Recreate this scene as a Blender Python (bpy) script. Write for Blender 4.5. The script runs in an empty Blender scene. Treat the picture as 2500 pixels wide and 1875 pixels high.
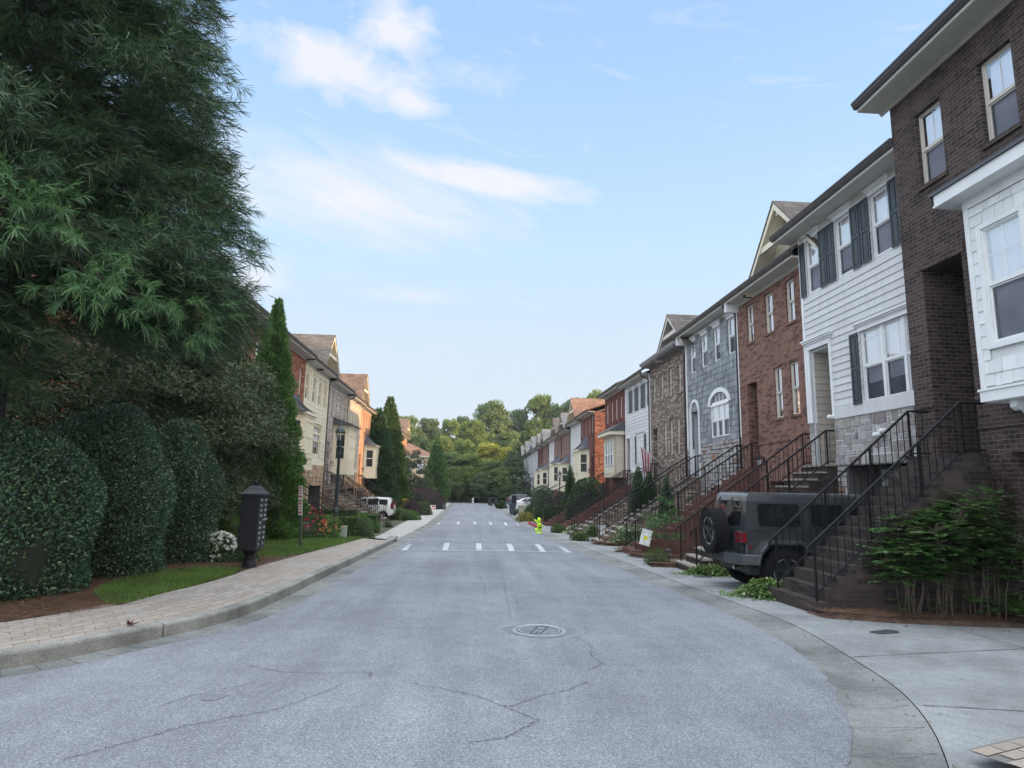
import bpy, bmesh, math, random
import numpy as np
from mathutils import Vector, Matrix
random.seed(7); NR = np.random.RandomState(11)
scene = bpy.context.scene
COL = scene.collection
# ------------------------------------------------------------------ camera
def cam_axes():
    F = 1510.0
    v1 = np.array([1150.-1250., -(1181.-937.5), F]); v1 /= np.linalg.norm(v1)   # street direction seen by the camera
    up = np.cross(v1, np.array([1., -0.02, 0.])); up /= np.linalg.norm(up)
    if up[1] < 0: up = -up
    X = np.cross(v1, up)
    if X[0] < 0: X = -X
    return np.stack([X, v1, up])
CAMM = cam_axes(); CAMZ = 1.64
cd = bpy.data.cameras.new('camera'); cam = bpy.data.objects.new('camera', cd); COL.objects.link(cam)
cd.sensor_width = 36.0; cd.lens = 1510.0/2500.0*36.0; cd.clip_start = 0.05; cd.clip_end = 3000
R3 = np.stack([CAMM[:, 0], CAMM[:, 1], -CAMM[:, 2]], axis=1)
mw = Matrix.Identity(4)
for i in range(3):
    for j in range(3): mw[i][j] = float(R3[i, j])
mw[2][3] = CAMZ
cam.matrix_world = mw
scene.camera = cam
# ------------------------------------------------------------------ light
SUN_EL = math.radians(6.0)
SUN_AZ = math.atan2(-0.33, 1.0)          # angle from +X: low sun behind the right-hand row, a little behind the viewer
sd = Vector((math.cos(SUN_AZ)*math.cos(SUN_EL), math.sin(SUN_AZ)*math.cos(SUN_EL), math.sin(SUN_EL)))
ld = bpy.data.lights.new('sun', 'SUN'); ld.energy = 4.2; ld.angle = math.radians(0.5); ld.color = (1.0, 0.66, 0.36)
sun = bpy.data.objects.new('sun', ld); COL.objects.link(sun)
sun.rotation_euler = sd.to_track_quat('Z', 'Y').to_euler(); sun.location = (60, -20, 40)
scene.view_settings.view_transform = 'Standard'; scene.view_settings.look = 'None'
scene.view_settings.exposure = 1.0; scene.view_settings.gamma = 1.0
# ------------------------------------------------------------------ node helper
class NT:
    def __init__(s, tree): s.t = tree; s.n = tree.nodes; s.l = tree.links
    def new(s, typ, **kw):
        n = s.n.new(typ)
        for k, v in kw.items():
            if k in ('operation', 'blend_type', 'data_type', 'noise_dimensions', 'offset', 'offset_frequency', 'sky_type', 'sun_disc', 'sun_elevation',
                     'sun_rotation', 'altitude', 'air_density', 'dust_density', 'ozone_density', 'interpolation_type', 'feature', 'use_clamp', 'clamp', 'distance'):
                setattr(n, k, v)
            else: s.set(n, k, v)
        return n
    def set(s, n, k, v):
        k = int(k[1:]) if (k[0] == 'i' and k[1:].isdigit()) else k.replace('_', ' ')
        sock = n.inputs[k]
        if hasattr(v, 'links') and hasattr(v, 'is_linked'): s.l.new(v, sock)
        elif hasattr(v, 'outputs'): s.l.new(v.outputs[0], sock)
        else: sock.default_value = (tuple(v)+(1.0,) if (isinstance(v, (tuple, list)) and len(v) == 3 and len(getattr(sock, 'default_value', (0,)*3)) == 4) else v)
    def math(s, op, a, b=0.0, c=None, clamp=False):
        n = s.n.new('ShaderNodeMath'); n.operation = op; n.use_clamp = clamp
        for i, v in enumerate((a, b) if c is None else (a, b, c)):
            if hasattr(v, 'is_linked'): s.l.new(v, n.inputs[i])
            elif hasattr(v, 'outputs'): s.l.new(v.outputs[0], n.inputs[i])
            else: n.inputs[i].default_value = v
        return n.outputs[0]
    def mix(s, fac, a, b, blend='MIX'):
        n = s.n.new('ShaderNodeMix'); n.data_type = 'RGBA'; n.blend_type = blend
        for i, v in ((0, fac), (6, a), (7, b)):
            if hasattr(v, 'is_linked'): s.l.new(v, n.inputs[i])
            elif hasattr(v, 'outputs'): s.l.new(v.outputs[0], n.inputs[i])
            elif isinstance(v, (tuple, list)): n.inputs[i].default_value = tuple(v)[:3]+(1.0,)
            else: n.inputs[i].default_value = v
        return n.outputs[2]
    def ramp(s, fac, stops):
        n = s.n.new('ShaderNodeValToRGB'); e = n.color_ramp.elements
        while len(e) < len(stops): e.new(0.5)
        for i, (p, c) in enumerate(stops):
            e[i].position = p; e[i].color = tuple(c)[:3]+(1.0,) if not isinstance(c, (int, float)) else (c, c, c, 1.0)
        s.l.new(fac, n.inputs[0]); return n.outputs[0]
    def noise(s, vec, scale, detail=3.0, rough=0.55, dist=0.0):
        n = s.n.new('ShaderNodeTexNoise')
        if vec is not None: s.l.new(vec, n.inputs['Vector'])
        n.inputs['Scale'].default_value = scale; n.inputs['Detail'].default_value = detail
        n.inputs['Roughness'].default_value = rough; n.inputs['Distortion'].default_value = dist
        return n.outputs['Fac']
    def sep(s, v):
        n = s.n.new('ShaderNodeSeparateXYZ'); s.l.new(v, n.inputs[0]); return n.outputs
    def comb(s, x, y, z):
        n = s.n.new('ShaderNodeCombineXYZ')
        for i, v in enumerate((x, y, z)):
            if hasattr(v, 'is_linked'): s.l.new(v, n.inputs[i])
            else: n.inputs[i].default_value = v
        return n.outputs[0]
# ------------------------------------------------------------------ world: Nishita sky, pale evening gradient, three drifting clouds
world = bpy.data.worlds.new('World'); scene.world = world; world.use_nodes = True
W = NT(world.node_tree); W.n.clear()
wo = W.n.new('ShaderNodeOutputWorld'); bg = W.n.new('ShaderNodeBackground'); W.l.new(bg.outputs[0], wo.inputs[0])
sky = W.new('ShaderNodeTexSky', sky_type='NISHITA'); sky.sun_disc = False
sky.sun_elevation = SUN_EL; sky.sun_rotation = math.pi/2-SUN_AZ; sky.air_density = 1.0; sky.dust_density = 0.6; sky.ozone_density = 3.0
tc = W.n.new('ShaderNodeTexCoord'); dx, dy, dz = W.sep(tc.outputs['Generated'])
el = W.math('ARCSINE', dz); az = W.math('ARCTAN2', dx, dy)
grad = W.ramp(W.math('MULTIPLY', el, 1.0/1.2, clamp=True), [(0.0, (4.35, 4.6, 5.1)), (0.16, (4.2, 4.8, 5.5)), (0.30, (3.6, 4.85, 5.9)), (0.44, (2.95, 4.35, 6.1)), (0.57, (2.45, 3.85, 6.2)), (1.0, (2.2, 3.5, 5.6))])
base = W.mix(0.8, sky.outputs[0], grad)
# fill light added to the sky overhead and outside the view, warmer sunward
zenith_fill = W.math('MULTIPLY', W.math('SUBTRACT', el, 0.78), 1.0/0.3, clamp=True)
base = W.mix(zenith_fill, base, (15.6, 16.9, 18.6))
offview_fill = W.math('MULTIPLY', W.math('SUBTRACT', 0.52, dy), 1.0/0.45, clamp=True)
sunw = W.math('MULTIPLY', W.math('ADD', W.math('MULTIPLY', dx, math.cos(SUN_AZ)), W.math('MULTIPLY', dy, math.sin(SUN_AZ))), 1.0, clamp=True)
base = W.mix(W.math('MULTIPLY', offview_fill, W.math('SUBTRACT', 1.0, zenith_fill)), base, W.mix(sunw, (10.8, 11.8, 13.2), (12.6, 11.4, 9.8)))
def cdir(px, py):
    c = CAMM @ np.array([px-1250., -(py-937.5), 1510.]); c /= np.linalg.norm(c)
    return math.atan2(c[0], c[1]), math.asin(c[2])
def blob(px, py, wx, wy, rot=0.0):
    a0, e0 = cdir(px, py); a1, e1 = cdir(px+wx, py); a2, e2 = cdir(px, py-wy)
    sa = abs(a1-a0); se = abs(e2-e0)
    u = W.math('DIVIDE', W.math('SUBTRACT', az, a0), sa); v = W.math('DIVIDE', W.math('SUBTRACT', el, e0), se)
    if rot: v = W.math('ADD', v, W.math('MULTIPLY', u, rot))
    r2 = W.math('ADD', W.math('MULTIPLY', u, u), W.math('MULTIPLY', v, v))
    return W.math('SUBTRACT', 1.0, W.math('SQRT', r2), clamp=True)
cv = W.comb(W.math('MULTIPLY', az, 5.0), W.math('MULTIPLY', el, 9.0), 0.0)
cv2 = W.comb(W.math('MULTIPLY', az, 3.0), W.math('MULTIPLY', W.math('ADD', el, W.math('MULTIPLY', az, 0.22)), 14.0), 3.7)
n1 = W.noise(cv, 2.4, 8.0, 0.62, 0.6); n2 = W.noise(cv2, 2.2, 8.0, 0.62, 0.8)
def cl(m, n, k, lo, hi):
    f = W.math('ADD', W.math('MULTIPLY', m, k), W.math('SUBTRACT', n, 0.62))
    return W.math('SMOOTHSTEP', f, lo, hi) if False else W.math('MULTIPLY', W.math('SUBTRACT', f, lo), 1.0/(hi-lo), clamp=True)
c1 = W.math('MAXIMUM', cl(blob(820, 165, 300, 120, 0.25), n1, 0.75, 0.02, 0.42), cl(blob(960, 70, 170, 110), n1, 0.75, 0.04, 0.45))
c1 = W.math('MAXIMUM', c1, cl(blob(990, 240, 150, 70, 0.3), n1, 0.7, 0.06, 0.5))
c2 = cl(blob(860, 490, 560, 175, 0.10), n2, 0.72, -0.02, 0.62)
c2 = W.math('MAXIMUM', c2, cl(blob(1180, 440, 330, 60, 0.62), n2, 0.85, -0.02, 0.42))
c3 = cl(blob(600, 690, 170, 110, -0.5), n1, 0.6, 0.0, 0.6)
c4 = W.math('MULTIPLY', cl(blob(1010, 722, 220, 34), n2, 0.7, 0.05, 0.6), 0.5)
c5 = W.math('MULTIPLY', cl(blob(1170, 190, 200, 70, 0.5), n1, 0.5, 0.05, 0.5), 0.45)
ca = W.math('MULTIPLY', W.math('MAXIMUM', W.math('MAXIMUM', W.math('MAXIMUM', c1, c2), W.math('MAXIMUM', c3, c4)), c5), 0.9)
cc = W.mix(W.math('MULTIPLY', n1, 0.5), (4.75, 4.72, 4.95), (4.3, 4.5, 4.95))
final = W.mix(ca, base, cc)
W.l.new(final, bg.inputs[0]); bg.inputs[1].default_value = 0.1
# ------------------------------------------------------------------ mesh helpers
ORG = {}
class MB:
    def __init__(s): s.v = []; s.f = []; s.m = []
    def poly(s, pts, m=0):
        b = len(s.v); s.v += [tuple(p) for p in pts]; s.f.append(tuple(range(b, b+len(pts)))); s.m.append(m)
    def quad(s, a, b, c, d, m=0): s.poly((a, b, c, d), m)
    def hexa(s, p, m=0):       # p: 8 points, bottom loop 0-3, top loop 4-7
        b = len(s.v); s.v += [tuple(q) for q in p]
        for f in ((3, 2, 1, 0), (4, 5, 6, 7), (0, 1, 5, 4), (1, 2, 6, 5), (2, 3, 7, 6), (3, 0, 4, 7)):
            s.f.append(tuple(b+i for i in f)); s.m.append(m)
    def box(s, x0, y0, z0, x1, y1, z1, m=0):
        x0, x1 = min(x0, x1), max(x0, x1); y0, y1 = min(y0, y1), max(y0, y1); z0, z1 = min(z0, z1), max(z0, z1)
        s.hexa(((x0, y0, z0), (x1, y0, z0), (x1, y1, z0), (x0, y1, z0), (x0, y0, z1), (x1, y0, z1), (x1, y1, z1), (x0, y1, z1)), m)
    def tube(s, path, r, n=6, m=0, r1=None, caps=True):
        P = [Vector(p) for p in path]; L = len(P); rings = []
        nrm = None
        for i in range(L):
            t = (P[min(i+1, L-1)]-P[max(i-1, 0)]).normalized()
            if nrm is None: nrm = t.orthogonal().normalized()
            nrm = (nrm - t*nrm.dot(t))
            nrm = nrm.normalized() if nrm.length > 1e-6 else t.orthogonal().normalized()
            bi = t.cross(nrm); rr = r if r1 is None else r+(r1-r)*i/(L-1)
            b = len(s.v)
            for k in range(n):
                a = 2*math.pi*k/n; s.v.append(tuple(P[i]+(nrm*math.cos(a)+bi*math.sin(a))*rr))
            rings.append(b)
        for i in range(L-1):
            for k in range(n):
                s.f.append((rings[i]+k, rings[i]+(k+1) % n, rings[i+1]+(k+1) % n, rings[i+1]+k)); s.m.append(m)
        if caps:
            s.f.append(tuple(rings[0]+k for k in reversed(range(n)))); s.m.append(m)
            s.f.append(tuple(rings[-1]+k for k in range(n))); s.m.append(m)
    def lathe(s, prof, n=16, axis='z', o=(0, 0, 0), m=0, flute=0.0):
        rings = []
        for (r, h) in prof:
            b = len(s.v)
            for k in range(n):
                a = 2*math.pi*k/n; rr = r*(1-(flute if k % 2 else 0)); x, y = rr*math.cos(a), rr*math.sin(a)
                p = (x, y, h) if axis == 'z' else ((x, h, y) if axis == 'y' else (h, x, y))
                s.v.append((p[0]+o[0], p[1]+o[1], p[2]+o[2]))
            rings.append(b)
        for i in range(len(rings)-1):
            for k in range(n):
                s.f.append((rings[i]+k, rings[i]+(k+1) % n, rings[i+1]+(k+1) % n, rings[i+1]+k)); s.m.append(m)
        s.f.append(tuple(rings[0]+k for k in reversed(range(n)))); s.m.append(m)
        s.f.append(tuple(rings[-1]+k for k in range(n))); s.m.append(m)
    def extrude(s, pts, d, m=0):     # planar polygon swept by vector d
        n = len(pts); b = len(s.v); d = Vector(d)
        s.v += [tuple(p) for p in pts]+[tuple(Vector(p)+d) for p in pts]
        s.f.append(tuple(b+i for i in range(n))); s.m.append(m)
        s.f.append(tuple(b+n+i for i in reversed(range(n)))); s.m.append(m)
        for i in range(n):
            j = (i+1) % n; s.f.append((b+j, b+i, b+n+i, b+n+j)); s.m.append(m)
    def build(s, name, mats, parent=None, smooth=False, bevel=0.0, local=False, fixn=True):
        me = bpy.data.meshes.new(name)
        o = (0, 0, 0) if (parent is None or local) else ORG.get(parent.name, (0, 0, 0))
        vv = [(p[0]-o[0], p[1]-o[1], p[2]-o[2]) for p in s.v]
        me.from_pydata(vv, [], s.f)
        if not isinstance(mats, (list, tuple)): mats = [mats]
        for mt in mats: me.materials.append(mt)
        if len(mats) > 1: me.polygons.foreach_set('material_index', s.m)
        if fixn:
            bm = bmesh.new(); bm.from_mesh(me); bmesh.ops.recalc_face_normals(bm, faces=bm.faces); bm.to_mesh(me); bm.free()
        if smooth: me.polygons.foreach_set('use_smooth', [True]*len(me.polygons))
        ob = bpy.data.objects.new(name, me); COL.objects.link(ob)
        if parent is not None: ob.parent = parent; ORG[ob.name] = o
        else: ORG[ob.name] = (0, 0, 0)
        if bevel > 0:
            md = ob.modifiers.new('bevel', 'BEVEL'); md.width = bevel; md.segments = 2; md.limit_method = 'ANGLE'; md.angle_limit = math.radians(40)
        return ob
def tag(o, label=None, cat=None, group=None, kind=None):
    if label: o['label'] = label
    if cat: o['category'] = cat
    if group: o['group'] = group
    if kind: o['kind'] = kind
    return o
def thing(name, label, cat, loc, group=None, rotz=0.0):
    o = bpy.data.objects.new(name, None); COL.objects.link(o); o.location = loc; o.rotation_euler = (0, 0, rotz); o.empty_display_size = 0.2
    ORG[o.name] = tuple(loc); return tag(o, label, cat, group)
def copy_tree(o, parent=None):
    c = o.copy(); COL.objects.link(c); c.parent = parent
    for ch in list(o.children): copy_tree(ch, c)
    return c
def np_mesh(name, V, Fq, mat, parent=None, smooth=False):
    """V (n,3) Fq (m,k) -> object"""
    me = bpy.data.meshes.new(name); V = np.asarray(V, np.float32); Fq = np.asarray(Fq, np.int32); k = Fq.shape[1]
    if parent is not None: V = V-np.array(ORG.get(parent.name, (0, 0, 0)), np.float32)
    me.vertices.add(len(V)); me.vertices.foreach_set('co', V.ravel())
    me.loops.add(Fq.size); me.loops.foreach_set('vertex_index', Fq.ravel())
    me.polygons.add(len(Fq)); me.polygons.foreach_set('loop_start', np.arange(0, Fq.size, k, dtype=np.int32))
    try: me.polygons.foreach_set('loop_total', np.full(len(Fq), k, np.int32))
    except Exception: pass
    me.update(calc_edges=True)
    for mt in (mat if isinstance(mat, (list, tuple)) else [mat]): me.materials.append(mt)
    if smooth: me.polygons.foreach_set('use_smooth', np.ones(len(Fq), bool))
    ob = bpy.data.objects.new(name, me); COL.objects.link(ob)
    if parent is not None: ob.parent = parent; ORG[ob.name] = ORG.get(parent.name, (0, 0, 0))
    return ob
# ------------------------------------------------------------------ materials
MATS = {}
def newmat(name):
    m = bpy.data.materials.new(name); m.use_nodes = True; t = NT(m.node_tree); b = m.node_tree.nodes['Principled BSDF']; MATS[name] = m
    return m, t, b
def plain(name, c, rough=0.6, metal=0.0, var=0.12, scale=3.0, bump=0.0, bscale=40.0, coat=0.0, spec=0.5):
    m, t, b = newmat(name); tcn = t.n.new('ShaderNodeTexCoord')
    n = t.noise(tcn.outputs['Object'], scale, 4.0)
    lo = tuple(x*(1-var) for x in c); hi = tuple(min(1, x*(1+var)) for x in c)
    t.l.new(t.ramp(n, [(0.3, lo), (0.7, hi)]), b.inputs['Base Color'])
    b.inputs['Roughness'].default_value = rough; b.inputs['Metallic'].default_value = metal
    b.inputs['Specular IOR Level'].default_value = spec
    if coat: b.inputs['Coat Weight'].default_value = coat; b.inputs['Coat Roughness'].default_value = 0.05
    if bump:
        bn = t.n.new('ShaderNodeBump'); bn.inputs['Strength'].default_value = bump; bn.inputs['Distance'].default_value = 0.01
        t.l.new(t.noise(tcn.outputs['Object'], bscale, 3.0), bn.inputs['Height']); t.l.new(bn.outputs[0], b.inputs['Normal'])
    return m
def walluv(t):
    tcn = t.n.new('ShaderNodeTexCoord'); g = t.n.new('ShaderNodeNewGeometry')
    x, y, z = t.sep(tcn.outputs['Object']); nx, ny, nz = t.sep(g.outputs['True Normal'])
    fx = t.math('GREATER_THAN', t.math('ABSOLUTE', nx), 0.6); fz = t.math('GREATER_THAN', t.math('ABSOLUTE', nz), 0.75)
    u = t.math('ADD', t.math('MULTIPLY', fx, y), t.math('MULTIPLY', t.math('SUBTRACT', 1.0, fx), x))
    v = t.math('ADD', t.math('MULTIPLY', fz, y), t.math('MULTIPLY', t.math('SUBTRACT', 1.0, fz), z))
    return t.comb(u, v, 0.0), tcn.outputs['Object'], u, v
def brick(name, c1, c2, mortar, dark=None, bw=0.215, rh=0.076, mw_=0.011, light=None, pattern=0.5):
    m, t, b = newmat(name); uv, ob, u, v = walluv(t)
    bt = t.n.new('ShaderNodeTexBrick'); t.l.new(uv, bt.inputs['Vector'])
    bt.inputs['Scale'].default_value = 1.0; bt.inputs['Brick Width'].default_value = bw; bt.inputs['Row Height'].default_value = rh
    bt.inputs['Mortar Size'].default_value = mw_*0.5; bt.inputs['Mortar Smooth'].default_value = 0.2; bt.offset = pattern
    bt.inputs['Color1'].default_value = tuple(c1)+(1,); bt.inputs['Color2'].default_value = tuple(c2)+(1,); bt.inputs['Mortar'].default_value = tuple(mortar)+(1,)
    col = bt.outputs['Color']
    # individual odd bricks: white-noise cell per brick
    row = t.math('FLOOR', t.math('DIVIDE', v, rh)); half = t.math('MULTIPLY', t.math('MODULO', t.math('ABSOLUTE', row), 2.0), pattern*bw)
    cell = t.math('FLOOR', t.math('DIVIDE', t.math('SUBTRACT', u, half), bw))
    wn = t.n.new('ShaderNodeTexWhiteNoise'); t.l.new(t.comb(cell, row, 0.0), wn.inputs['Vector']); rv = wn.outputs['Value']
    nomort = t.math('SUBTRACT', 1.0, bt.outputs['Fac'])
    if dark: col = t.mix(t.math('MULTIPLY', t.math('MULTIPLY', t.math('LESS_THAN', rv, 0.22), nomort), 0.85), col, dark)
    if light: col = t.mix(t.math('MULTIPLY', t.math('MULTIPLY', t.math('GREATER_THAN', rv, 0.80), nomort), 0.9), col, light)
    col = t.mix(1.0, col, t.ramp(t.noise(ob, 1.1, 4.0), [(0.25, 0.78), (0.75, 1.12)]), 'MULTIPLY')
    col = t.mix(1.0, col, t.ramp(t.noise(ob, 30.0, 3.0), [(0.25, 0.82), (0.75, 1.12)]), 'MULTIPLY')
    col = t.mix(1.0, col, t.ramp(t.noise(t.comb(t.math('MULTIPLY', u, 2.2), t.math('MULTIPLY', v, 0.22), 0.0), 1.5, 5.0, 0.65), [(0.30, 0.84), (0.62, 1.06)]), 'MULTIPLY')
    t.l.new(col, b.inputs['Base Color']); b.inputs['Roughness'].default_value = 0.9; b.inputs['Specular IOR Level'].default_value = 0.2
    bn = t.n.new('ShaderNodeBump'); bn.inputs['Strength'].default_value = 0.6; bn.inputs['Distance'].default_value = 0.008
    h = t.math('ADD', t.math('MULTIPLY', nomort, 1.0), t.math('MULTIPLY', t.noise(ob, 55.0, 2.0), 0.35))
    t.l.new(h, bn.inputs['Height']); t.l.new(bn.outputs[0], b.inputs['Normal'])
    return m
def island(name, stops, rough=0.8, streak=0.0, nscale=8.0, bump=0.3, amp=0.30):
    """colour picked per separate piece (stone, shake, leaf)"""
    m, t, b = newmat(name); g = t.n.new('ShaderNodeNewGeometry'); tcn = t.n.new('ShaderNodeTexCoord')
    col = t.ramp(g.outputs['Random Per Island'], stops)
    x, y, z = t.sep(tcn.outputs['Object'])
    vec = t.comb(t.math('MULTIPLY', x, 1.0), t.math('MULTIPLY', y, 1.0), t.math('MULTIPLY', z, 0.18 if streak else 1.0))
    col = t.mix(1.0, col, t.ramp(t.noise(vec, nscale, 5.0, 0.65), [(0.28, 1-amp-streak), (0.72, 1+amp*.6)]), 'MULTIPLY')
    t.l.new(col, b.inputs['Base Color']); b.inputs['Roughness'].default_value = rough; b.inputs['Specular IOR Level'].default_value = 0.25
    if bump:
        bn = t.n.new('ShaderNodeBump'); bn.inputs['Strength'].default_value = bump; bn.inputs['Distance'].default_value = 0.01
        t.l.new(t.noise(vec, nscale*3, 4.0), bn.inputs['Height']); t.l.new(bn.outputs[0], b.inputs['Normal'])
    return m
def leafmat(name, stops, rough=0.45, trans=0.25, clump=0.6, spec=0.4):
    m, t, b = newmat(name); g = t.n.new('ShaderNodeNewGeometry'); tcn = t.n.new('ShaderNodeTexCoord')
    col = t.ramp(g.outputs['Random Per Island'], stops)
    col = t.mix(1.0, col, t.ramp(t.noise(tcn.outputs['Object'], clump, 3.0), [(0.3, 0.7), (0.7, 1.2)]), 'MULTIPLY')
    t.l.new(col, b.inputs['Base Color']); b.inputs['Roughness'].default_value = rough; b.inputs['Specular IOR Level'].default_value = spec
    tr = t.n.new('ShaderNodeBsdfTranslucent'); t.l.new(t.mix(1.0, col, (1.15, 1.25, 0.7), 'MULTIPLY'), tr.inputs[0])
    ms = t.n.new('ShaderNodeMixShader'); ms.inputs[0].default_value = trans
    out = t.n['Material Output']; t.l.new(b.outputs[0], ms.inputs[1]); t.l.new(tr.outputs[0], ms.inputs[2]); t.l.new(ms.outputs[0], out.inputs[0])
    return m
def glassmat(name, tint, refl=0.9, trans=0.85):
    m, t, b = newmat(name); out = t.n['Material Output']; t.n.remove(b)
    tr = t.n.new('ShaderNodeBsdfTransparent'); tr.inputs[0].default_value = tuple(tint)+(1,)
    gl = t.n.new('ShaderNodeBsdfGlossy'); gl.inputs['Roughness'].default_value = 0.03; gl.inputs[0].default_value = (refl,)*3+(1,)
    fr = t.n.new('ShaderNodeFresnel'); fr.inputs[0].default_value = 1.55
    tcn = t.n.new('ShaderNodeTexCoord'); bn = t.n.new('ShaderNodeBump'); bn.inputs['Strength'].default_value = 0.04; bn.inputs['Distance'].default_value = 0.02
    t.l.new(t.noise(tcn.outputs['Object'], 1.7, 2.0), bn.inputs['Height']); t.l.new(bn.outputs[0], gl.inputs['Normal'])
    ms = t.n.new('ShaderNodeMixShader'); t.l.new(t.math('MULTIPLY', fr.outputs[0], 0.55, clamp=True), ms.inputs[0])
    t.l.new(tr.outputs[0], ms.inputs[1]); t.l.new(gl.outputs[0], ms.inputs[2]); t.l.new(ms.outputs[0], out.inputs[0])
    return m
def shingle(name, c1, c2):
    m, t, b = newmat(name); tcn = t.n.new('ShaderNodeTexCoord'); x, y, z = t.sep(tcn.outputs['Object'])
    uv = t.comb(t.math('ADD', x, t.math('MULTIPLY', y, 1.0)), t.math('MULTIPLY', z, 1.35), 0.0)
    bt = t.n.new('ShaderNodeTexBrick'); t.l.new(uv, bt.inputs['Vector']); bt.inputs['Scale'].default_value = 1.0
    bt.inputs['Brick Width'].default_value = 0.33; bt.inputs['Row Height'].default_value = 0.15; bt.inputs['Mortar Size'].default_value = 0.008
    bt.inputs['Color1'].default_value = tuple(c1)+(1,); bt.inputs['Color2'].default_value = tuple(c2)+(1,); bt.inputs['Mortar'].default_value = (c1[0]*.35, c1[1]*.35, c1[2]*.35, 1)
    col = t.mix(1.0, bt.outputs[0], t.ramp(t.noise(tcn.outputs['Object'], 2.0, 5.0), [(0.3, 0.75), (0.7, 1.2)]), 'MULTIPLY')
    t.l.new(col, b.inputs['Base Color']); b.inputs['Roughness'].default_value = 0.95; b.inputs['Specular IOR Level'].default_value = 0.1
    return m
# masonry
B_DARK = brick('dark_brown_brick', (0.056, 0.040, 0.037), (0.085, 0.060, 0.053), (0.150, 0.135, 0.125), dark=(0.036, 0.027, 0.027))
B_RED = brick('red_brown_brick', (0.185, 0.094, 0.070), (0.255, 0.140, 0.103), (0.20, 0.155, 0.13), dark=(0.10, 0.048, 0.042))
B_TAN = brick('tan_brown_brick', (0.170, 0.125, 0.100), (0.25, 0.195, 0.155), (0.24, 0.21, 0.185), dark=(0.085, 0.058, 0.048), light=(0.40, 0.345, 0.29))
B_MAR = brick('maroon_brick', (0.145, 0.050, 0.042), (0.185, 0.066, 0.053), (0.13, 0.075, 0.065))
B_ORG = brick('orange_red_brick', (0.255, 0.080, 0.045), (0.33, 0.115, 0.062), (0.25, 0.155, 0.12), dark=(0.11, 0.045, 0.035), light=(0.36, 0.20, 0.14))
B_PINK = brick('pink_brown_brick', (0.20, 0.115, 0.095), (0.26, 0.16, 0.13), (0.24, 0.19, 0.165))
B_GRY = brick('whitewashed_grey_brick', (0.30, 0.265, 0.255), (0.42, 0.385, 0.365), (0.45, 0.43, 0.41), dark=(0.16, 0.125, 0.12), light=(0.55, 0.52, 0.50))
B_LORG = brick('warm_orange_brick', (0.40, 0.215, 0.13), (0.47, 0.28, 0.18), (0.42, 0.32, 0.24), dark=(0.19, 0.085, 0.055))
B_STEP = brick('weathered_step_brick', (0.046, 0.036, 0.034), (0.075, 0.056, 0.050), (0.060, 0.055, 0.052), dark=(0.028, 0.024, 0.025))
B_STEPR = brick('red_step_brick', (0.115, 0.052, 0.042), (0.155, 0.072, 0.058), (0.11, 0.080, 0.07))
STONE = island('stone_veneer', [(0.0, (0.25, 0.215, 0.195)), (0.18, (0.40, 0.385, 0.375)), (0.36, (0.235, 0.195, 0.20)), (0.52, (0.42, 0.405, 0.39)), (0.68, (0.29, 0.275, 0.27)), (0.82, (0.36, 0.33, 0.29)), (0.94, (0.44, 0.43, 0.42)), (0.965, (0.27, 0.155, 0.105))], 0.9, 0, 11.0, 0.8, 0.38)
STONEB = island('tan_stone_veneer', [(0.0, (0.30, 0.20, 0.13)), (0.5, (0.40, 0.29, 0.20)), (0.85, (0.46, 0.36, 0.26)), (0.95, (0.28, 0.24, 0.2))], 0.9, 0, 9.0, 0.6)
MORTAR = plain('stone_mortar', (0.075, 0.068, 0.064), 0.95, bump=0.5)
STEPSTONE = island('stone_steps', [(0.0, (0.20, 0.175, 0.15)), (0.5, (0.29, 0.255, 0.22)), (1.0, (0.35, 0.315, 0.275))], 0.9, 0, 7.0, 0.5)
# cladding and trim
def siding(name, c, rough=0.55):
    m, t, b = newmat(name); g = t.n.new('ShaderNodeNewGeometry'); o = t.n.new('ShaderNodeTexCoord').outputs['Object']; x, y, z = t.sep(o)
    col = t.mix(1.0, c, t.ramp(g.outputs['Random Per Island'], [(0.0, 0.93), (1.0, 1.03)]), 'MULTIPLY')
    col = t.mix(1.0, col, t.ramp(t.noise(t.comb(x, t.math('MULTIPLY', y, 3.0), t.math('MULTIPLY', z, 0.35)), 1.6, 6.0, 0.7), [(0.32, 0.90), (0.60, 1.02)]), 'MULTIPLY')
    t.l.new(col, b.inputs['Base Color']); b.inputs['Roughness'].default_value = rough; b.inputs['Specular IOR Level'].default_value = 0.3
    bn = t.n.new('ShaderNodeBump'); bn.inputs['Strength'].default_value = 0.15; bn.inputs['Distance'].default_value = 0.01
    t.l.new(t.noise(t.comb(t.math('MULTIPLY', x, 8.0), t.math('MULTIPLY', y, 2.0), t.math('MULTIPLY', z, 60.0)), 1.0, 3.0), bn.inputs['Height']); t.l.new(bn.outputs[0], b.inputs['Normal']); return m
SID_W = siding('white_lap_siding', (0.585, 0.59, 0.59))
SID_C = siding('cream_lap_siding', (0.62, 0.58, 0.47))
SID_T = siding('taupe_lap_siding', (0.43, 0.385, 0.33))
SID_Y = siding('pale_yellow_siding', (0.70, 0.60, 0.40))
SID_G = siding('grey_lap_siding', (0.44, 0.45, 0.46))
SHAKE_G = island('grey_shakes', [(0.0, (0.195, 0.215, 0.232)), (0.35, (0.25, 0.272, 0.29)), (0.7, (0.295, 0.318, 0.335)), (1.0, (0.35, 0.368, 0.38))], 0.8, 0.30, 6.0, 0.3)
SHAKE_W = island('white_shakes', [(0.0, (0.63, 0.65, 0.65)), (0.5, (0.69, 0.71, 0.71)), (1.0, (0.74, 0.76, 0.76))], 0.6, 0.02, 6.0, 0.08, 0.04)
TRIM = plain('white_trim', (0.70, 0.715, 0.715), 0.5, var=0.05)
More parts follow.
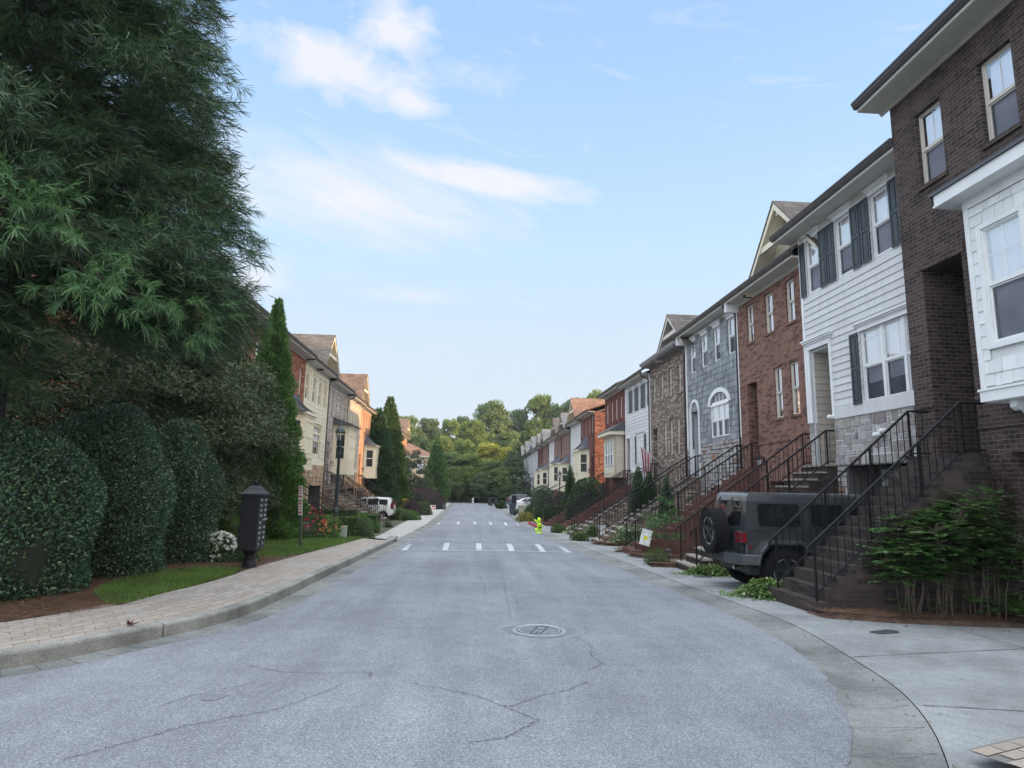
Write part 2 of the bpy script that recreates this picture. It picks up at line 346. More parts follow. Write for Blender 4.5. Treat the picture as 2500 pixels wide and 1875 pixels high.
TRIMC = plain('cream_trim', (0.67, 0.62, 0.48), 0.5, var=0.05)
TRIMT = plain('tan_trim', (0.50, 0.43, 0.33), 0.55, var=0.05)
TRIMB = plain('beige_trim', (0.52, 0.49, 0.43), 0.5, var=0.05)
SOFF = plain('soffit_paint', (0.52, 0.51, 0.47), 0.6, var=0.05)
SOFFD = plain('dark_grey_soffit', (0.20, 0.19, 0.185), 0.6, var=0.05)  # plain darker grey for soffit and frieze
GUT = plain('dark_bronze_gutter', (0.052, 0.050, 0.052), 0.35, var=0.15, spec=0.5)
GUTG = plain('grey_gutter', (0.30, 0.30, 0.31), 0.4, var=0.1)
GUTB = plain('brown_gutter', (0.085, 0.070, 0.062), 0.4, var=0.15)
SHUT = plain('blue_black_shutter_paint', (0.034, 0.043, 0.049), 0.4, var=0.1)
DOORB = plain('dark_door_paint', (0.05, 0.035, 0.03), 0.4)
DOORW = plain('white_garage_door', (0.66, 0.65, 0.61), 0.5, var=0.04)
BLIND = plain('white_blind', (0.86, 0.84, 0.90), 0.6, var=0.02)
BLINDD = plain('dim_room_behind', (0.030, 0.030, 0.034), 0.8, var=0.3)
GLASS = glassmat('window_glass', (0.96, 0.96, 0.99), 0.9)
SCREEN, t_, b_ = newmat('window_screen')
def mk_screen():
    t = t_; out = t.n['Material Output']
    b_.inputs['Base Color'].default_value = (0.105, 0.122, 0.146, 1); b_.inputs['Roughness'].default_value = 0.14; b_.inputs['Specular IOR Level'].default_value = 0.5
    tr = t.n.new('ShaderNodeBsdfTransparent'); tr.inputs[0].default_value = (0.7, 0.7, 0.75, 1); ms = t.n.new('ShaderNodeMixShader')
    tcn = t.n.new('ShaderNodeTexCoord'); n = t.noise(tcn.outputs['Object'], 1.3, 2.0)
    t.l.new(t.ramp(n, [(0.35, 0.46), (0.7, 0.74)]), ms.inputs[0])
    t.l.new(b_.outputs[0], ms.inputs[1]); t.l.new(tr.outputs[0], ms.inputs[2]); t.l.new(ms.outputs[0], out.inputs[0])
mk_screen()
DARKGL = plain('dark_window_glass', (0.030, 0.034, 0.038), 0.06, var=0.2, spec=0.6)
ROOF = shingle('weathered_shingle', (0.115, 0.100, 0.090), (0.165, 0.145, 0.130))
ROOFB = shingle('brown_shingle', (0.155, 0.105, 0.080), (0.21, 0.145, 0.112))
ROOFR = shingle('red_brown_shingle', (0.22, 0.125, 0.085), (0.27, 0.16, 0.11))
ROOFG = shingle('grey_shingle', (0.16, 0.155, 0.15), (0.21, 0.205, 0.20))
METR = plain('standing_seam_metal', (0.105, 0.108, 0.12), 0.38, metal=0.6, var=0.15)
IRON = plain('black_iron', (0.008, 0.008, 0.009), 0.55, var=0.2, spec=0.22)
# ground
def ground_mats():
    m, t, b = newmat('aged_asphalt'); tcn = t.n.new('ShaderNodeTexCoord'); o = tcn.outputs['Object']
    v = t.n.new('ShaderNodeTexVoronoi'); t.l.new(o, v.inputs['Vector']); v.inputs['Scale'].default_value = 120.0
    sepc = t.n.new('ShaderNodeSeparateColor'); t.l.new(v.outputs['Color'], sepc.inputs[0])
    chips = t.ramp(sepc.outputs[0], [(0.0, (0.045, 0.048, 0.056)), (0.38, (0.115, 0.120, 0.132)), (0.72, (0.215, 0.225, 0.243)), (1.0, (0.46, 0.48, 0.51))])
    col = t.mix(0.55, chips, t.ramp(t.noise(o, 190.0, 2.0), [(0.30, (0.080, 0.084, 0.096)), (0.7, (0.37, 0.385, 0.415))]))
    col = t.mix(1.0, col, t.ramp(t.noise(o, 0.35, 5.0, 0.6), [(0.3, 0.82), (0.7, 1.15)]), 'MULTIPLY')
    col = t.mix(1.0, col, t.ramp(t.noise(o, 2.6, 4.0, 0.6), [(0.3, 0.90), (0.7, 1.07)]), 'MULTIPLY')
    x, y, z = t.sep(o)
    lane = t.noise(t.comb(t.math('MULTIPLY', x, 1.1), t.math('MULTIPLY', y, 0.06), 0.0), 1.6, 4.0, 0.6)
    col = t.mix(1.0, col, t.ramp(lane, [(0.32, 0.86), (0.68, 1.12)]), 'MULTIPLY')
    st = t.noise(o, 1.15, 6.0, 0.7, 0.4); col = t.mix(t.ramp(st, [(0.66, 0.0), (0.80, 0.55)]), col, (0.085, 0.09, 0.10))
    t.l.new(col, b.inputs['Base Color']); b.inputs['Roughness'].default_value = 0.85; b.inputs['Specular IOR Level'].default_value = 0.3
    bn = t.n.new('ShaderNodeBump'); bn.inputs['Strength'].default_value = 0.5; bn.inputs['Distance'].default_value = 0.006
    t.l.new(sepc.outputs[0], bn.inputs['Height']); t.l.new(bn.outputs[0], b.inputs['Normal'])
    def conc(name, c, sp=0.18, dirt=0.35):
        m2, t2, b2 = newmat(name); o2 = t2.n.new('ShaderNodeTexCoord').outputs['Object']
        n1 = t2.noise(o2, 0.9, 6.0, 0.65); n2 = t2.noise(o2, 60.0, 3.0); n3 = t2.noise(o2, 7.0, 6.0, 0.7)
        cl = t2.ramp(n1, [(0.25, tuple(q*(1-dirt) for q in c)), (0.6, c), (0.8, tuple(q*1.08 for q in c))])
        cl = t2.mix(1.0, cl, t2.ramp(n2, [(0.3, 1-sp), (0.7, 1+sp)]), 'MULTIPLY')
        cl = t2.mix(1.0, cl, t2.ramp(n3, [(0.3, 0.85), (0.65, 1.06)]), 'MULTIPLY')
        t2.l.new(cl, b2.inputs['Base Color']); b2.inputs['Roughness'].default_value = 0.9; b2.inputs['Specular IOR Level'].default_value = 0.2
        bb = t2.n.new('ShaderNodeBump'); bb.inputs['Strength'].default_value = 0.25; bb.inputs['Distance'].default_value = 0.004
        t2.l.new(n2, bb.inputs['Height']); t2.l.new(bb.outputs[0], b2.inputs['Normal'])
        return m2
    return m, conc('driveway_concrete', (0.285, 0.295, 0.292), 0.22, 0.42), conc('gutter_concrete', (0.235, 0.240, 0.228), 0.28, 0.6), conc('kerb_concrete', (0.30, 0.295, 0.27), 0.28, 0.6), conc('pale_walk_concrete', (0.40, 0.395, 0.37), 0.12, 0.25)
ASPH, CONC, GUTC, KERB, WALK = ground_mats()
def paver_mat():
    m, t, b = newmat('grey_tan_pavers'); g = t.n.new('ShaderNodeNewGeometry'); o = t.n.new('ShaderNodeTexCoord').outputs['Object']
    col = t.ramp(g.outputs['Random Per Island'], [(0.0, (0.285, 0.262, 0.242)), (0.4, (0.325, 0.302, 0.280)), (0.75, (0.355, 0.328, 0.305)), (1.0, (0.305, 0.262, 0.232))])
    x, y, z = t.sep(o)
    near = t.math('MULTIPLY', t.math('SUBTRACT', y, 6.0), 1.0/9.0, clamp=True)
    col = t.mix(1.0, col, t.ramp(t.noise(o, 0.6, 3.0), [(0.3, (1.0, 0.92, 0.82)), (0.7, (1.05, 1.05, 1.04))]), 'MULTIPLY')
    col = t.mix(1.0, col, t.ramp(t.noise(o, 40.0, 3.0), [(0.3, 0.82), (0.7, 1.12)]), 'MULTIPLY')
    t.l.new(col, b.inputs['Base Color']); b.inputs['Roughness'].default_value = 0.9; b.inputs['Specular IOR Level'].default_value = 0.2
    return m
PAVER = paver_mat()
JOINT = plain('joint_sand', (0.175, 0.165, 0.150), 0.95)
CRACK = plain('crack_dark', (0.078, 0.082, 0.090), 0.95)
PATCH = plain('asphalt_dark_seal', (0.155, 0.163, 0.178), 0.9, var=0.45, scale=60.0)
def worn_paint():
    m, t, b = newmat('worn_white_paint'); o = t.n.new('ShaderNodeTexCoord').outputs['Object']
    n = t.noise(o, 9.0, 8.0, 0.75); n2 = t.noise(o, 1.0, 3.0); f = t.math('ADD', t.math('MULTIPLY', n, 0.7), t.math('MULTIPLY', n2, 0.3))
    t.l.new(t.mix(t.ramp(f, [(0.42, 0.0), (0.56, 1.0)]), (0.24, 0.25, 0.27), (0.52, 0.54, 0.56)), b.inputs['Base Color']); b.inputs['Roughness'].default_value = 0.8; return m
PAINT = worn_paint()
REDP = plain('red_kerb_paint', (0.40, 0.055, 0.065), 0.6, var=0.2, scale=9.0)
STRAW = island('pine_straw', [(0.0, (0.085, 0.046, 0.028)), (0.5, (0.15, 0.080, 0.046)), (0.85, (0.21, 0.125, 0.075)), (1.0, (0.28, 0.185, 0.12))], 0.9, 0, 4.0, 0)
MULCH = plain('mulch_ground', (0.085, 0.050, 0.034), 0.95, var=0.45, scale=7.0, bump=0.8, bscale=60.0)
SOIL = plain('ground_cover_soil', (0.060, 0.062, 0.035), 0.95, var=0.4, scale=2.0)
GRASS = leafmat('grass_blades', [(0.0, (0.065, 0.122, 0.024)), (0.5, (0.105, 0.180, 0.038)), (1.0, (0.18, 0.245, 0.075))], 0.6, 0.3, 1.2)
LAWN = plain('lawn_thatch', (0.070, 0.120, 0.030), 0.95, var=0.35, scale=3.0, bump=0.6)
CAST = plain('worn_cast_iron', (0.30, 0.31, 0.34), 0.55, metal=0.5, var=0.2, scale=9.0, bump=0.3)
CASTD = plain('dark_cast_iron', (0.06, 0.063, 0.07), 0.6, metal=0.3, var=0.3)
BARK = plain('bark', (0.085, 0.066, 0.052), 0.95, var=0.35, scale=6.0, bump=0.8, bscale=25.0)
BARKD = plain('dark_bark', (0.040, 0.030, 0.026), 0.95, var=0.35, scale=6.0, bump=0.8, bscale=25.0)
# ------------------------------------------------------------------ ground surfaces
def zr(y):
    y = max(y, -6.0)
    if y < 36: return -.026*y
    if y < 56: t = y-36; return -.936-.026*t+.026*t*t/40
    return -1.196
def crom(P, m):
    P = [np.array(p, float) for p in P]; out = []
    for i in range(len(P)-1):
        a, b, c, d = P[max(i-1, 0)], P[i], P[i+1], P[min(i+2, len(P)-1)]
        L1 = max(np.linalg.norm(b-a), 1e-6); L2 = np.linalg.norm(c-b); L3 = max(np.linalg.norm(d-c), 1e-6)
        m1 = (c-a)/(L1+L2)*L2 if i > 0 else c-b; m2 = (d-b)/(L2+L3)*L2 if i < len(P)-2 else c-b
        for k in range(m):
            t = k/m; h = (2*t**3-3*t*t+1, t**3-2*t*t+t, -2*t**3+3*t*t, t**3-t*t)
            out.append(h[0]*b+h[1]*m1+h[2]*c+h[3]*m2)
    out.append(P[-1]); return np.array(out)
M_ = 14
AL = crom([(-2.2, 92), (-2.23, 60), (-2.23, 42), (-2.42, 25), (-2.61, 13.2), (-2.66, 10.7), (-2.85, 8.7), (-3.55, 7.1), (-4.16, 6.18), (-6, 5.0), (-9, 4.2), (-14, 3.9)], M_)
GL = crom([(-2.72, 92), (-2.75, 60), (-2.76, 42), (-2.86, 25), (-3.02, 13.2), (-3.04, 10.7), (-3.2, 8.8), (-3.86, 7.25), (-4.36, 6.45), (-6.1, 5.35), (-9, 4.6), (-14, 4.3)], M_)
SB = crom([(-4.6, 92), (-4.6, 60), (-4.5, 42), (-4.0, 26), (-4.55, 14), (-4.5, 12.2), (-4.62, 10.6), (-5.0, 8.9), (-5.45, 7.8), (-7, 7.0), (-9.3, 6.5), (-14, 6.2)], M_)
AR = crom([(3.1, 92), (3.3, 60), (3.5, 42), (3.6, 25), (3.86, 13.2), (3.96, 10.7), (3.95, 8.8), (3.7, 7.0), (3.25, 5.63), (2.43, 4.17), (0.3, 1.9), (-12, -2.5)], M_)
GR = crom([(3.75, 92), (3.95, 60), (4.15, 42), (4.25, 25), (4.46, 13.2), (4.53, 10.9), (4.56, 8.9), (4.24, 7.0), (3.87, 5.56), (3.14, 4.17), (1.0, 1.2), (-12, -4.2)], M_)
N_ = len(AL)
def offs(P, d):
    T = np.gradient(P, axis=0); T /= np.linalg.norm(T, axis=1)[:, None]
    return P+np.stack([T[:, 1], -T[:, 0]], 1)*d
KB = offs(GL, 0.15)
if KB[20, 0] > GL[20, 0]: KB = offs(GL, -0.15)
# ragged asphalt edge
rg = NR.normal(0, 1, (N_, 2))*0.012
AR2 = AR+rg; AR2[:, 0] += 0.045
def strip(name, A, B, nx, zf, mat, parent=None, kind='structure', ymin=-99, ymax=999):
    ok = [i for i in range(len(A)) if ymin <= max(A[i, 1], B[i, 1]) and min(A[i, 1], B[i, 1]) <= ymax]
    V = []
    for i in ok:
        for k in range(nx+1):
            t = k/nx; p = A[i]*(1-t)+B[i]*t; V.append((p[0], p[1], zf(p[0], p[1], t)))
    F = []
    for r in range(len(ok)-1):
        for k in range(nx): a = r*(nx+1)+k; F.append((a, a+1, a+nx+2, a+nx+1))
    ob = np_mesh(name, V, F, mat, parent)
    if kind and parent is None: tag(ob, kind=kind)
    return ob
road = strip('road', AL-np.array([.03, 0]), AR2, 8, lambda x, y, t: zr(y)+0.03*(1-(2*t-1)**2), ASPH)
gutL = strip('gutter', GL-np.array([.02, 0]), AL, 2, lambda x, y, t: zr(y)-0.004+0.006*t, GUTC)
gutR = strip('gutter', AR, GR, 6, lambda x, y, t: zr(y)-0.002-0.028*math.sin(t*math.pi)**1.5*(1 if y > 3 else .5)+0.02*max(0, t-.5), GUTC)
def kh(y): return 0.15 if y < 24.3 else (0.15-(y-24.3)*0.2 if y < 24.9 else 0.03)
# kerb, cast in segments with open joints
def build_kerb():
    mb = MB(); S = np.concatenate([[0], np.cumsum(np.linalg.norm(np.diff(GL, axis=0), axis=1))]); seg = 2.6; i = 0
    tot = S[-1]
    def at(P, s): return np.array([np.interp(s, S, P[:, 0]), np.interp(s, S, P[:, 1])])
    s = 1.0
    while s < tot-0.5:
        e = min(s+seg, tot); n = 6; jz = random.uniform(-.004, .006)
        rows = []
        for k in range(n+1):
            q = s+0.012+(e-s-0.024)*k/n; g = at(GL, q); b = at(KB, q); y = g[1]; z = zr(y); h = kh(y)+jz
            f2 = g+(b-g)*0.12; 
            rows.append([(g[0], g[1], z-.03), (g[0]+(b[0]-g[0])*.05, g[1]+(b[1]-g[1])*.05, z+h-.03), (f2[0], f2[1], z+h-.008), (g[0]+(b[0]-g[0])*.28, g[1]+(b[1]-g[1])*.28, z+h), (b[0], b[1], z+h+.002), (b[0], b[1], z-.03)])
        for k in range(n):
            for q in range(5): mb.quad(rows[k][q], rows[k][q+1], rows[k+1][q+1], rows[k+1][q])
        mb.poly(rows[0]); mb.poly(list(reversed(rows[-1]))); s = e
    return tag(mb.build('kerb', KERB), kind='structure')
build_kerb()
def zside(y): return zr(y)+kh(y)
# paver walk (near) and concrete walk (far)
base = strip('sidewalk', SB, KB, 2, lambda x, y, t: zside(y)-0.0015, JOINT, ymax=26.5)
def build_pavers():
    V = []; F = []
    S = np.concatenate([[0], np.cumsum(np.linalg.norm(np.diff(SB, axis=0), axis=1))])
    def at(P, s): return np.array([np.interp(s, S, P[:, 0]), np.interp(s, S, P[:, 1])])
    s0 = S[np.argmin(abs(SB[:, 1]-24.6))]; s1 = S[-1]-0.5; rows = 9; L = 0.30
    for r in range(rows):
        t0 = r/rows; t1 = (r+1)/rows; s = s0-(0.5*L if r % 2 else 0)
        while s < s1:
            e = s+L; g = 0.0045; gt = 0.0032; dz = NR.uniform(-.0008, .0008)
            if s >= s0-0.2:
                b = len(V)
                for ss, tt in ((s+g, t0+gt), (e-g, t0+gt), (e-g, t1-gt), (s+g, t1-gt)):
                    p = at(SB, ss)*(1-tt)+at(KB, ss)*tt; V.append((p[0], p[1], zside(p[1])+0.003+dz))
                F.append((b, b+1, b+2, b+3))
            s = e
    # corner of pavers by the viewer's right foot
    d1 = np.array([0.74, 0.28])/0.791; d2 = np.array([0.28, -0.74])/0.791; o = np.array([3.28, 4.14])
    for i in range(14):
        for j in range(26):
            L2 = 0.21; w = 0.105
            b = len(V); off = 0.5*L2 if j % 2 else 0
            for a, c in ((i*L2+off+.005, j*w+.005), ((i+1)*L2+off-.005, j*w+.005), ((i+1)*L2+off-.005, (j+1)*w-.005), (i*L2+off+.005, (j+1)*w-.005)):
                p = o+d1*a+d2*c; V.append((p[0], p[1], zr(p[1])+0.105))
            F.append((b, b+1, b+2, b+3))
    return np_mesh('paver', V, F, PAVER, base)
build_pavers()
pp = MB(); d1 = np.array([0.74, 0.28])/0.791; d2 = np.array([0.28, -0.74])/0.791; o = np.array([3.25, 4.16])
def q2(a, c): p = o+d1*a+d2*c; return (p[0], p[1], zr(p[1])+0.098)
pp.quad(q2(.03, .004), q2(3.0, .004), q2(3.0, 2.7), q2(.03, 2.7))
pp.build('paver_bed', JOINT, base)
kk = MB()
for k in range(5):
    a = GR[9*M_+k*2]; b2 = GR[9*M_+k*2+2]; nrm = np.array([b2[1]-a[1], -(b2[0]-a[0])]); nrm /= np.linalg.norm(nrm); nrm *= -1 if nrm[0] < 0 else 1
    h0 = 0.02 if k == 0 else 0.115; h1 = 0.115
    A = [(a[0], a[1], -.15), (a[0]+nrm[0]*.16, a[1]+nrm[1]*.16, -.15)]; Bq = [(b2[0]+nrm[0]*.16, b2[1]+nrm[1]*.16, -.15), (b2[0], b2[1], -.15)]
    kk.hexa((A[0], A[1], Bq[0], Bq[1], (A[0][0]+nrm[0]*.03, A[0][1]+nrm[1]*.03, zr(a[1])+h0), (A[1][0], A[1][1], zr(a[1])+h0), (Bq[0][0], Bq[0][1], zr(b2[1])+h1), (Bq[1][0]+nrm[0]*.03, Bq[1][1]+nrm[1]*.03, zr(b2[1])+h1)))
tag(kk.build('kerb', KERB), kind='structure')
walk2 = strip('sidewalk', SB, KB, 3, lambda x, y, t: zr(y)+0.034 if y > 25.2 else zr(y)+.146, WALK, ymin=24.7)
# right-hand concrete aprons and drives, sloping down to the garages
def zd(x, y): return zr(y)+0.012-0.022*max(0.0, x-4.6)
FARR = np.stack([np.where(GR[:, 1] > 3, 13.0, GR[:, 0]+9), np.where(GR[:, 1] > 3, GR[:, 1], GR[:, 1]-4)], 1)
drive = strip('driveway', GR+np.array([.008, 0]), FARR, 10, lambda x, y, t: zd(x, y), CONC)
def ribbon(mb, pts, w, z, jit=0.0, n=5, taper=False):
    P = []
    for a, b in zip(pts[:-1], pts[1:]):
        for k in range(n):
            t = k/n; P.append((a[0]+(b[0]-a[0])*t+random.gauss(0, jit), a[1]+(b[1]-a[1])*t+random.gauss(0, jit)))
    P.append(pts[-1]); L = len(P)
    for i in range(L-1):
        a, b = P[i], P[i+1]; d = Vector((b[0]-a[0], b[1]-a[1], 0)); d = d.normalized() if d.length > 0 else Vector((1, 0, 0)); q = Vector((-d.y, d.x, 0))
        w0 = w*(0.4+0.9*abs(math.sin(i*1.7+len(P)))) if jit else w; w1 = w*(0.4+0.9*abs(math.sin((i+1)*1.7+len(P)))) if jit else w
        if taper and i == 0: w0 = .001
        if taper and i == L-2: w1 = .001
        mb.quad((a[0]+q.x*w0/2, a[1]+q.y*w0/2, z(*a)), (a[0]-q.x*w0/2, a[1]-q.y*w0/2, z(*a)), (b[0]-q.x*w1/2, b[1]-q.y*w1/2, z(*b)), (b[0]+q.x*w1/2, b[1]+q.y*w1/2, z(*b)))
jm = MB(); jz = lambda x, y: zd(x, y)+.004
for a in ([(4.25, 6.96), (6.86, 7.62), (10.5, 8.5)], [(3.85, 5.33), (4.7, 5.16), (9, 4.9)], [(6.98, 9.6), (6.9, 7.65)], [(4.6, 9.55), (5.35, 9.5)], [(4.62, 11.5), (5.5, 11.55)], [(4.6, 12.9), (9.0, 12.9)], [(4.5, 17.0), (9.2, 17.0)], [(7.2, 11.4), (7.2, 15.2)],
          [(4.4, 19.4), (9, 19.4)], [(4.4, 22.2), (9, 22.2)], [(4.3, 25), (9, 25)], [(4.3, 28), (9, 28)], [(4.3, 31), (9, 31)], [(4.2, 34), (9, 34)], [(4.2, 38.5), (9, 38.5)], [(4.2, 41), (9, 41)]):
    ribbon(jm, a, 0.012, jz, 0.002)
jm.build('joint', CRACK, drive, fixn=False)
jm = MB()
for i in range(4, N_-30, 5):     # seams across the right gutter
    ribbon(jm, [tuple(AR[i]+(GR[i]-AR[i])*.03), tuple(AR[i]+(GR[i]-AR[i])*.97)], 0.008, lambda x, y: zr(y)+.003, 0.003)
jm.build('joint', CRACK, gutR, fixn=False)
jm = MB()
for i in range(4, N_-8, 4): ribbon(jm, [tuple(AL[i]+(GL[i]-AL[i])*.03), tuple(AL[i]+(GL[i]-AL[i])*.97)], 0.008, lambda x, y: zr(y)+.006, 0.003)
jm.build('joint', CRACK, gutL, fixn=False)
jm = MB()
for y in np.arange(27, 90, 3.0): ribbon(jm, [(-4.5, y), (-2.95, y)], 0.02, lambda x, y: zr(y)+.039)
jm.build('joint', CRACK, walk2, fixn=False)
# cracks
def zroad(x, y):
    i = np.argmin(abs(AR[:, 1]-y)); xl = np.interp(y, AL[::-1, 1], AL[::-1, 0]); xr = AR[i, 0]; t = (x-xl)/(xr-xl); return zr(y)+0.03*(1-(2*t-1)**2)+.0045
CR = [[(0.74, 20.6), (0.77, 17.61), (0.78, 14.09), (0.68, 11.77), (0.64, 10.1), (0.61, 9.08)], [(0.25, 14.05), (0.29, 12.57), (0.33, 11.84), (0.28, 11.28)], [(0.83, 11.23), (0.79, 9.83)],
      [(1.34, 7.83), (1.43, 7.36), (1.34, 7.0), (1.4, 6.62), (1.19, 6.34)], [(1.12, 5.97), (1.06, 5.89), (0.87, 5.7), (0.66, 5.57), (0.37, 5.28), (0.3, 5.29)],
      [(-0.53, 5.93), (-0.2, 5.74), (0.1, 5.54), (0.3, 5.29), (0.56, 4.98), (0.38, 4.74), (0.28, 4.62), (0.01, 4.52)], [(0.43, 8.06), (0.78, 7.85), (1.34, 7.83), (1.56, 8.19), (1.52, 8.52)], [(0.33, 61), (0.5, 45), (0.68, 32.84)],
      [(-2.16, 6.58), (-1.75, 6.29), (-1.4, 6.23), (-0.91, 6.26), (-0.85, 6.08)], [(-2.36, 5.28), (-2.24, 5.53), (-1.82, 5.96)], [(-2.45, 4.29), (-2.19, 4.56), (-2.01, 4.83), (-1.69, 5.05), (-1.43, 5.21), (-1.05, 5.91)], [(-2.62, 9.08), (-2.05, 8.9), (-1.61, 9.19)],
      [(0.95, 8.6), (1.4, 9.4)], [(-1.0, 12.2), (0.2, 12.4)], [(0.9, 20.4), (0.85, 24.5), (0.7, 30)], [(-1.2, 10.3), (0.25, 10.6)]]
mb = MB()
for c in CR: ribbon(mb, c, 0.0055, zroad, 0.012, 14, True)
mb.build('crack', CRACK, road, fixn=False)
# speed bumps with painted marks
def bump(y0, y1):
    V = []; F = []; nx, ny = 12, 10
    for j in range(ny+1):
        y = y0+(y1-y0)*j/ny; xl = np.interp(y, AL[::-1, 1], AL[::-1, 0])+.05; xr = np.interp(y, AR[:M_*9][::-1, 1], AR[:M_*9][::-1, 0])-.05
        for i in range(nx+1):
            t = i/nx; x = xl+(xr-xl)*t; V.append((x, y, zr(y)+.03*(1-(2*t-1)**2)+0.005+0.10*math.sin(math.pi*j/ny)*min(1, 8*t, 8*(1-t))))
    for j in range(ny):
        for i in range(nx): a = j*(nx+1)+i; F.append((a, a+1, a+nx+2, a+nx+1))
    ob = np_mesh('speed_bump', V, F, ASPH, road); mk = MB()
    def zb(x, y):
        f = (y-y0)/(y1-y0); xl = np.interp(y, AL[::-1, 1], AL[::-1, 0])+.05; xr = np.interp(y, AR[:M_*9][::-1, 1], AR[:M_*9][::-1, 0])-.05; t = (x-xl)/(xr-xl)
        return zr(y)+.03*(1-(2*t-1)**2)+.010+(0.10*math.sin(math.pi*min(max(f, 0), 1))*max(0, min(1, 8*t, 8*(1-t))))
    for k in range(20):
        xa = -2.2+5.55*k/20; xb = -2.2+5.55*(k+1)/20
        mk.quad((xa, y0-.06, zb(xa, y0-.06)), (xb, y0-.06, zb(xb, y0-.06)), (xb, y0+.04, zb(xb, y0+.04)), (xa, y0+.04, zb(xa, y0+.04)))
    for x in (-2.1, -0.78, 0.33, 1.4, 2.42, 3.27):
        for k in range(8):
            ya = y0+.045+(y1-y0)*.62*k/8; yb = y0+.045+(y1-y0)*.62*(k+1)/8
            mk.quad((x-.09, ya, zb(x-.09, ya)), (x+.09, ya, zb(x+.09, ya)), (x+.09, yb, zb(x+.09, yb)), (x-.09, yb, zb(x-.09, yb)))
    mk.build('road_marking', PAINT, ob, fixn=False)
bump(20.75, 24.2); bump(42.0, 46.0)
# big ground sheet with the wooded rise at the end of the street
def zter(x, y):
    b = zr(y)-0.16
    if y > 93: b += 0.05*(y-93) if y < 170 else 3.85
    if y > 93: b += 0.03*max(0, x-10)*min(1, (y-93)/30)
    if x < -13: b += min(2.0, 0.03*(-x-13))
    if x > 14: b += min(3.5, 0.06*(x-14))*(1 if y > 20 else .3)
    return b
def build_terrain():
    xs = np.concatenate([np.linspace(-700, -40, 8), np.linspace(-36, 36, 37), np.linspace(40, 700, 8)]); ys = np.concatenate([np.linspace(-300, -10, 5), np.linspace(-8, 140, 75), np.linspace(150, 900, 9)])
    V = [(x, y, zter(x, y)) for y in ys for x in xs]; n = len(xs); F = [(j*n+i, j*n+i+1, (j+1)*n+i+1, (j+1)*n+i) for j in range(len(ys)-1) for i in range(n-1)]
    return tag(np_mesh('ground', V, F, SOIL), kind='structure')
build_terrain()
# left lawn / beds behind the walk
def zl(x, y):
    i = np.argmin(abs(SB[:, 1]-y)); xs = SB[i, 0]; return zside(y)-0.01+0.035*max(0, xs-x)*(1 if y < 26 else 0.5)
FARL = np.stack([SB[:, 0]-14, SB[:, 1]+np.where(SB[:, 1] < 9, 3, 0)], 1)
bed = strip('planting_bed', FARL, SB, 14, lambda x, y, t: zl(x, y), MULCH, ymax=27)
lawnB = strip('lawn', FARL, SB, 10, lambda x, y, t: zl(x, y)-.02, SOIL, ymin=26)
def in_poly(p, poly):
    c = False; n = len(poly)
    for i in range(n):
        a, b = poly[i], poly[i-1]
        if (a[1] > p[1]) != (b[1] > p[1]) and p[0] < (b[0]-a[0])*(p[1]-a[1])/(b[1]-a[1])+a[0]: c = not c
    return c
def lawn_patch(poly, dens, h, zoff=0.012):
    xs = [p[0] for p in poly]; ys = [p[1] for p in poly]
    # thatch sheet, a fine fan grid
    mb = MB(); cx, cy = sum(xs)/len(xs), sum(ys)/len(ys); P = crom(list(poly)+[poly[0]], 5)
    for i in range(len(P)-1):
        for k in range(6):
            def pt(j, s): x = cx+(P[j][0]-cx)*s; y = cy+(P[j][1]-cy)*s; return (x, y, zl(x, y)+zoff)
            s0, s1 = k/6, (k+1)/6
            if k == 0: mb.poly((pt(i, 0.0), pt(i, s1), pt(i+1, s1)))
            else: mb.quad(pt(i, s0), pt(i, s1), pt(i+1, s1), pt(i+1, s0))
    ob = tag(mb.build('lawn', LAWN), kind='structure')
    V = []; F = []; A = (max(xs)-min(xs))*(max(ys)-min(ys)); n = int(A*dens)
    for _ in range(n):
        x = random.uniform(min(xs), max(xs)); y = random.uniform(min(ys), max(ys))
        if not in_poly((x, y), P): continue
        a = random.uniform(0, 6.28); w = .006*h/.06; hh = h*random.uniform(.5, 1.2); z = zl(x, y)+zoff; lx, ly = random.gauss(0, hh*.4), random.gauss(0, hh*.4); b = len(V)
        V += [(x-math.cos(a)*w, y-math.sin(a)*w, z), (x+math.cos(a)*w, y+math.sin(a)*w, z), (x+lx, y+ly, z+hh)]; F.append((b, b+1, b+2))
    return V, F
V1, F1 = lawn_patch([(-5.55, 9.95), (-4.80, 9.15), (-4.66, 10.13), (-4.56, 11.67), (-4.58, 13.1), (-4.75, 13.6), (-5.3, 13.5), (-5.73, 12.9), (-5.85, 11.7), (-5.8, 10.7)], 5200, 0.06)
V2, F2 = lawn_patch([(-5.4, 16.3), (-4.72, 16.3), (-4.3, 20), (-4.1, 23.5), (-4.06, 26.2), (-5.0, 26.6), (-6.5, 26.6), (-9.6, 26.0), (-10, 21), (-8.0, 17.5)], 850, 0.09)
F2 = [tuple(i+len(V1) for i in f) for f in F2]
tag(np_mesh('grass', V1+V2, F1+F2, GRASS), 'short green turf blades on the lawns beside the paver walk', 'grass', kind='stuff')
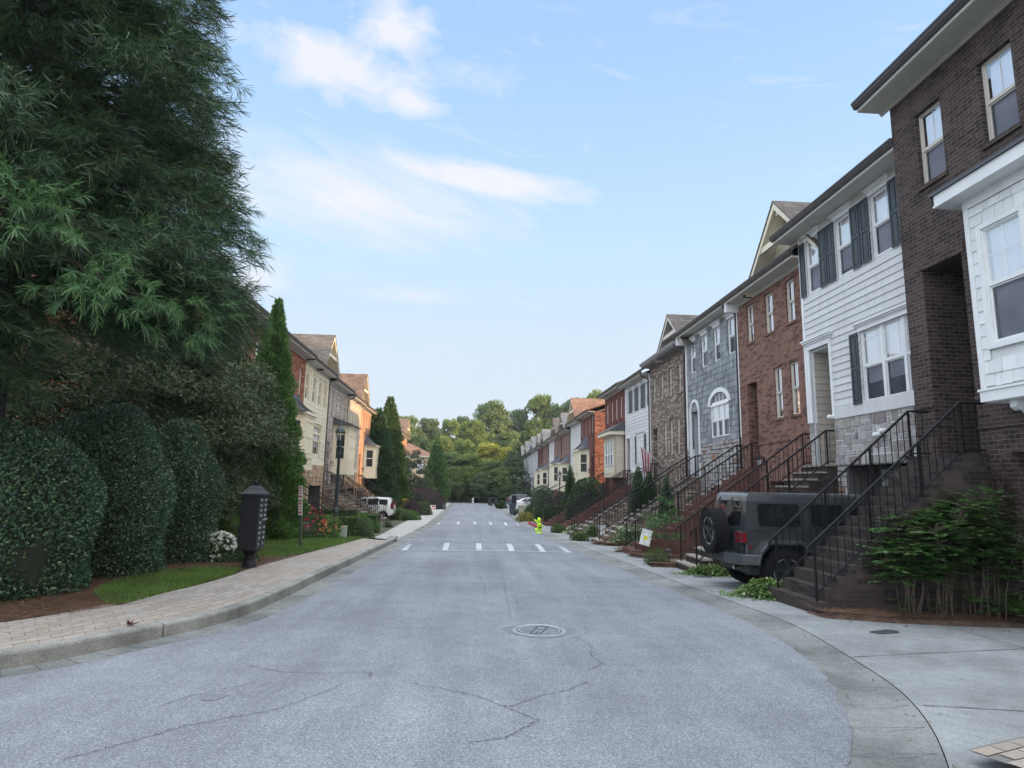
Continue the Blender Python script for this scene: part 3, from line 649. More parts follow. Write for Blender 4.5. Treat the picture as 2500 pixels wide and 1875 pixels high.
# pine straw: thousands of needles on the beds
def straw(polys, name, label, zf, dens=900):
    V = []; F = []
    for poly in polys:
        xs = [p[0] for p in poly]; ys = [p[1] for p in poly]
        for _ in range(int((max(xs)-min(xs))*(max(ys)-min(ys))*dens)):
            x = random.uniform(min(xs), max(xs)); y = random.uniform(min(ys), max(ys))
            if not in_poly((x, y), poly): continue
            a = random.uniform(0, 6.28); L = random.uniform(.05, .13); w = .0028*(1+max(0, y-8)*.06); z = zf(x, y)+random.uniform(.004, .03); dzz = random.gauss(0, .012); b = len(V)
            c, s = math.cos(a), math.sin(a)
            V += [(x-c*L-s*w, y-s*L+c*w, z), (x-c*L+s*w, y-s*L-c*w, z), (x+c*L+s*w, y+s*L-c*w, z+dzz), (x+c*L-s*w, y+s*L+c*w, z+dzz)]; F.append((b, b+1, b+2, b+3))
    return tag(np_mesh(name, V, F, STRAW), label, 'pine straw', kind='stuff')
straw([[(-5.47, 7.75), (-4.66, 9.2), (-5.6, 10.0), (-5.9, 11.5), (-5.8, 13.2), (-4.75, 13.7), (-4.7, 16.3), (-5.6, 16.5), (-7.5, 14), (-9.5, 9), (-9.3, 6.6), (-7, 7.1)], [(-4.2, 24.2), (-4.06, 27), (-9, 27.3), (-10, 26.2), (-6, 26.5), (-4.8, 24.6)]], 'pine_straw',
      'brown pine straw mulch under the clipped bushes beside the paver walk', lambda x, y: zl(x, y), 1100)
# mulch beds on the right, low mounds beside the stairs
def mound(poly, h, name='mulch_bed', mat=MULCH):
    mb = MB(); cx = sum(p[0] for p in poly)/len(poly); cy = sum(p[1] for p in poly)/len(poly); P = crom(list(poly)+[poly[0]], 4); K = 5
    for i in range(len(P)-1):
        for k in range(K):
            def pt(j, s): x = cx+(P[j][0]-cx)*s; y = cy+(P[j][1]-cy)*s; return (x, y, zd(x, y)+0.004+h*(1-s**4))
            s0, s1 = k/K, (k+1)/K
            if k == 0: mb.poly((pt(i, 0), pt(i, s1), pt(i+1, s1)))
            else: mb.quad(pt(i, s0), pt(i, s1), pt(i+1, s1), pt(i+1, s0))
    return tag(mb.build(name, mat), kind='structure')
RB = [[(5.36, 9.40), (6.35, 9.15), (8.5, 9.15), (8.56, 9.95), (5.4, 9.95)], [(4.95, 19.9), (5.3, 19.2), (9.3, 19.2), (9.3, 20.1), (5.2, 20.1)], [(4.75, 16.55), (5.4, 16.5), (9, 16.5), (9.1, 17.4), (5.9, 17.7), (5.1, 17.5)],
      [(4.85, 25.5), (5.3, 24.4), (9.3, 24.4), (9.3, 25.4), (5.3, 25.4)], [(5.0, 32.3), (9.3, 32.3), (9.3, 33.2), (5.3, 33.3)], [(4.9, 21.35), (9.2, 21.35), (9.2, 22.2), (5.4, 22.4)], [(5.0, 26.6), (9.3, 26.6), (9.3, 27.4), (5.2, 27.4)], [(4.8, 37.8), (9.3, 37.8), (9.3, 38.6), (5.1, 38.8)], [(4.9, 44), (9.4, 44), (9.4, 47.5), (4.9, 47.8)]]
for p in RB: mound(p, 0.10)
straw(RB[:6], 'pine_straw', 'brown pine straw in the beds between the brick stairs and the driveways', lambda x, y: zd(x, y)+.08, 900)
# ------------------------------------------------------------------ house kit; facade coordinates: d into the house, u along the street, z up
class FP:
    def __init__(s, X, side): s.X = X; s.s = side
    def __call__(s, d, u, z): return (s.X+s.s*d, u, z)
def fbox(mb, P, d0, u0, z0, d1, u1, z1, m=0):
    a = P(d0, u0, z0); b = P(d1, u1, z1); mb.box(a[0], a[1], a[2], b[0], b[1], b[2], m)
def sub_spans(a, b, cuts):
    out = [(a, b)]
    for c0, c1 in cuts:
        nn = []
        for x0, x1 in out:
            if c1 <= x0 or c0 >= x1: nn.append((x0, x1)); continue
            if c0 > x0: nn.append((x0, c0))
            if c1 < x1: nn.append((c1, x1))
        out = nn
    return [o for o in out if o[1]-o[0] > 0.004]
def flat_wall(mb, P, u0, u1, z0, z1, holes, depth=0.11, d=0.0, m=0):
    us = sorted(set([u0, u1]+[min(max(h[i], u0), u1) for h in holes for i in (0, 1)])); zs = sorted(set([z0, z1]+[min(max(h[i], z0), z1) for h in holes for i in (2, 3)]))
    for i in range(len(us)-1):
        for j in range(len(zs)-1):
            cu, cz = (us[i]+us[i+1])/2, (zs[j]+zs[j+1])/2
            if any(h[0] < cu < h[1] and h[2] < cz < h[3] for h in holes): continue
            mb.quad(P(d, us[i], zs[j]), P(d, us[i+1], zs[j]), P(d, us[i+1], zs[j+1]), P(d, us[i], zs[j+1]), m)
    for h in holes:
        a, b, c, e = h[:4]; dd = h[4] if len(h) > 4 else depth
        if dd <= 0: continue
        c = max(c, z0); e = min(e, z1)
        if e <= c: continue
        mb.quad(P(d, a, c), P(d+dd, a, c), P(d+dd, a, e), P(d, a, e), m); mb.quad(P(d, b, c), P(d+dd, b, c), P(d+dd, b, e), P(d, b, e), m)
        if h[3] <= z1: mb.quad(P(d, a, e), P(d+dd, a, e), P(d+dd, b, e), P(d, b, e), m)
        if h[2] >= z0: mb.quad(P(d, a, c), P(d+dd, a, c), P(d+dd, b, c), P(d, b, c), m)
def lap_wall(mb, P, u0, u1, z0, z1, holes, h=0.185, d=0.0, m=0, proud=0.024):
    z = z0
    while z < z1-0.01:
        zt = min(z+h, z1)
        for sub in ((z, zt),):
            cuts = [(q[0], q[1]) for q in holes if q[2] < zt-0.02 and q[3] > z+0.02]
            for a, b in sub_spans(u0, u1, cuts):
                mb.quad(P(d-proud, a, z), P(d-proud, b, z), P(d-0.002, b, zt), P(d-0.002, a, zt), m); mb.quad(P(d-proud, a, z), P(d-proud, b, z), P(d, b, z), P(d, a, z), m)
                mb.quad(P(d-proud, a, z), P(d-.002, a, zt), P(d+.01, a, zt), P(d+.01, a, z), m); mb.quad(P(d-proud, b, z), P(d-.002, b, zt), P(d+.01, b, zt), P(d+.01, b, z), m)
        z = zt
def shake_wall(mb, P, u0, u1, z0, z1, holes, h=0.19, d=0.0, wmin=0.10, wmax=0.27, stag=0.02, arch=None):
    z = z0; R = random.Random(int(u0*100+z1*10))
    while z < z1-0.01:
        zt = min(z+h, z1); cuts = [(q[0], q[1]) for q in holes if q[2] < zt-0.02 and q[3] > z+0.02]
        if arch:
            cuts += arch(z+h*.4)
        for a, b in sub_spans(u0, u1, cuts):
            u = a
            while u < b-0.002:
                e = min(b, u+R.uniform(wmin, wmax))
                if b-e < 0.05: e = b
                p = 0.018+R.uniform(-.004, .006); zz = z-R.uniform(0, stag)
                A, B_, Cc, D_ = P(d-p, u+.003, zz), P(d-p, e-.003, zz), P(d-.003, e-.003, zt), P(d-.003, u+.003, zt)
                k = len(mb.v); mb.v += [A, B_, Cc, D_, P(d+.006, u+.003, zz), P(d+.006, e-.003, zz), P(d+.006, e-.003, zt), P(d+.006, u+.003, zt)]
                for f in ((0, 1, 2, 3), (0, 1, 5, 4), (1, 2, 6, 5), (0, 3, 7, 4)): mb.f.append(tuple(k+i for i in f)); mb.m.append(0)
                u = e
        z = zt
def stone_wall(mb, P, u0, u1, z0, z1, holes=(), d=0.0, unit=0.13, big=3):
    R = random.Random(int(u0*77+z0*31)); nu = max(1, int(round((u1-u0)/unit))); nz = max(1, int(round((z1-z0)/unit))); du = (u1-u0)/nu; dz = (z1-z0)/nz
    used = np.zeros((nu, nz), bool)
    for i in range(nu):
        for j in range(nz):
            cu, cz = u0+(i+.5)*du, z0+(j+.5)*dz
            if any(h[0] < cu < h[1] and h[2] < cz < h[3] for h in holes): used[i, j] = True
    for j in range(nz):
        for i in range(nu):
            if used[i, j]: continue
            w, h = R.choice([(1, 1), (2, 1), (2, 2), (3, 1), (1, 2), (2, 2), (3, 2), (2, 1)]) if big >= 3 else R.choice([(1, 1), (2, 1), (1, 1), (2, 2)])
            w = min(w, nu-i); h = min(h, nz-j)
            while w > 1 and used[i:i+w, j:j+h].any(): w -= 1
            while h > 1 and used[i:i+w, j:j+h].any(): h -= 1
            used[i:i+w, j:j+h] = True; g = 0.009; p = R.uniform(.014, .05); a, b, c, e = u0+i*du+g, u0+(i+w)*du-g, z0+j*dz+g, z0+(j+h)*dz-g; jt = lambda: R.uniform(-.007, .007)
            o = [P(d+.01, a, c), P(d+.01, b, c), P(d+.01, b, e), P(d+.01, a, e)]; f = [P(d-p, a+.008+jt(), c+.008+jt()), P(d-p, b-.008+jt(), c+.008+jt()), P(d-p+.004, b-.008+jt(), e-.008+jt()), P(d-p, a+.008+jt(), e-.008+jt())]
            k = len(mb.v); mb.v += o+f
            for q in ((4, 5, 6, 7), (0, 1, 5, 4), (1, 2, 6, 5), (2, 3, 7, 6), (3, 0, 4, 7)): mb.f.append(tuple(k+t for t in q)); mb.m.append(0)
def ring(mb, P, u0, u1, z0, z1, w, d0, d1, m=0):
    fbox(mb, P, d0, u0, z0, d1, u0+w, z1, m); fbox(mb, P, d0, u1-w, z0, d1, u1, z1, m); fbox(mb, P, d0, u0+w, z0, d1, u1-w, z0+w, m); fbox(mb, P, d0, u0+w, z1-w, d1, u1-w, z1, m)
def window(house, P, u0, u1, z0, z1, d=0.09, fm=TRIMB, screen=True, near=True, muntin=False, sill=None, head=None, dark=False, bars=None, split=0.5, blind_to=0.0, mull=0):
    """double-hung unit: window > pane, screen, blind, sill, head_trim"""
    u0, u1 = min(u0, u1), max(u0, u1); zm = z0+(z1-z0)*split; blind_to = max(blind_to, [0, 0, .5, 0, .12, .25, 0][int(abs(u0*7.3+z0*3.1)) % 7])
    w = 0.03 if near else 0.05; mb = MB()
    ring(mb, P, u0, u1, z0, z1, w, d, d+.07)
    n = mull+1; xs = [u0+w+(u1-u0-2*w)*i/n for i in range(n+1)]
    for i in range(1, n): fbox(mb, P, d-.004, xs[i]-.045, z0+w, d+.066, xs[i]+.045, z1-w)
    cells = [(xs[i]+(.045 if i > 0 else 0), xs[i+1]-(.045 if i < n-1 else 0)) for i in range(n)]
    for a, b in cells:
        s = 0.022; fbox(mb, P, d+.012, a, zm-.022, d+.058, b, zm+.022)
        for (q0, q1, dd) in ((zm+.028, z1-w, .02), (z0+w, zm-.028, .035)):
            fbox(mb, P, d+dd, a, q0, d+dd+.028, a+s, q1); fbox(mb, P, d+dd, b-s, q0, d+dd+.028, b, q1); fbox(mb, P, d+dd, a+s, q1-s, d+dd+.028, b-s, q1); fbox(mb, P, d+dd, a+s, q0, d+dd+.028, b-s, q0+s)
        if muntin == 'prairie' and near:
            t = .014; q0, q1 = zm+.06, z1-w-s; fbox(mb, P, d+.030, a+.13, q0, d+.040, a+.13+t, q1); fbox(mb, P, d+.030, b-.13-t, q0, d+.040, b-.13, q1); fbox(mb, P, d+.031, a+s, q1-.15, d+.039, b-s, q1-.15+t)
        elif muntin == 'cross':
            t = .016; q0, q1 = zm+.06, z1-w-s; c = (a+b)/2; fbox(mb, P, d+.030, c-t/2, q0, d+.040, c+t/2, q1); fbox(mb, P, d+.031, a+s, (q0+q1)/2-t/2, d+.039, b-s, (q0+q1)/2+t/2)
        elif muntin == 'vert':
            t = .014; q0, q1 = zm+.06, z1-w-s; c = (a+b)/2; fbox(mb, P, d+.030, c-t/2, q0, d+.040, c+t/2, q1)
        elif muntin == 'grid':
            t = .03; c = a+(b-a)/3; e = a+2*(b-a)/3
            for q in (c, e): fbox(mb, P, d+.018, q-t/2, z0+w+.01, d+.04, q+t/2, z1-w-.01)
    win = mb.build('window', fm, house)
    if dark and not near:
        g = MB(); fbox(g, P, d+.045, u0+w, z0+w, d+.05, u1-w, z1-w); g.build('pane', DARKGL, win)
    else:
        g = MB(); h = MB(); bl = MB(); bd = MB()
        for a, b in cells:
            g.quad(P(d+.034, a+.02, zm+.02), P(d+.034, b-.02, zm+.02), P(d+.034, b-.02, z1-w-.02), P(d+.034, a+.02, z1-w-.02))
            (h if screen else g).quad(P(d+.048, a+.02, z0+w+.02), P(d+.048, b-.02, z0+w+.02), P(d+.048, b-.02, zm-.01), P(d+.048, a+.02, zm-.01))
            zb = z0+w+blind_to*(z1-z0)
            if near:
                zz = z1-w-.02
                while zz > zb:
                    bl.quad(P(d+.085, a+.03, zz), P(d+.085, b-.03, zz), P(d+.103, b-.03, zz-.040), P(d+.103, a+.03, zz-.040)); zz -= .043
            else: bl.quad(P(d+.09, a+.03, zb), P(d+.09, b-.03, zb), P(d+.09, b-.03, z1-w-.02), P(d+.09, a+.03, z1-w-.02))
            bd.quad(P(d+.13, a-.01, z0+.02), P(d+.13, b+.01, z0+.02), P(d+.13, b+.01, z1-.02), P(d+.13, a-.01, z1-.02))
        g.build('pane', GLASS, win, fixn=False)
        if screen: h.build('screen', SCREEN, win, fixn=False)
        if len(bl.v): bl.build('blind', BLINDD if dark else BLIND, win, fixn=False)
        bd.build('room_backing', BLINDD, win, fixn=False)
    if sill:
        s_ = MB(); fbox(s_, P, -.045, u0-.05, z0-.075, d+.02, u1+.05, z0-.003); s_.build('sill', sill, win)
    if head:
        hm = MB()
        for (e, p, a, b) in ((.03, .03, 0, .10), (.06, .05, .10, .13), (.09, .08, .13, .165), (.13, .11, .165, .195)): fbox(hm, P, -p, u0-e, z1+a+.003, -.001, u1+e, z1+b+.003)
        hm.build('head_trim', head, win)
    return win
def shutter(house, P, u0, u1, z0, z1):
    mb = MB(); w = .055; ring(mb, P, u0, u1, z0, z1, w, -.05, -.018); zm = (z0+z1)/2; fbox(mb, P, -.05, u0+w, zm-.035, -.018, u1-w, zm+.035)
    fbox(mb, P, -.034, u0+w, z0+w, -.02, u1-w, zm-.035); fbox(mb, P, -.034, u0+w, zm+.035, -.02, u1-w, z1-w)
    for a, b in ((z0+w, zm-.035), (zm+.035, z1-w)):
        fbox(mb, P, -.046, u0+w+.035, a+.035, -.03, u1-w-.035, b-.035)
    return mb.build('shutter', SHUT, house)
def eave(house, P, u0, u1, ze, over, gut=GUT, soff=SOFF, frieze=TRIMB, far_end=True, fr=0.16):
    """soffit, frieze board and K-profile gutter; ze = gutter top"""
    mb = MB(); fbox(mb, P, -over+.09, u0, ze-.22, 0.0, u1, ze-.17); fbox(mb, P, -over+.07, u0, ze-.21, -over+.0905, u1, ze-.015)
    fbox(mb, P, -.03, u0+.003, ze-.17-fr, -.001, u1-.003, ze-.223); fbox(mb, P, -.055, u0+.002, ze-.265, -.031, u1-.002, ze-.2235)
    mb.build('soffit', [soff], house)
    g = MB(); pr = [(-over+.069, ze-.15), (-over+.02, ze-.15), (-over-.015, ze-.085), (-over-.03, ze-.045), (-over-.045, ze-.03), (-over-.045, ze), (-over-.03, ze), (-over-.03, ze-.02), (-over+.069, ze-.05)]
    g.extrude([P(d, u0-.03, z) for d, z in pr], (0, u1-u0+.06, 0)); g.build('gutter', gut, house)
def roofs(house, P, u0, u1, ze, over, depth, mat=ROOF, pitch=0.62, hipL=False):
    rz = ze+(depth/2)*pitch; mb = MB(); t = .09; e0 = -over-.02
    def slab(a, b, c, d_): mb.hexa([*(tuple(Vector(q)-Vector((0, 0, t))) for q in (a, b, c, d_)), a, b, c, d_])
    slab(P(e0, u0-.05, ze+.005), P(e0, u1+.05, ze+.005), P(depth/2, u1+.05, rz), P(depth/2, u0-.05, rz))
    slab(P(depth/2, u0-.05, rz), P(depth/2, u1+.05, rz), P(depth+over, u1+.05, ze), P(depth+over, u0-.05, ze))
    mb.build('roof', mat, house)
def gable(house, P, uc, hw, zb, zp, wall, rake=TRIMC, roofm=ROOF, set_=-0.45, wall_d=0.05, back=4.5, lap=True, vent=False, brk=True):
    """cross gable over the eave: gable > rake boards etc."""
    k = (zp-zb)/hw; mb = MB(); W_ = hw-.12
    mb.poly([P(wall_d, uc-W_, zb), P(wall_d, uc+W_, zb), P(wall_d, uc, zp-.12)])
    n = int((zp-zb)/.2)
    if lap:
        for i in range(n):
            za, zc = zb+i*.2, zb+(i+1)*.2-.004; wa = W_*(1-(i*.2)/(zp-zb-.12)); wb = W_*(1-min(1, ((i+1)*.2)/(zp-zb-.12)))
            if wa < .1: break
            mb.quad(P(wall_d-.018, uc-wa, za), P(wall_d-.018, uc+wa, za), P(wall_d-.003, uc+wb, zc), P(wall_d-.003, uc-wb, zc)); mb.quad(P(wall_d-.018, uc-wa, za), P(wall_d-.018, uc+wa, za), P(wall_d, uc+wa, za), P(wall_d, uc-wa, za))
    g = mb.build('gable', wall, house)
    r = MB()
    for s in (-1, 1):
        a = (uc+s*(hw+.1), zb-.1*k); b = (uc, zp); nw = .20
        q = [P(set_, a[0], a[1]), P(set_, b[0], b[1]), P(set_, b[0], b[1]-nw*1.15), P(set_, a[0]-s*nw*.6, a[1]-.03)]
        r.extrude(q, Vector(P(set_+.035, 0, 0))-Vector(P(set_, 0, 0)))
        # overhang lining
        r.extrude([P(set_+.036, a[0]-s*.02, a[1]-.035), P(set_+.036, b[0], b[1]-.06), P(wall_d, b[0], b[1]-.06), P(wall_d, a[0]-s*.02, a[1]-.035)], (0, 0, -.03))
    zc = zb+(zp-zb)*.45; wc = hw*(1-.45)-.04
    fbox(r, P, set_+.04, uc-wc, zc-.09, set_+.16, uc+wc, zc+.09)
    if brk:
        fbox(r, P, set_+.1, uc-.06, zp-.42, wall_d, uc+.06, zp-.26)
    r.build('rake_board', rake, g)
    if vent:
        v = MB(); fbox(v, P, wall_d-.03, uc-.2, zb+.25*(zp-zb), wall_d-.019, uc+.2, zb+.62*(zp-zb)); v.build('window', DARKGL, g)
    f = MB(); t = .05
    for s in (-1, 1):
        a = (uc+s*(hw+.18), zb-.18*k); b = (uc, zp+.04)
        p4 = [P(set_-.03, a[0], a[1]+.05), P(set_-.03, b[0], b[1]+.02), P(back, b[0], b[1]+.02), P(back, a[0], a[1]+.05)]
        f.hexa([*(tuple(Vector(q)-Vector((0, 0, t))) for q in p4), *p4])
    f.build('gable_roof', roofm, g)
def downspout(house, P, u, ze, z0, over, m=GUT, d=-.05):
    mb = MB(); mb.tube([P(-over+.02, u, ze-.12), P(-over+.03, u, ze-.26), P(-over+.12, u, ze-.36), P(d-.08, u, ze-.46), P(d, u, ze-.58), P(d, u, z0)], .042, 8); mb.build('downspout', m, house, smooth=True)
def body(house, P, u0, u1, z0, z1, depth, mat, d0=0.14):
    mb = MB()
    for u in (u0+.004, u1-.004): mb.quad(P(0.0, u, z0), P(depth, u, z0), P(depth, u, z1), P(0.0, u, z1))
    mb.quad(P(depth, u0, z0), P(depth, u1, z0), P(depth, u1, z1), P(depth, u0, z1))
    return mb.build('side_wall', mat, house)
def alcove(house, P, u0, u1, z0, z1, depth, wallm, doorm=DOORB, d0=0.0, lap=None, ceil=TRIM):
    u0 += .004; u1 -= .004; z1 -= .004
    mb = MB()
    mb.quad(P(d0, u0, z0), P(depth, u0, z0), P(depth, u0, z1), P(d0, u0, z1)); mb.quad(P(d0, u1, z0), P(depth, u1, z0), P(depth, u1, z1), P(d0, u1, z1))
    mb.quad(P(depth, u0, z0), P(depth, u1, z0), P(depth, u1, z1), P(depth, u0, z1)); mb.build('entry_wall', wallm, house, fixn=False)
    if lap:   # boards on the far jamb, which the street sees
        lb = MB(); uf = max(u0, u1); z = z0
        while z < z1-.02:
            zt = min(z+.185, z1); lb.quad(P(d0+.04, uf-.018, z), P(depth, uf-.018, z), P(depth, uf-.003, zt), P(d0+.04, uf-.003, zt)); lb.quad(P(d0+.04, uf-.018, z), P(depth, uf-.018, z), P(depth, uf-.001, z), P(d0+.04, uf-.001, z)); z = zt
        lb.build('entry_siding', lap, house, fixn=False)
    c = MB(); fbox(c, P, d0+.02, u0+.002, z1-.06, depth-.003, u1-.002, z1-.004); c.build('entry_ceiling', ceil, house)
    w = min(.95, abs(u1-u0)-.1); uc = (u0+u1)/2; dm = MB(); fbox(dm, P, depth-.06, uc-w/2, z0+.01, depth-.005, uc+w/2, z0+2.1)
    for (a, b, c2, e) in ((.14, .44, .25, .95), (.56, .86, .25, .95), (.14, .44, 1.1, 1.9), (.56, .86, 1.1, 1.9)): fbox(dm, P, depth-.072, uc-w/2+a*w, z0+c2, depth-.061, uc-w/2+b*w, z0+e)
    do = dm.build('door', doorm, house)
    k = MB(); k.lathe([(.012, 0), (.03, .02), (.03, .05), (.01, .065)], 10, 'x', P(depth-.13, uc-w/2+.08, z0+1.0)); k.build('handle', CASTD, do)
def garage(house, P, u0, u1, z0, z1, wallm, depth=0.7, m=DOORW):
    u0 += .005; u1 -= .005; z1 -= .005
    mb = MB()
    for u in (u0, u1): mb.quad(P(.0, u, z0), P(depth, u, z0), P(depth, u, z1), P(.0, u, z1))
    mb.quad(P(0, u0, z1), P(depth, u0, z1), P(depth, u1, z1), P(0, u1, z1)); mb.build('garage_reveal', wallm, house, fixn=False)
    d = MB(); fbox(d, P, depth-.05, u0+.003, z0, depth, u1-.003, z1); n = 4; h = (z1-z0)/n; k = max(2, int((u1-u0)/.6)); w = (u1-u0)/k
    for i in range(n):
        for j in range(k): fbox(d, P, depth-.066, u0+j*w+.06, z0+i*h+.06, depth-.051, u0+(j+1)*w-.06, z0+(i+1)*h-.05)
    d.build('garage_door', m, house)
def lantern(house, P, u, z, d=0.0, s=1.0):
    mb = MB(); fbox(mb, P, d-.02, u-.05, z-.09, d, u+.05, z+.09); x, y, zz = P(d-.16, u, z); mb.tube([P(d-.02, u, z+.05), P(d-.10, u, z+.13), P(d-.16, u, z+.10)], .012, 6)
    mb.lathe([(.02, .11*s), (.03, .09*s), (.085*s, .04*s), (.085*s, .03*s), (.07*s, .03*s)], 8, 'z', (x, y, zz)); mb.lathe([(.05*s, -.20*s), (.055*s, -.18*s), (.02, -.22*s)], 8, 'z', (x, y, zz))
    for k in range(4): a = math.pi/4+k*math.pi/2; mb.tube([(x+.07*s*math.cos(a), y+.07*s*math.sin(a), zz+.03*s), (x+.05*s*math.cos(a), y+.05*s*math.sin(a), zz-.18*s)], .007, 4)
    l = mb.build('wall_lantern', IRON, house); g = MB(); g.lathe([(.045*s, -.17*s), (.062*s, .028*s)], 8, 'z', (x, y, zz)); g.build('lantern_glass', GLASS, l)
def metal_cap(house, P, u0, u1, z0, z1, proj, chamf=0.35, m=METR):
    """flared standing-seam bonnet over a bay"""
    mb = MB(); n = 7; rows = []
    for i in range(n+1):
        t = i/n; f = (1-t)**1.7; z = z0+(z1-z0)*t
        s = f; a = u0-.1+(1-s)*((u1-u0)/2*.55); b = u1+.1-(1-s)*((u1-u0)/2*.55); pr = -proj*s-.02
        rows.append([P(0.0, a-.0, z), P(pr, a+chamf*s*.6, z), P(pr, b-chamf*s*.6, z), P(0.0, b, z)])
    for i in range(n):
        for k in range(3): mb.quad(rows[i][k], rows[i][k+1], rows[i+1][k+1], rows[i+1][k])
    mb.poly(rows[0])
    for k in range(1, 8):
        t = k/8
        path = [tuple(Vector(r[1])*(1-t)+Vector(r[2])*t+Vector((0, 0, .012))) for r in rows]; mb.tube(path, .014, 4)
    return mb.build('bay_roof', m, house)
def bay(house, P, u0, u1, z0, z1, proj, trim=TRIMC, winz=None, cap=None, chamf=0.0, screen=True, dark=False, near=False, panel=True):
    """projecting bay: bay (body) > panels; windows on front and near side"""
    mb = MB(); c = chamf
    pts = [(0.0, u0), (-proj, u0+c), (-proj, u1-c), (0.0, u1)]
    for i in range(3):
        (d0, a0), (d1, a1) = pts[i], pts[i+1]; mb.quad(P(d0, a0, z0), P(d1, a1, z0), P(d1, a1, z1), P(d0, a0, z1))
    mb.poly([P(d, a, z0) for d, a in pts]); mb.poly([P(d, a, z1) for d, a in pts])
    # base and crown bands
    for (za, zb, e) in ((z0-.02, z0+.16, .03), (z1-.22, z1, .03), (z1-.08, z1+.05, .12)):
        q = [(0.0, u0-e), (-proj-e, u0+c-e*.6), (-proj-e, u1-c+e*.6), (0.0, u1+e)]
        mb.hexa([*(P(d, a, za) for d, a in q), *(P(d, a, zb) for d, a in q)])
    b_ = mb.build('bay', trim, house)
    wz0, wz1 = winz
    # front window panes
    wl = u1-u0-2*c-.3; fr = MB(); gl = MB()
    fu0, fu1 = u0+c+.15, u1-c-.15; d = -proj
    fp = FP(P(-proj-.012, 0, 0)[0], P.s)
    window(house, fp, fu0, fu1, wz0, wz1, d=-.02, fm=trim, screen=screen, near=near, dark=dark)
    # near-side light (faces the viewer, towards -Y)
    (d0, a0), (d1, a1) = pts[0], pts[1]
    def S(t, off, z): return tuple(Vector(P(d0+(d1-d0)*t, a0+(a1-a0)*t, z))+Vector((0, -off, 0)))
    f = MB()
    for (ta, tb, za, zb) in ((.14, .24, wz0, wz1), (.76, .86, wz0, wz1), (.14, .86, wz0-.06, wz0+.03), (.14, .86, wz1-.03, wz1+.06), (.2, .8, (wz0+wz1)/2-.03, (wz0+wz1)/2+.03)):
        f.hexa([S(ta, -.01, za), S(tb, -.01, za), S(tb, .03, za), S(ta, .03, za), S(ta, -.01, zb), S(tb, -.01, zb), S(tb, .03, zb), S(ta, .03, zb)])
    w = f.build('side_window', trim, b_); g = MB(); g.hexa([S(.22, .002, wz0), S(.78, .002, wz0), S(.78, .012, wz0), S(.22, .012, wz0), S(.22, .002, wz1), S(.78, .002, wz1), S(.78, .012, wz1), S(.22, .012, wz1)]); g.build('side_pane', DARKGL, b_)
    if panel:
        pm = MB(); zp0, zp1 = z0+.26, wz0-.16
        if zp1-zp0 > .15: ring(pm, fp, fu0, fu1, zp0, zp1, .06, -.02, .0); pm.build('panel', trim, b_)
    return b_
def brackets(house, P, us, z, proj, m=TRIM):
    for u in us:
        mb = MB(); pts = [(-.0, z), (-proj, z), (-proj, z-.10), (-proj*.86, z-.15), (-proj*.72, z-.12), (-proj*.55, z-.20), (-proj*.34, z-.24), (-proj*.25, z-.38), (-.1, z-.46), (-.0, z-.48)]
        mb.extrude([P(d, u-.06, zz) for d, zz in pts], (0, .12, 0)); mb.build('bracket', m, house)
def new_house(label, X, side, yc, z, cat='house', group=None, name='townhouse'):
    return thing(name, label, cat, (X, yc, z), group)
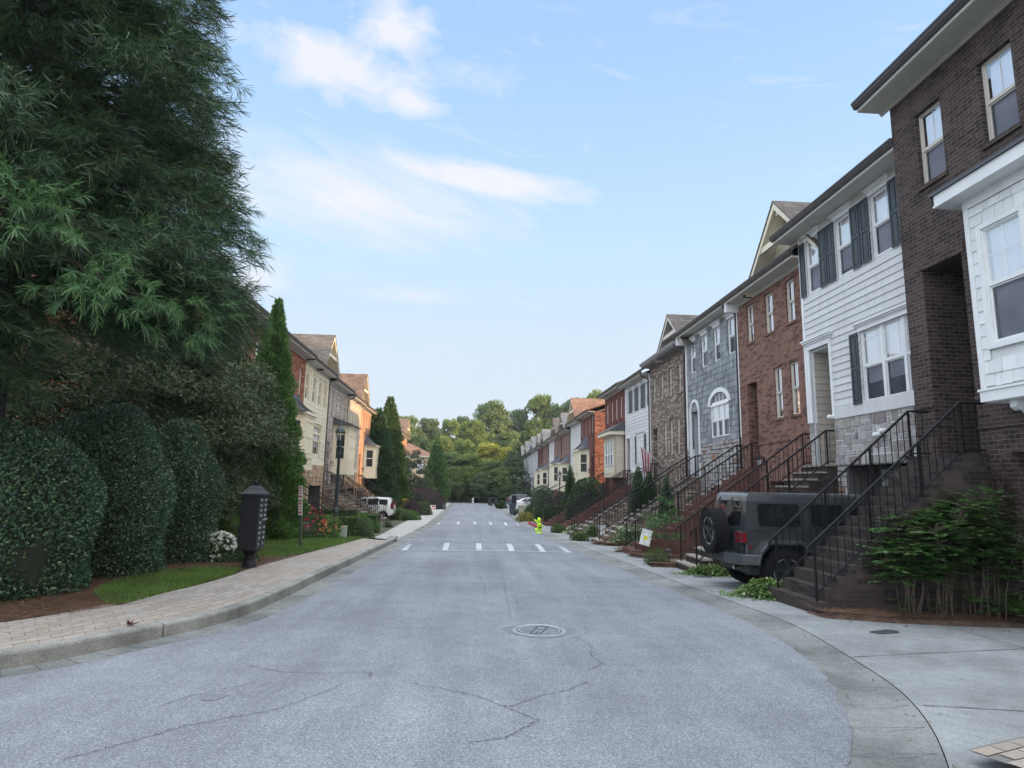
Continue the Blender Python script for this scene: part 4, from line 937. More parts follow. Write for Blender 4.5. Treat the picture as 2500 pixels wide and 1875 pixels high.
# ------------------------------------------------------------------ right-hand row
GR_R = 'townhouses in the right hand row'
def r1():
    P = FP(8.6, 1); h = new_house('dark brown brick townhouse with a white shingled bay, nearest on the right', 8.6, 1, 8.0, -.45, group=GR_R)
    u0, u1, zb, ze = 4.2, 11.45, -.5, 9.9; wins = [(10.12, 10.78, 7.52, 9.03), (8.57, 9.24, 7.52, 9.03), (6.9, 7.57, 7.52, 9.03), (5.2, 5.9, 7.52, 9.03)]; ent = (9.98, 10.95, 2.3, 5.88)
    holes = [w for w in wins]+[ent+(1.1,), (5.2, 9.42, zb, 2.3, .7)]
    mb = MB(); flat_wall(mb, P, u0, u1, zb, ze-.2, holes, .11); mb.build('wall', B_DARK, h, fixn=False); body(h, P, u0, u1, zb, ze-.2, 12, B_DARK)
    for w in wins: window(h, P, *w, d=.085, fm=TRIMB, sill=B_DARK, muntin='vert', screen=True)
    bands = [(-.03, a, z, c, z+.075) for z in (3.22, 2.72) for a, c in ((9.0, 9.975), (10.955, 11.45))]+[(-.02, 9.9, 5.885, 11.03, 6.10)]+[(-.012, w[0]-.1, w[3]+.003, w[1]+.1, w[3]+.21) for w in wins]
    for q in bands: b = MB(); fbox(b, P, q[0], q[1], q[2], -.001, q[3], q[4]); b.build('brick_band', B_DARK, h)
    alcove(h, P, ent[0], ent[1], 2.3, 5.88, 1.4, B_DARK, d0=1.1, ceil=TRIM); garage(h, P, 5.2, 9.42, zb, 2.3, B_DARK)
    # shingled bay
    a0, a1, z0, z1, pr = 6.55, 9.13, 3.06, 6.45, .6; PB = FP(8.6-pr, 1); bb = MB()
    w1 = (8.12, 8.83, 3.94, 5.79); w2 = (6.85, 7.56, 3.94, 5.79); flat_wall(bb, P, a0+.02, a1-.02, z0+.02, z1, [w1+(.16,), w2+(.16,)], d=-pr+.02)
    for u in (a0+.02, a1-.02): bb.quad(P(-pr+.02, u, z0+.02), P(-.002, u, z0+.02), P(-.002, u, z1), P(-pr+.02, u, z1))
    bb.quad(P(-pr+.02, a0+.02, z0+.02), P(-.002, a0+.02, z0+.02), P(-.002, a1-.02, z0+.02), P(-pr+.02, a1-.02, z0+.02)); by = bb.build('bay', TRIM, h, fixn=False); sk = MB(); shake_wall(sk, PB, a0+.09, a1-.09, z0+.24, z1-.22, [(w[0]-.08, w[1]+.08, w[2]-.08, w[3]+.08) for w in (w1, w2)], h=.20); sk.build('shingles', SHAKE_W, by, fixn=False)
    tr = MB(); fbox(tr, PB, -.03, a0-.0, z0+.2, .015, a0+.09, z1-.2); fbox(tr, PB, -.03, a1-.09, z0+.2, .015, a1, z1-.2); fbox(tr, PB, -.03, a0, z1-.21, .014, a1, z1-.003); fbox(tr, PB, -.04, a0-.02, z0, .018, a1+.02, z0+.19); fbox(tr, PB, -.06, a0-.04, z0+.165, -.0405, a1+.04, z0+.2)
    fbox(tr, P, -pr-.02, a1-.018, z0, -.003, a1+.012, z0+.19); fbox(tr, P, -pr-.02, a1-.018, z0+.2, -pr+.08, a1+.012, z1); fbox(tr, P, -pr, a0+.01, z0-.012, -.003, a1-.02, z0+.0195); tr.build('trim_board', TRIM, by)
    for w in (w1, w2):
        ring_ = MB(); ring(ring_, PB, w[0]-.085, w[1]+.085, w[2]-.085, w[3]+.085, .083, -.045, .015); ring_.build('casing', TRIM, by); window(h, PB, *w, d=-.02, fm=TRIM, muntin='cross')
    rf = MB(); e = -pr-.32
    fbox(rf, P, e, a0-.27, 6.40, -.003, a1+.27, 6.44); fbox(rf, P, e, a0-.27, 6.4405, e+.03, a1+.27, 6.60); fbox(rf, P, e, a1+.24, 6.4405, -.003, a1+.27, 6.60); fbox(rf, P, e, a0-.27, 6.4405, -.003, a0-.24, 6.60); rf.build('bay_eave', TRIM, by)
    rt = MB(); e2 = e-.04; rt.hexa([P(e2, a0-.3, 6.605), P(e2, a1+.3, 6.605), P(-.004, a1+.3, 6.605), P(-.004, a0-.3, 6.605), P(e2, a0-.3, 6.65), P(e2, a1+.3, 6.65), P(-.004, a1+.3, 6.86), P(-.004, a0-.3, 6.86)]); rt.build('bay_roof', METR, by)
    brackets(h, P, (8.72, 6.95), 3.045, .5, TRIM)
    eave(h, P, u0, u1+.25, ze, .62, GUT, SOFF, TRIMB, fr=.12); roofs(h, P, u0, u1+.2, ze, .62, 12, ROOF, .62)
r1()
def r2():
    P = FP(9.2, 1); h = new_house('white lap sided townhouse with dark shutters, grey stone base, beside the dark brown brick house', 9.2, 1, 13.9, -.6, group=GR_R)
    u0, u1, zb, ze = 11.46, 16.34, -.7, 8.97; wins = [(15.35, 16.02, 7.02, 8.53), (13.93, 14.6, 7.02, 8.53), (12.51, 13.18, 7.02, 8.53)]; tri = (11.70, 13.90, 3.73, 5.42); ent = (15.17, 16.1, 2.31, 5.45)
    holes = wins+[tri, ent+(0,)]
    mb = MB(); lap_wall(mb, P, u0, u1, 3.75, ze-.22, holes, .178); fbox(mb, P, -.02, u0, 3.44, -.002, 15.165, 3.748); mb.build('siding', SID_W, h, fixn=False)
    bk = MB(); flat_wall(bk, P, u0, u1, 2.26, ze-.2, [w for w in wins]+[tri, ent+(.06,)], .1, d=.02); bk.build('wall', SID_W, h, fixn=False); body(h, P, u0, u1, zb, ze-.2, 12, SID_W)
    for w in wins: window(h, P, *w, d=.03, fm=TRIM, muntin='prairie', head=TRIM)
    for a in (16.05, 15.0, 14.63, 13.58, 13.21, 12.16): shutter(h, P, a, a+(.25 if a > 16 else .32), 6.98, 8.55)
    window(h, P, *tri, d=.03, fm=TRIM, muntin='prairie', head=TRIM, mull=2); shutter(h, P, 13.94, 14.26, 3.70, 5.42)
    st = MB(); stone_wall(st, P, u0, 15.16, 2.50, 3.435, d=.03); stone_wall(st, P, u0, 15.16, 2.27, 2.49, d=-.01, unit=.20, big=1)
    stone_wall(st, P, 14.75, 15.16, zb, 2.26, d=.03); s = st.build('stone_veneer', STONE, h, fixn=False); st = MB(); stone_wall(st, P, 16.11, u1, zb, 3.43, d=.03); st.build('stone_veneer', STONE, h, fixn=False)
    mo = MB(); flat_wall(mo, P, u0, 15.16, zb, 3.44, [(11.85, 14.74, zb, 2.26, .9)], .9, d=.034); flat_wall(mo, P, 16.11, u1, zb, 3.44, [], d=.034); mo.build('stone_backing', MORTAR, h, fixn=False)
    tr = MB(); fbox(tr, P, -.04, 16.11, 3.44, .015, 16.22, 5.44); fbox(tr, P, -.04, 15.07, 3.44, .015, 15.165, 5.44); fbox(tr, P, -.035, 16.25, 3.45, .012, u1+.01, ze-.25); fbox(tr, P, .02, 16.095, 3.44, .5, 16.12, 5.44)
    for (e, p, a, b) in ((.0, .05, 5.44, 5.58), (.04, .08, 5.58, 5.63), (.08, .12, 5.63, 5.68), (.11, .15, 5.68, 5.72)): fbox(tr, P, -p, 15.07-e, a+.002, -.002, 16.22+e, b+.002)
    tr.build('trim_board', TRIM, h)
    alcove(h, P, ent[0], ent[1], 2.31, 5.45, 1.3, SID_G, lap=SID_T, d0=.05); garage(h, P, 11.85, 14.74, zb, 2.2, MORTAR, .9)
    lm = MB()
    for dz_, da in ((0, -.12), (-.07, .1)): c = P(-.14, 13.25+da, 2.98+dz_); lm.lathe([(.03, -.02), (.055, .02), (.06, .10), (.0, .10)], 10, 'x', (c[0]-.06, c[1], c[2]))
    lm.box(9.05, 13.18, 2.9, 9.2, 13.3, 3.02); lm.build('floodlight', TRIM, h)
    lm = MB(); c = P(-.1, 15.12, 3.5); lm.lathe([(.03, -.02), (.055, .02), (.06, .10), (.0, .10)], 10, 'x', (c[0]-.08, c[1], c[2])); lm.box(9.1, 15.1, 3.47, 9.19, 15.15, 3.53); lm.build('floodlight', TRIM, h)
    eave(h, P, u0+.004, u1+.42, ze, .62, GUT, SOFF, SOFF); roofs(h, P, u0, u1+.35, ze, .6, 12, ROOF, .72)
r2()
def brickhouse(label, X, u0, u1, zb, ze, wins, ent, gar, mat, side=1, sid=None, over=.55, gut=GUT, soff=SOFF, fm=TRIMB, depth=12, pitch=.72, roofm=ROOF, near=True, screen=True, group=GR_R, muntin=False, dark=False, landing=None, lap=False, sidez=None, stone=None, head=None, band=None, sill=True, frieze=TRIMB, sidemat=None):
    P = FP(X, side); h = new_house(label, X, side, (u0+u1)/2, zb, group=group)
    zt = ze-.2; holes = list(wins)+([ent+(.9,)] if ent else [])+([gar+(.6,)] if gar else [])
    if lap:
        mb = MB(); lap_wall(mb, P, u0, u1, sidez, zt, [q[:4] for q in holes], .19 if near else .24); mb.build('siding', mat, h, fixn=False); bk = MB(); flat_wall(bk, P, u0, u1, sidez-.02, zt, [tuple(q[:4])+(.06,) for q in holes], .08, d=.02); bk.build('wall', mat, h, fixn=False)
        st = MB(); stone_wall(st, P, u0, u1, zb, sidez-.18, [q[:4] for q in holes if q[2] < sidez], unit=.17 if near else .24); st.build('stone_veneer', stone, h, fixn=False)
        mo = MB(); flat_wall(mo, P, u0, u1, zb, sidez-.02, holes, .6, d=.012); mo.build('stone_backing', MORTAR, h, fixn=False)
        tb = MB()
        for a, b in sub_spans(u0, u1, [(q[0], q[1]) for q in holes if q[2] < sidez < q[3]]): fbox(tb, P, -.03, a, sidez-.2, .01, b, sidez-.002)
        fbox(tb, P, -.03, u0+.002, sidez, .008, u0+.1, zt-.06); fbox(tb, P, -.03, u1-.1, sidez, .008, u1-.002, zt-.06)
        if ent: fbox(tb, P, -.05, ent[0]-.12, ent[3]+.003, -.001, ent[1]+.12, ent[3]+.2); fbox(tb, P, -.035, ent[1]+.002, sidez, .0, ent[1]+.1, ent[3]); fbox(tb, P, -.035, ent[0]-.1, sidez, .0, ent[0]-.002, ent[3])
        tb.build('trim_board', TRIM if fm is TRIM else TRIMC, h)
    else:
        mb = MB(); flat_wall(mb, P, u0, u1, zb, zt, holes, .11); mb.build('wall', mat, h, fixn=False)
        for q in ([(-.025, a, band, c, band+.07) for a, c in sub_spans(u0+.002, u1-.002, [(ent[0], ent[1])] if ent else [])] if band else [])+[(-.012, w[0]-.08, w[3]+.003, w[1]+.08, w[3]+.2) for w in wins]: b = MB(); fbox(b, P, q[0], q[1], q[2], -.001, q[3], q[4]); b.build('brick_band', mat, h)
    body(h, P, u0, u1, zb, zt, depth, sidemat or mat)
    for w in wins: window(h, P, *w, d=.03 if lap else .06, fm=fm, sill=(mat if sill and not lap else None), screen=screen, near=near, muntin=muntin, dark=dark, head=head)
    if ent: alcove(h, P, ent[0], ent[1], ent[2], ent[3], 1.2, SID_T if lap else mat, d0=.9 if not lap else .06, lap=None)
    if gar: garage(h, P, gar[0], gar[1], gar[2], gar[3], MORTAR if lap else mat, .75)
    eave(h, P, u0+.003, u1-.003, ze, over, gut, soff, frieze); roofs(h, P, u0+.03, u1-.03, ze, over, depth, roofm, pitch)
    return h, P
# row continued past the viewer's right shoulder: unseen houses added to shade the foreground
for lb, a, b in (('unseen brown brick townhouse beside the nearest one, beyond the right edge of the view', -2.4, 4.18), ('unseen brown brick townhouse behind the viewer on the right', -9.2, -2.42)):
    brickhouse(lb, 8.9, a, b, -.4, 9.6, [(a+.8, a+1.5, 7.2, 8.7), (a+3, a+3.7, 7.2, 8.7), (a+5, a+5.7, 7.2, 8.7), (a+3.6, a+5.2, 3.8, 5.5)], (a+.8, a+1.7, 2.3, 4.9), None, B_DARK, near=False)
# R3
h, P = brickhouse('red brown brick townhouse with a cream gable, right of the grey shingled house', 9.45, 16.35, 21.19, -.8, 8.45, [(19.93, 20.44, 6.63, 7.95), (18.54, 19.09, 6.63, 7.95), (17.22, 17.72, 6.63, 7.95), (18.2, 18.7, 3.84, 5.43), (17.22, 17.72, 3.84, 5.43)], (19.88, 20.62, 2.3, 5.22), (16.9, 19.3, -.8, 1.9), B_RED, screen=False, muntin='vert', band=3.1)
gable(h, P, 17.6, 2.15, 8.30, 10.5, SID_C, TRIMC, ROOF, set_=-.30, wall_d=.25); lantern(h, P, 19.6, 2.6)
cr = MB(); fbox(cr, P, -.47, 21.05, 7.93, -.002, 21.186, 8.225); cr.build('cornice_return', TRIM, h)
# R4
def r4():
    P = FP(9.5, 1); h = new_house('weathered grey shingled townhouse with an arched white window and arched entry', 9.5, 1, 24, -.9, group=GR_R)
    u0, u1, zb, ze = 21.2, 26.74, -1.0, 8.48; wins = [(25.55, 26.2, 6.61, 7.95), (24.22, 24.88, 6.61, 7.95), (22.9, 23.53, 6.61, 7.95), (21.55, 22.18, 6.61, 7.95)]
    aw = (22.3, 24.07, 3.6, 5.36); ad = (25.38, 26.28, 2.1, 5.30)
    def arch(z):
        c = []
        if 4.86 < z < 5.36: f = math.sqrt(max(0, 1-((z-4.86)/.5)**2)); c.append((23.185-.885*f, 23.185+.885*f))
        if 4.75 < z < 5.30: f = math.sqrt(max(0, 1-((z-4.75)/.55)**2)); c.append((25.83-.45*f, 25.83+.45*f))
        return c
    H = wins+[(22.3, 24.07, 3.6, 4.86), (25.38, 26.28, 2.1, 4.75)]
    mb = MB(); shake_wall(mb, P, u0, u1, 3.45, ze-.22, H, h=.24, wmin=.16, wmax=.38, stag=.012, arch=arch); mb.build('shingles', SHAKE_G, h, fixn=False)
    bk = MB(); flat_wall(bk, P, u0, u1, 3.3, ze-.2, [w for w in wins]+[(22.35, 24.02, 3.65, 5.0), (25.4, 26.26, 2.1, 4.9)], .08, d=.015); bk.build('wall', SHAKE_G, h, fixn=False); body(h, P, u0, u1, zb, ze-.2, 12, SID_G)
    for w in wins: window(h, P, *w, d=.03, fm=TRIM, muntin='vert', head=TRIM)
    window(h, P, 22.33, 24.04, 3.62, 4.86, d=.0, fm=TRIM, mull=2, split=.52)
    def archring(uc, hw, zs, rise, w, d0, d1, steps=14):
        m = MB()
        for i in range(steps):
            a = math.pi*i/steps; b = math.pi*(i+1)/steps; q = []
            for t, r in ((a, 0), (b, 0), (b, 1), (a, 1)): q.append((uc+math.cos(t)*(hw+w*r), zs+math.sin(t)*(rise+w*r)))
            m.extrude([P(d0, *x) for x in q], Vector(P(d1, 0, 0))-Vector(P(d0, 0, 0)))
        return m
    m = archring(23.185, .885, 4.87, .47, .17, -.06, -.001); fan = m.build('arch_trim', TRIM, h)
    f = MB(); pts = [(23.185+math.cos(math.pi*i/14)*.88, 4.87+math.sin(math.pi*i/14)*.465) for i in range(15)]; f.poly([P(.02, *x) for x in pts]); f.build('fan_light', BLIND, fan, fixn=False)
    g = MB()
    for t in (.3, .5, .7): u = 22.3+1.77*t; fbox(g, P, -.005, u-.012, 4.88, .015, u+.012, 4.87+.46*math.sqrt(max(0, 1-((u-23.185)/.885)**2)))
    fbox(g, P, -.02, 22.31, 4.835, .012, 24.06, 4.90); g.build('fan_muntin', TRIM, fan)
    m = archring(25.83, .45, 4.75, .55, .11, -.05, .12); fbox(m, P, -.05, 25.27, 2.1, .12, 25.38, 4.75); fbox(m, P, -.05, 26.28, 2.1, .12, 26.39, 4.75); m.build('arch_trim', TRIM, h)
    al = MB()
    for u in (25.385, 26.275): al.quad(P(.1, u, 2.1), P(1.3, u, 2.1), P(1.3, u, 5.3), P(.1, u, 5.3))
    al.quad(P(1.3, 25.385, 2.1), P(1.3, 26.275, 2.1), P(1.3, 26.275, 5.3), P(1.3, 25.385, 5.3)); al.quad(P(.1, 25.385, 5.3), P(1.3, 25.385, 5.3), P(1.3, 26.275, 5.3), P(.1, 26.275, 5.3)); al.build('entry_wall', SID_G, h, fixn=False)
    dm = MB(); fbox(dm, P, 1.22, 25.42, 2.1, 1.295, 26.24, 4.3); dm.build('door', DOORB, h)
    st = MB(); stone_wall(st, P, u0, 25.26, zb, 3.44, [(21.8, 24.3, zb, 1.7)], unit=.15); st.build('stone_veneer', STONE, h, fixn=False); st = MB(); stone_wall(st, P, 26.4, u1, zb, 3.44, unit=.15); st.build('stone_veneer', STONE, h, fixn=False)
    mo = MB(); flat_wall(mo, P, u0, u1, zb, 3.44, [(21.8, 24.3, zb, 1.7, .7), (25.27, 26.39, 2.1, 3.44, 0)], .7, d=.012); mo.build('stone_backing', MORTAR, h, fixn=False); garage(h, P, 21.8, 24.3, zb, 1.7, MORTAR)
    tr = MB(); fbox(tr, P, -.05, u1-.1, 3.3, .01, u1-.003, ze-.25); fbox(tr, P, -.05, u0+.003, 3.45, .01, u0+.08, ze-.25); tr.build('corner_board', TRIM, h)
    cr = MB(); fbox(cr, P, -.47, u1-.15, ze-.52, -.052, u1-.004, ze-.225); cr.build('cornice_return', TRIM, h)
    eave(h, P, u0+.003, u1-.003, ze, .55, GUT, SOFF, SOFF); roofs(h, P, u0+.03, u1-.03, ze, .55, 12, ROOF, .72); downspout(h, P, u0+.12, ze, 1.0, .55, GUT); lantern(h, P, 25.0, 2.9)
r4()
# R5
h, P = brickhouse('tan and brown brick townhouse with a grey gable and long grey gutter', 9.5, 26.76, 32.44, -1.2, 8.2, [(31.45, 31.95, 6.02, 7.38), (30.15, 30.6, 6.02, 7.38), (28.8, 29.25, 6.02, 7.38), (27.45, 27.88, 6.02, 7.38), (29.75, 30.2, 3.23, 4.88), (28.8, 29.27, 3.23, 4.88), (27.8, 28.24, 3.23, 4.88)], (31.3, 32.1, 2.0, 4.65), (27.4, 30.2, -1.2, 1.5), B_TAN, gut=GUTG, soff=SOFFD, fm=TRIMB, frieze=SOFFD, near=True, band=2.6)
gable(h, P, 28.05, 2.0, 8.02, 9.75, SHAKE_G, TRIMB, ROOF, set_=-.4, wall_d=.2, vent=True, lap=False); downspout(h, P, 26.95, 8.2, .5, .55, GUTB); lantern(h, P, 31.0, 2.7)
# R6
h, P = brickhouse('white sided townhouse with black shutters and a stone base beside the maroon brick house', 9.5, 32.46, 37.89, -1.3, 7.93, [(36.95, 37.5, 6.05, 7.36), (35.6, 36.14, 6.05, 7.36), (34.24, 34.8, 6.05, 7.36), (32.88, 33.43, 6.05, 7.36)], (36.75, 37.65, 1.75, 4.55), (33.2, 35.8, -1.3, 1.1), SID_W, lap=True, sidez=2.7, stone=STONE, fm=TRIM, gut=GUTB, head=TRIM, near=True, muntin='prairie')
for w in ((36.95, 37.5), (35.6, 36.14), (34.24, 34.8), (32.88, 33.43)):
    shutter(h, P, w[0]-.34, w[0]-.03, 6.02, 7.38)
    if w[1] < 37.4: shutter(h, P, w[1]+.03, w[1]+.34, 6.02, 7.38)
window(h, P, 33.68, 35.25, 2.97, 4.52, d=-.04, fm=TRIM, mull=2, near=True, screen=True, head=TRIM); shutter(h, P, 35.28, 35.58, 2.95, 4.54); shutter(h, P, 33.34, 33.65, 2.95, 4.54); lantern(h, P, 36.4, 2.5)
downspout(h, P, 32.56, 7.93, .4, .55, GUTB)
# R7
h, P = brickhouse('maroon brick end townhouse with a cream box bay under a dark metal shed roof', 9.5, 37.91, 43.9, -1.35, 8.1, [(42.85, 43.35, 5.97, 7.4), (41.4, 41.9, 5.97, 7.4), (40.1, 40.6, 5.97, 7.4), (38.85, 39.35, 5.97, 7.4)], (42.75, 43.55, 1.75, 4.4), (38.6, 41.6, -1.35, 1.2), B_MAR, gut=GUTB, depth=5, pitch=.5, near=True, dark=False)
bb = MB(); fbox(bb, P, -.6, 38.4, 2.25, -.002, 41.4, 4.85); by = bb.build('bay', SID_W, h); lw = MB(); PB = FP(8.9, 1); lap_wall(lw, PB, 38.5, 41.3, 2.5, 4.8, [(38.75, 41.05, 2.9, 4.42)], .2); 
z = 2.5
while z < 4.75: lw.quad((8.98, 38.382, z), (9.49, 38.382, z), (9.49, 38.396, z+.2), (8.98, 38.396, z+.2)); lw.quad((8.98, 38.382, z), (9.49, 38.382, z), (9.49, 38.398, z), (8.98, 38.398, z)); z += .2
lw.build('siding', SID_C, by, fixn=False)
tr = MB(); fbox(tr, P, -.625, 38.375, 2.22, -.003, 41.425, 2.48); fbox(tr, P, -.625, 38.375, 2.482, -.50, 38.5, 4.85); fbox(tr, P, -.625, 41.3, 2.482, -.5, 41.425, 4.85); fbox(tr, P, -.10, 38.378, 2.482, -.003, 38.5, 4.85); tr.build('trim_board', TRIMT, by)
window(h, PB, 38.8, 41.0, 2.95, 4.4, d=-.05, fm=TRIM, mull=2, near=True)
rf = MB(); rf.hexa([P(-1.0, 38.1, 4.86), P(-1.0, 41.7, 4.86), P(-.003, 41.7, 4.86), P(-.003, 38.1, 4.86), P(-1.0, 38.1, 5.06), P(-1.0, 41.7, 5.06), P(-.003, 41.7, 5.1), P(-.003, 38.1, 5.1)]); rf.build('bay_eave', TRIMC, by)
rf = MB(); rf.hexa([P(-1.04, 38.05, 5.065), P(-1.04, 41.75, 5.065), P(-.004, 41.75, 5.105), P(-.004, 38.05, 5.105), P(-1.04, 38.05, 5.11), P(-1.04, 41.75, 5.11), P(-.004, 41.75, 5.7), P(-.004, 38.05, 5.7)]); rf.build('bay_roof', METR, by)
# R8 end house of the next block, then smaller ones running on
h, P = brickhouse('orange red brick end townhouse with a cream bay under a flared metal cap', 9.5, 47.7, 53.9, -1.45, 7.62, [(53.0, 53.49, 5.8, 7.18), (51.4, 51.9, 5.8, 7.18), (49.9, 50.4, 5.8, 7.18), (48.5, 49.0, 5.8, 7.18)], (48.2, 49.1, 1.2, 3.95), None, B_MAR, gut=GUTB, soff=TRIMB, depth=5, pitch=.42, near=False, screen=True, sidemat=B_ORG, roofm=ROOFR)
bay(h, P, 49.9, 53.2, 1.75, 4.55, .85, TRIMC, (2.75, 4.2), chamf=.45, near=True, screen=True); metal_cap(h, P, 49.8, 53.3, 4.6, 5.75, .9); downspout(h, P, 47.82, 7.62, -1.2, .5, GUTB); lantern(h, P, 49.4, 2.9)
rg_ = MB(); rg_.hexa([(9.2, 47.55, 7.45), (10.2, 47.55, 7.45), (14.5, 47.6, 8.0), (11.8, 47.6, 8.5), (9.2, 47.7, 7.6), (10.2, 47.7, 7.6), (14.5, 47.75, 8.2), (11.8, 47.75, 8.7)]); 
h, P = brickhouse('white sided townhouse with a tan gable beside the orange red end house', 9.5, 53.92, 59.6, -1.45, 7.5, [(58.0, 58.58, 5.84, 7.02), (56.8, 57.4, 5.84, 7.02), (55.5, 56.1, 5.84, 7.02), (54.3, 54.9, 5.84, 7.02), (57.6, 58.5, 2.9, 4.4)], None, None, SID_W, lap=True, sidez=1.9, stone=STONE, fm=TRIM, near=False, depth=8, roofm=ROOFR, pitch=.35, gut=GUTB)
gable(h, P, 56.3, 2.6, 7.4, 9.6, SID_C, TRIMC, ROOFR, set_=-.5, wall_d=.2, back=5); downspout(h, P, 59.5, 7.5, -1.2, .55, GUTB)
FARH = [('pink brown brick townhouse with a row of narrow windows and a cream bay', 59.62, 65.5, B_PINK, False), ('cream and white sided townhouse with a small bay past the pink brick one', 71.62, 76.2, SID_W, True), ('brown brick townhouse under a grey gable toward the far end', 76.22, 82.8, B_PINK, False), ('dark red brick townhouse last of the brick ones toward the far end', 82.82, 88.3, B_MAR, False)]
h, P = brickhouse('rosy brick townhouse with a tall arborvitae before its bay', 9.5, 65.52, 71.6, -1.5, 7.15, [(u, u+.5, 5.4, 6.75) for u in (66.2, 67.6, 69, 70.4)], None, None, B_PINK, near=False, depth=8, dark=True, pitch=.45, roofm=ROOF, gut=GUTB)
gable(h, P, 69.0, 2.4, 7.05, 9.1, SID_T, TRIMT, ROOF, set_=-.5, wall_d=.2, back=4.5); bay(h, P, 66.2, 69.2, 1.2, 3.9, .85, TRIMC, (2.1, 3.6), chamf=.45, dark=True); metal_cap(h, P, 66.1, 69.3, 3.95, 5.0, .9)
for i, (lb, a, b, m, lp) in enumerate(FARH):
    n = int((b-a)/1.35); ws = [(a+.6+k*(b-a-.9)/n, a+.6+k*(b-a-.9)/n+.5, 5.4-.1*i, 6.7-.1*i) for k in range(n)]
    h, P = brickhouse(lb, 9.5, a, b, -1.5, 7.2-.08*i, ws+([(b-1.6, b-.6, 2.2, 3.7)] if lp else []), None, None, m, lap=lp, sidez=1.5, stone=STONE, fm=TRIM if lp else TRIMB, near=False, dark=True, depth=8, pitch=.45, roofm=(ROOFG if i else ROOF), gut=GUTB)
    if i != 1: gable(h, P, b-2.6, 2.2, 7.1-.08*i, 9.0-.1*i, SID_T, TRIMT, ROOFG, set_=-.5, wall_d=.2, back=4.5)
    if i in (0, 2, 3): bay(h, P, a+.8, a+3.4, 1.1-.1*i, 3.8-.1*i, .8, TRIMC, (2.0-.1*i, 3.4-.1*i), chamf=.4, dark=True); metal_cap(h, P, a+.7, a+3.5, 3.85-.1*i, 4.8-.1*i, .85)
    downspout(h, P, b-.1, 7.2-.08*i, -1.2, .5, GUTB)
FW = [('pale grey sided row house with white trim past the dark red brick one', SID_G), ('white row house with a bracketed dark awning, nearer of two', SID_W), ('white row house with a bracketed awning beside its twin', TRIM), ('white row house last at the far end of the row', SID_W)]
ys = [88.4, 98.5, 108.5, 118.5, 131]
for i, (lb, m) in enumerate(FW):
    a, b = ys[i]+.02, ys[i+1]; zo = -.4*i*.4; ws = [(a+1+k*2.2, a+1.7+k*2.2, 5.0, 6.4) for k in range(4)]+[(a+5, a+6, 1.6, 3.1)]
    h, P = brickhouse(lb, 9.5, a, b, -1.6, 6.95-.12*i, ws, (a+1.0, a+2.2, -.5, 1.9), None, m, lap=True, sidez=-.3, stone=STONE, fm=TRIM, near=False, dark=True, depth=8, pitch=.6, roofm=ROOFG, gut=GUTB)
    gable(h, P, b-3.2, 2.8, 6.85-.12*i, 9.0-.12*i, SID_G, TRIM, ROOFG, set_=-.45, wall_d=.2, back=4.5); downspout(h, P, a+.1, 6.95-.12*i, -1.2, .5, GUTB)
    aw = MB(); aw.hexa([P(-1.7, a+.4, 2.0), P(-1.7, a+2.9, 2.0), P(-.01, a+2.9, 2.75), P(-.01, a+.4, 2.75), P(-1.7, a+.4, 2.1), P(-1.7, a+2.9, 2.1), P(-.01, a+2.9, 2.9), P(-.01, a+.4, 2.9)])
    A_ = aw.build('porch_awning', METR, h); 
    for u in (a+.6, a+2.7): br = MB(); br.tube([P(-.05, u, .9), P(-1.5, u, 2.0)], .07, 4); br.tube([P(-.05, u, .7), P(-.05, u, 2.6)], .06, 4); br.build('awning_bracket', GUTB, A_)
# ------------------------------------------------------------------ left-hand row
GL_L = 'townhouses in the left hand row'
XL = -9.3
bh = lambda *a, **k: brickhouse(*a, side=-1, group=GL_L, near=False, **k)
h, P = bh('orange brick townhouse glimpsed behind the brown green juniper on the left', XL, 21.3, 27.9, -.6, 8.6, [(22.5, 23.2, 6.2, 7.6), (24.4, 25.1, 6.2, 7.6), (26.4, 27.1, 6.2, 7.6), (23, 24.6, 2.9, 4.6)], (26.0, 27.0, 1.6, 4.3), None, B_ORG, pitch=.55, depth=11)
h, P = bh('orange brick townhouse behind the tall arborvitae on the left', XL, 27.92, 34.24, -.75, 8.5, [(29.2, 29.8, 6.15, 7.6), (31.2, 31.8, 6.15, 7.6), (33.1, 33.65, 6.15, 7.6)], (28.9, 30, 1.6, 4.3), None, B_ORG, gut=GUTB, pitch=.55, depth=11, roofm=ROOF)
bay(h, P, 31.3, 34.1, 2.2, 5.05, .85, TRIMC, (3.0, 4.65), chamf=.5, dark=True); metal_cap(h, P, 31.2, 34.2, 5.1, 6.05, .9)
h, P = bh('cream sided townhouse with four upper windows on the left', XL, 34.26, 40.04, -.9, 8.4, [(34.45, 35.1, 6.13, 7.55), (36.05, 36.7, 6.13, 7.55), (37.48, 38.1, 6.13, 7.55), (38.8, 39.43, 6.13, 7.55), (36.87, 38.55, 3.15, 4.8)], None, (36.4, 39.5, -.9, 1.35), SID_C, lap=True, sidez=2.75, stone=STONEB, fm=TRIMC, muntin=False, pitch=.5, depth=11, gut=GUTB, head=TRIMC)
gable(h, P, 39.0, 2.25, 8.25, 10.75, SID_C, TRIMC, ROOF, set_=-.4, wall_d=.25, back=6); downspout(h, P, 39.95, 8.4, -.8, .55, GUTB); lantern(h, P, 35.9, 3.0)
gm = MB()
for u in (37.43, 37.99): fbox(gm, P, .02, u-.02, 3.2, .035, u+.02, 4.75)
fbox(gm, P, .0, 36.9, 4.35, .035, 38.52, 4.47); gm.build('window_muntin', TRIMC, h)
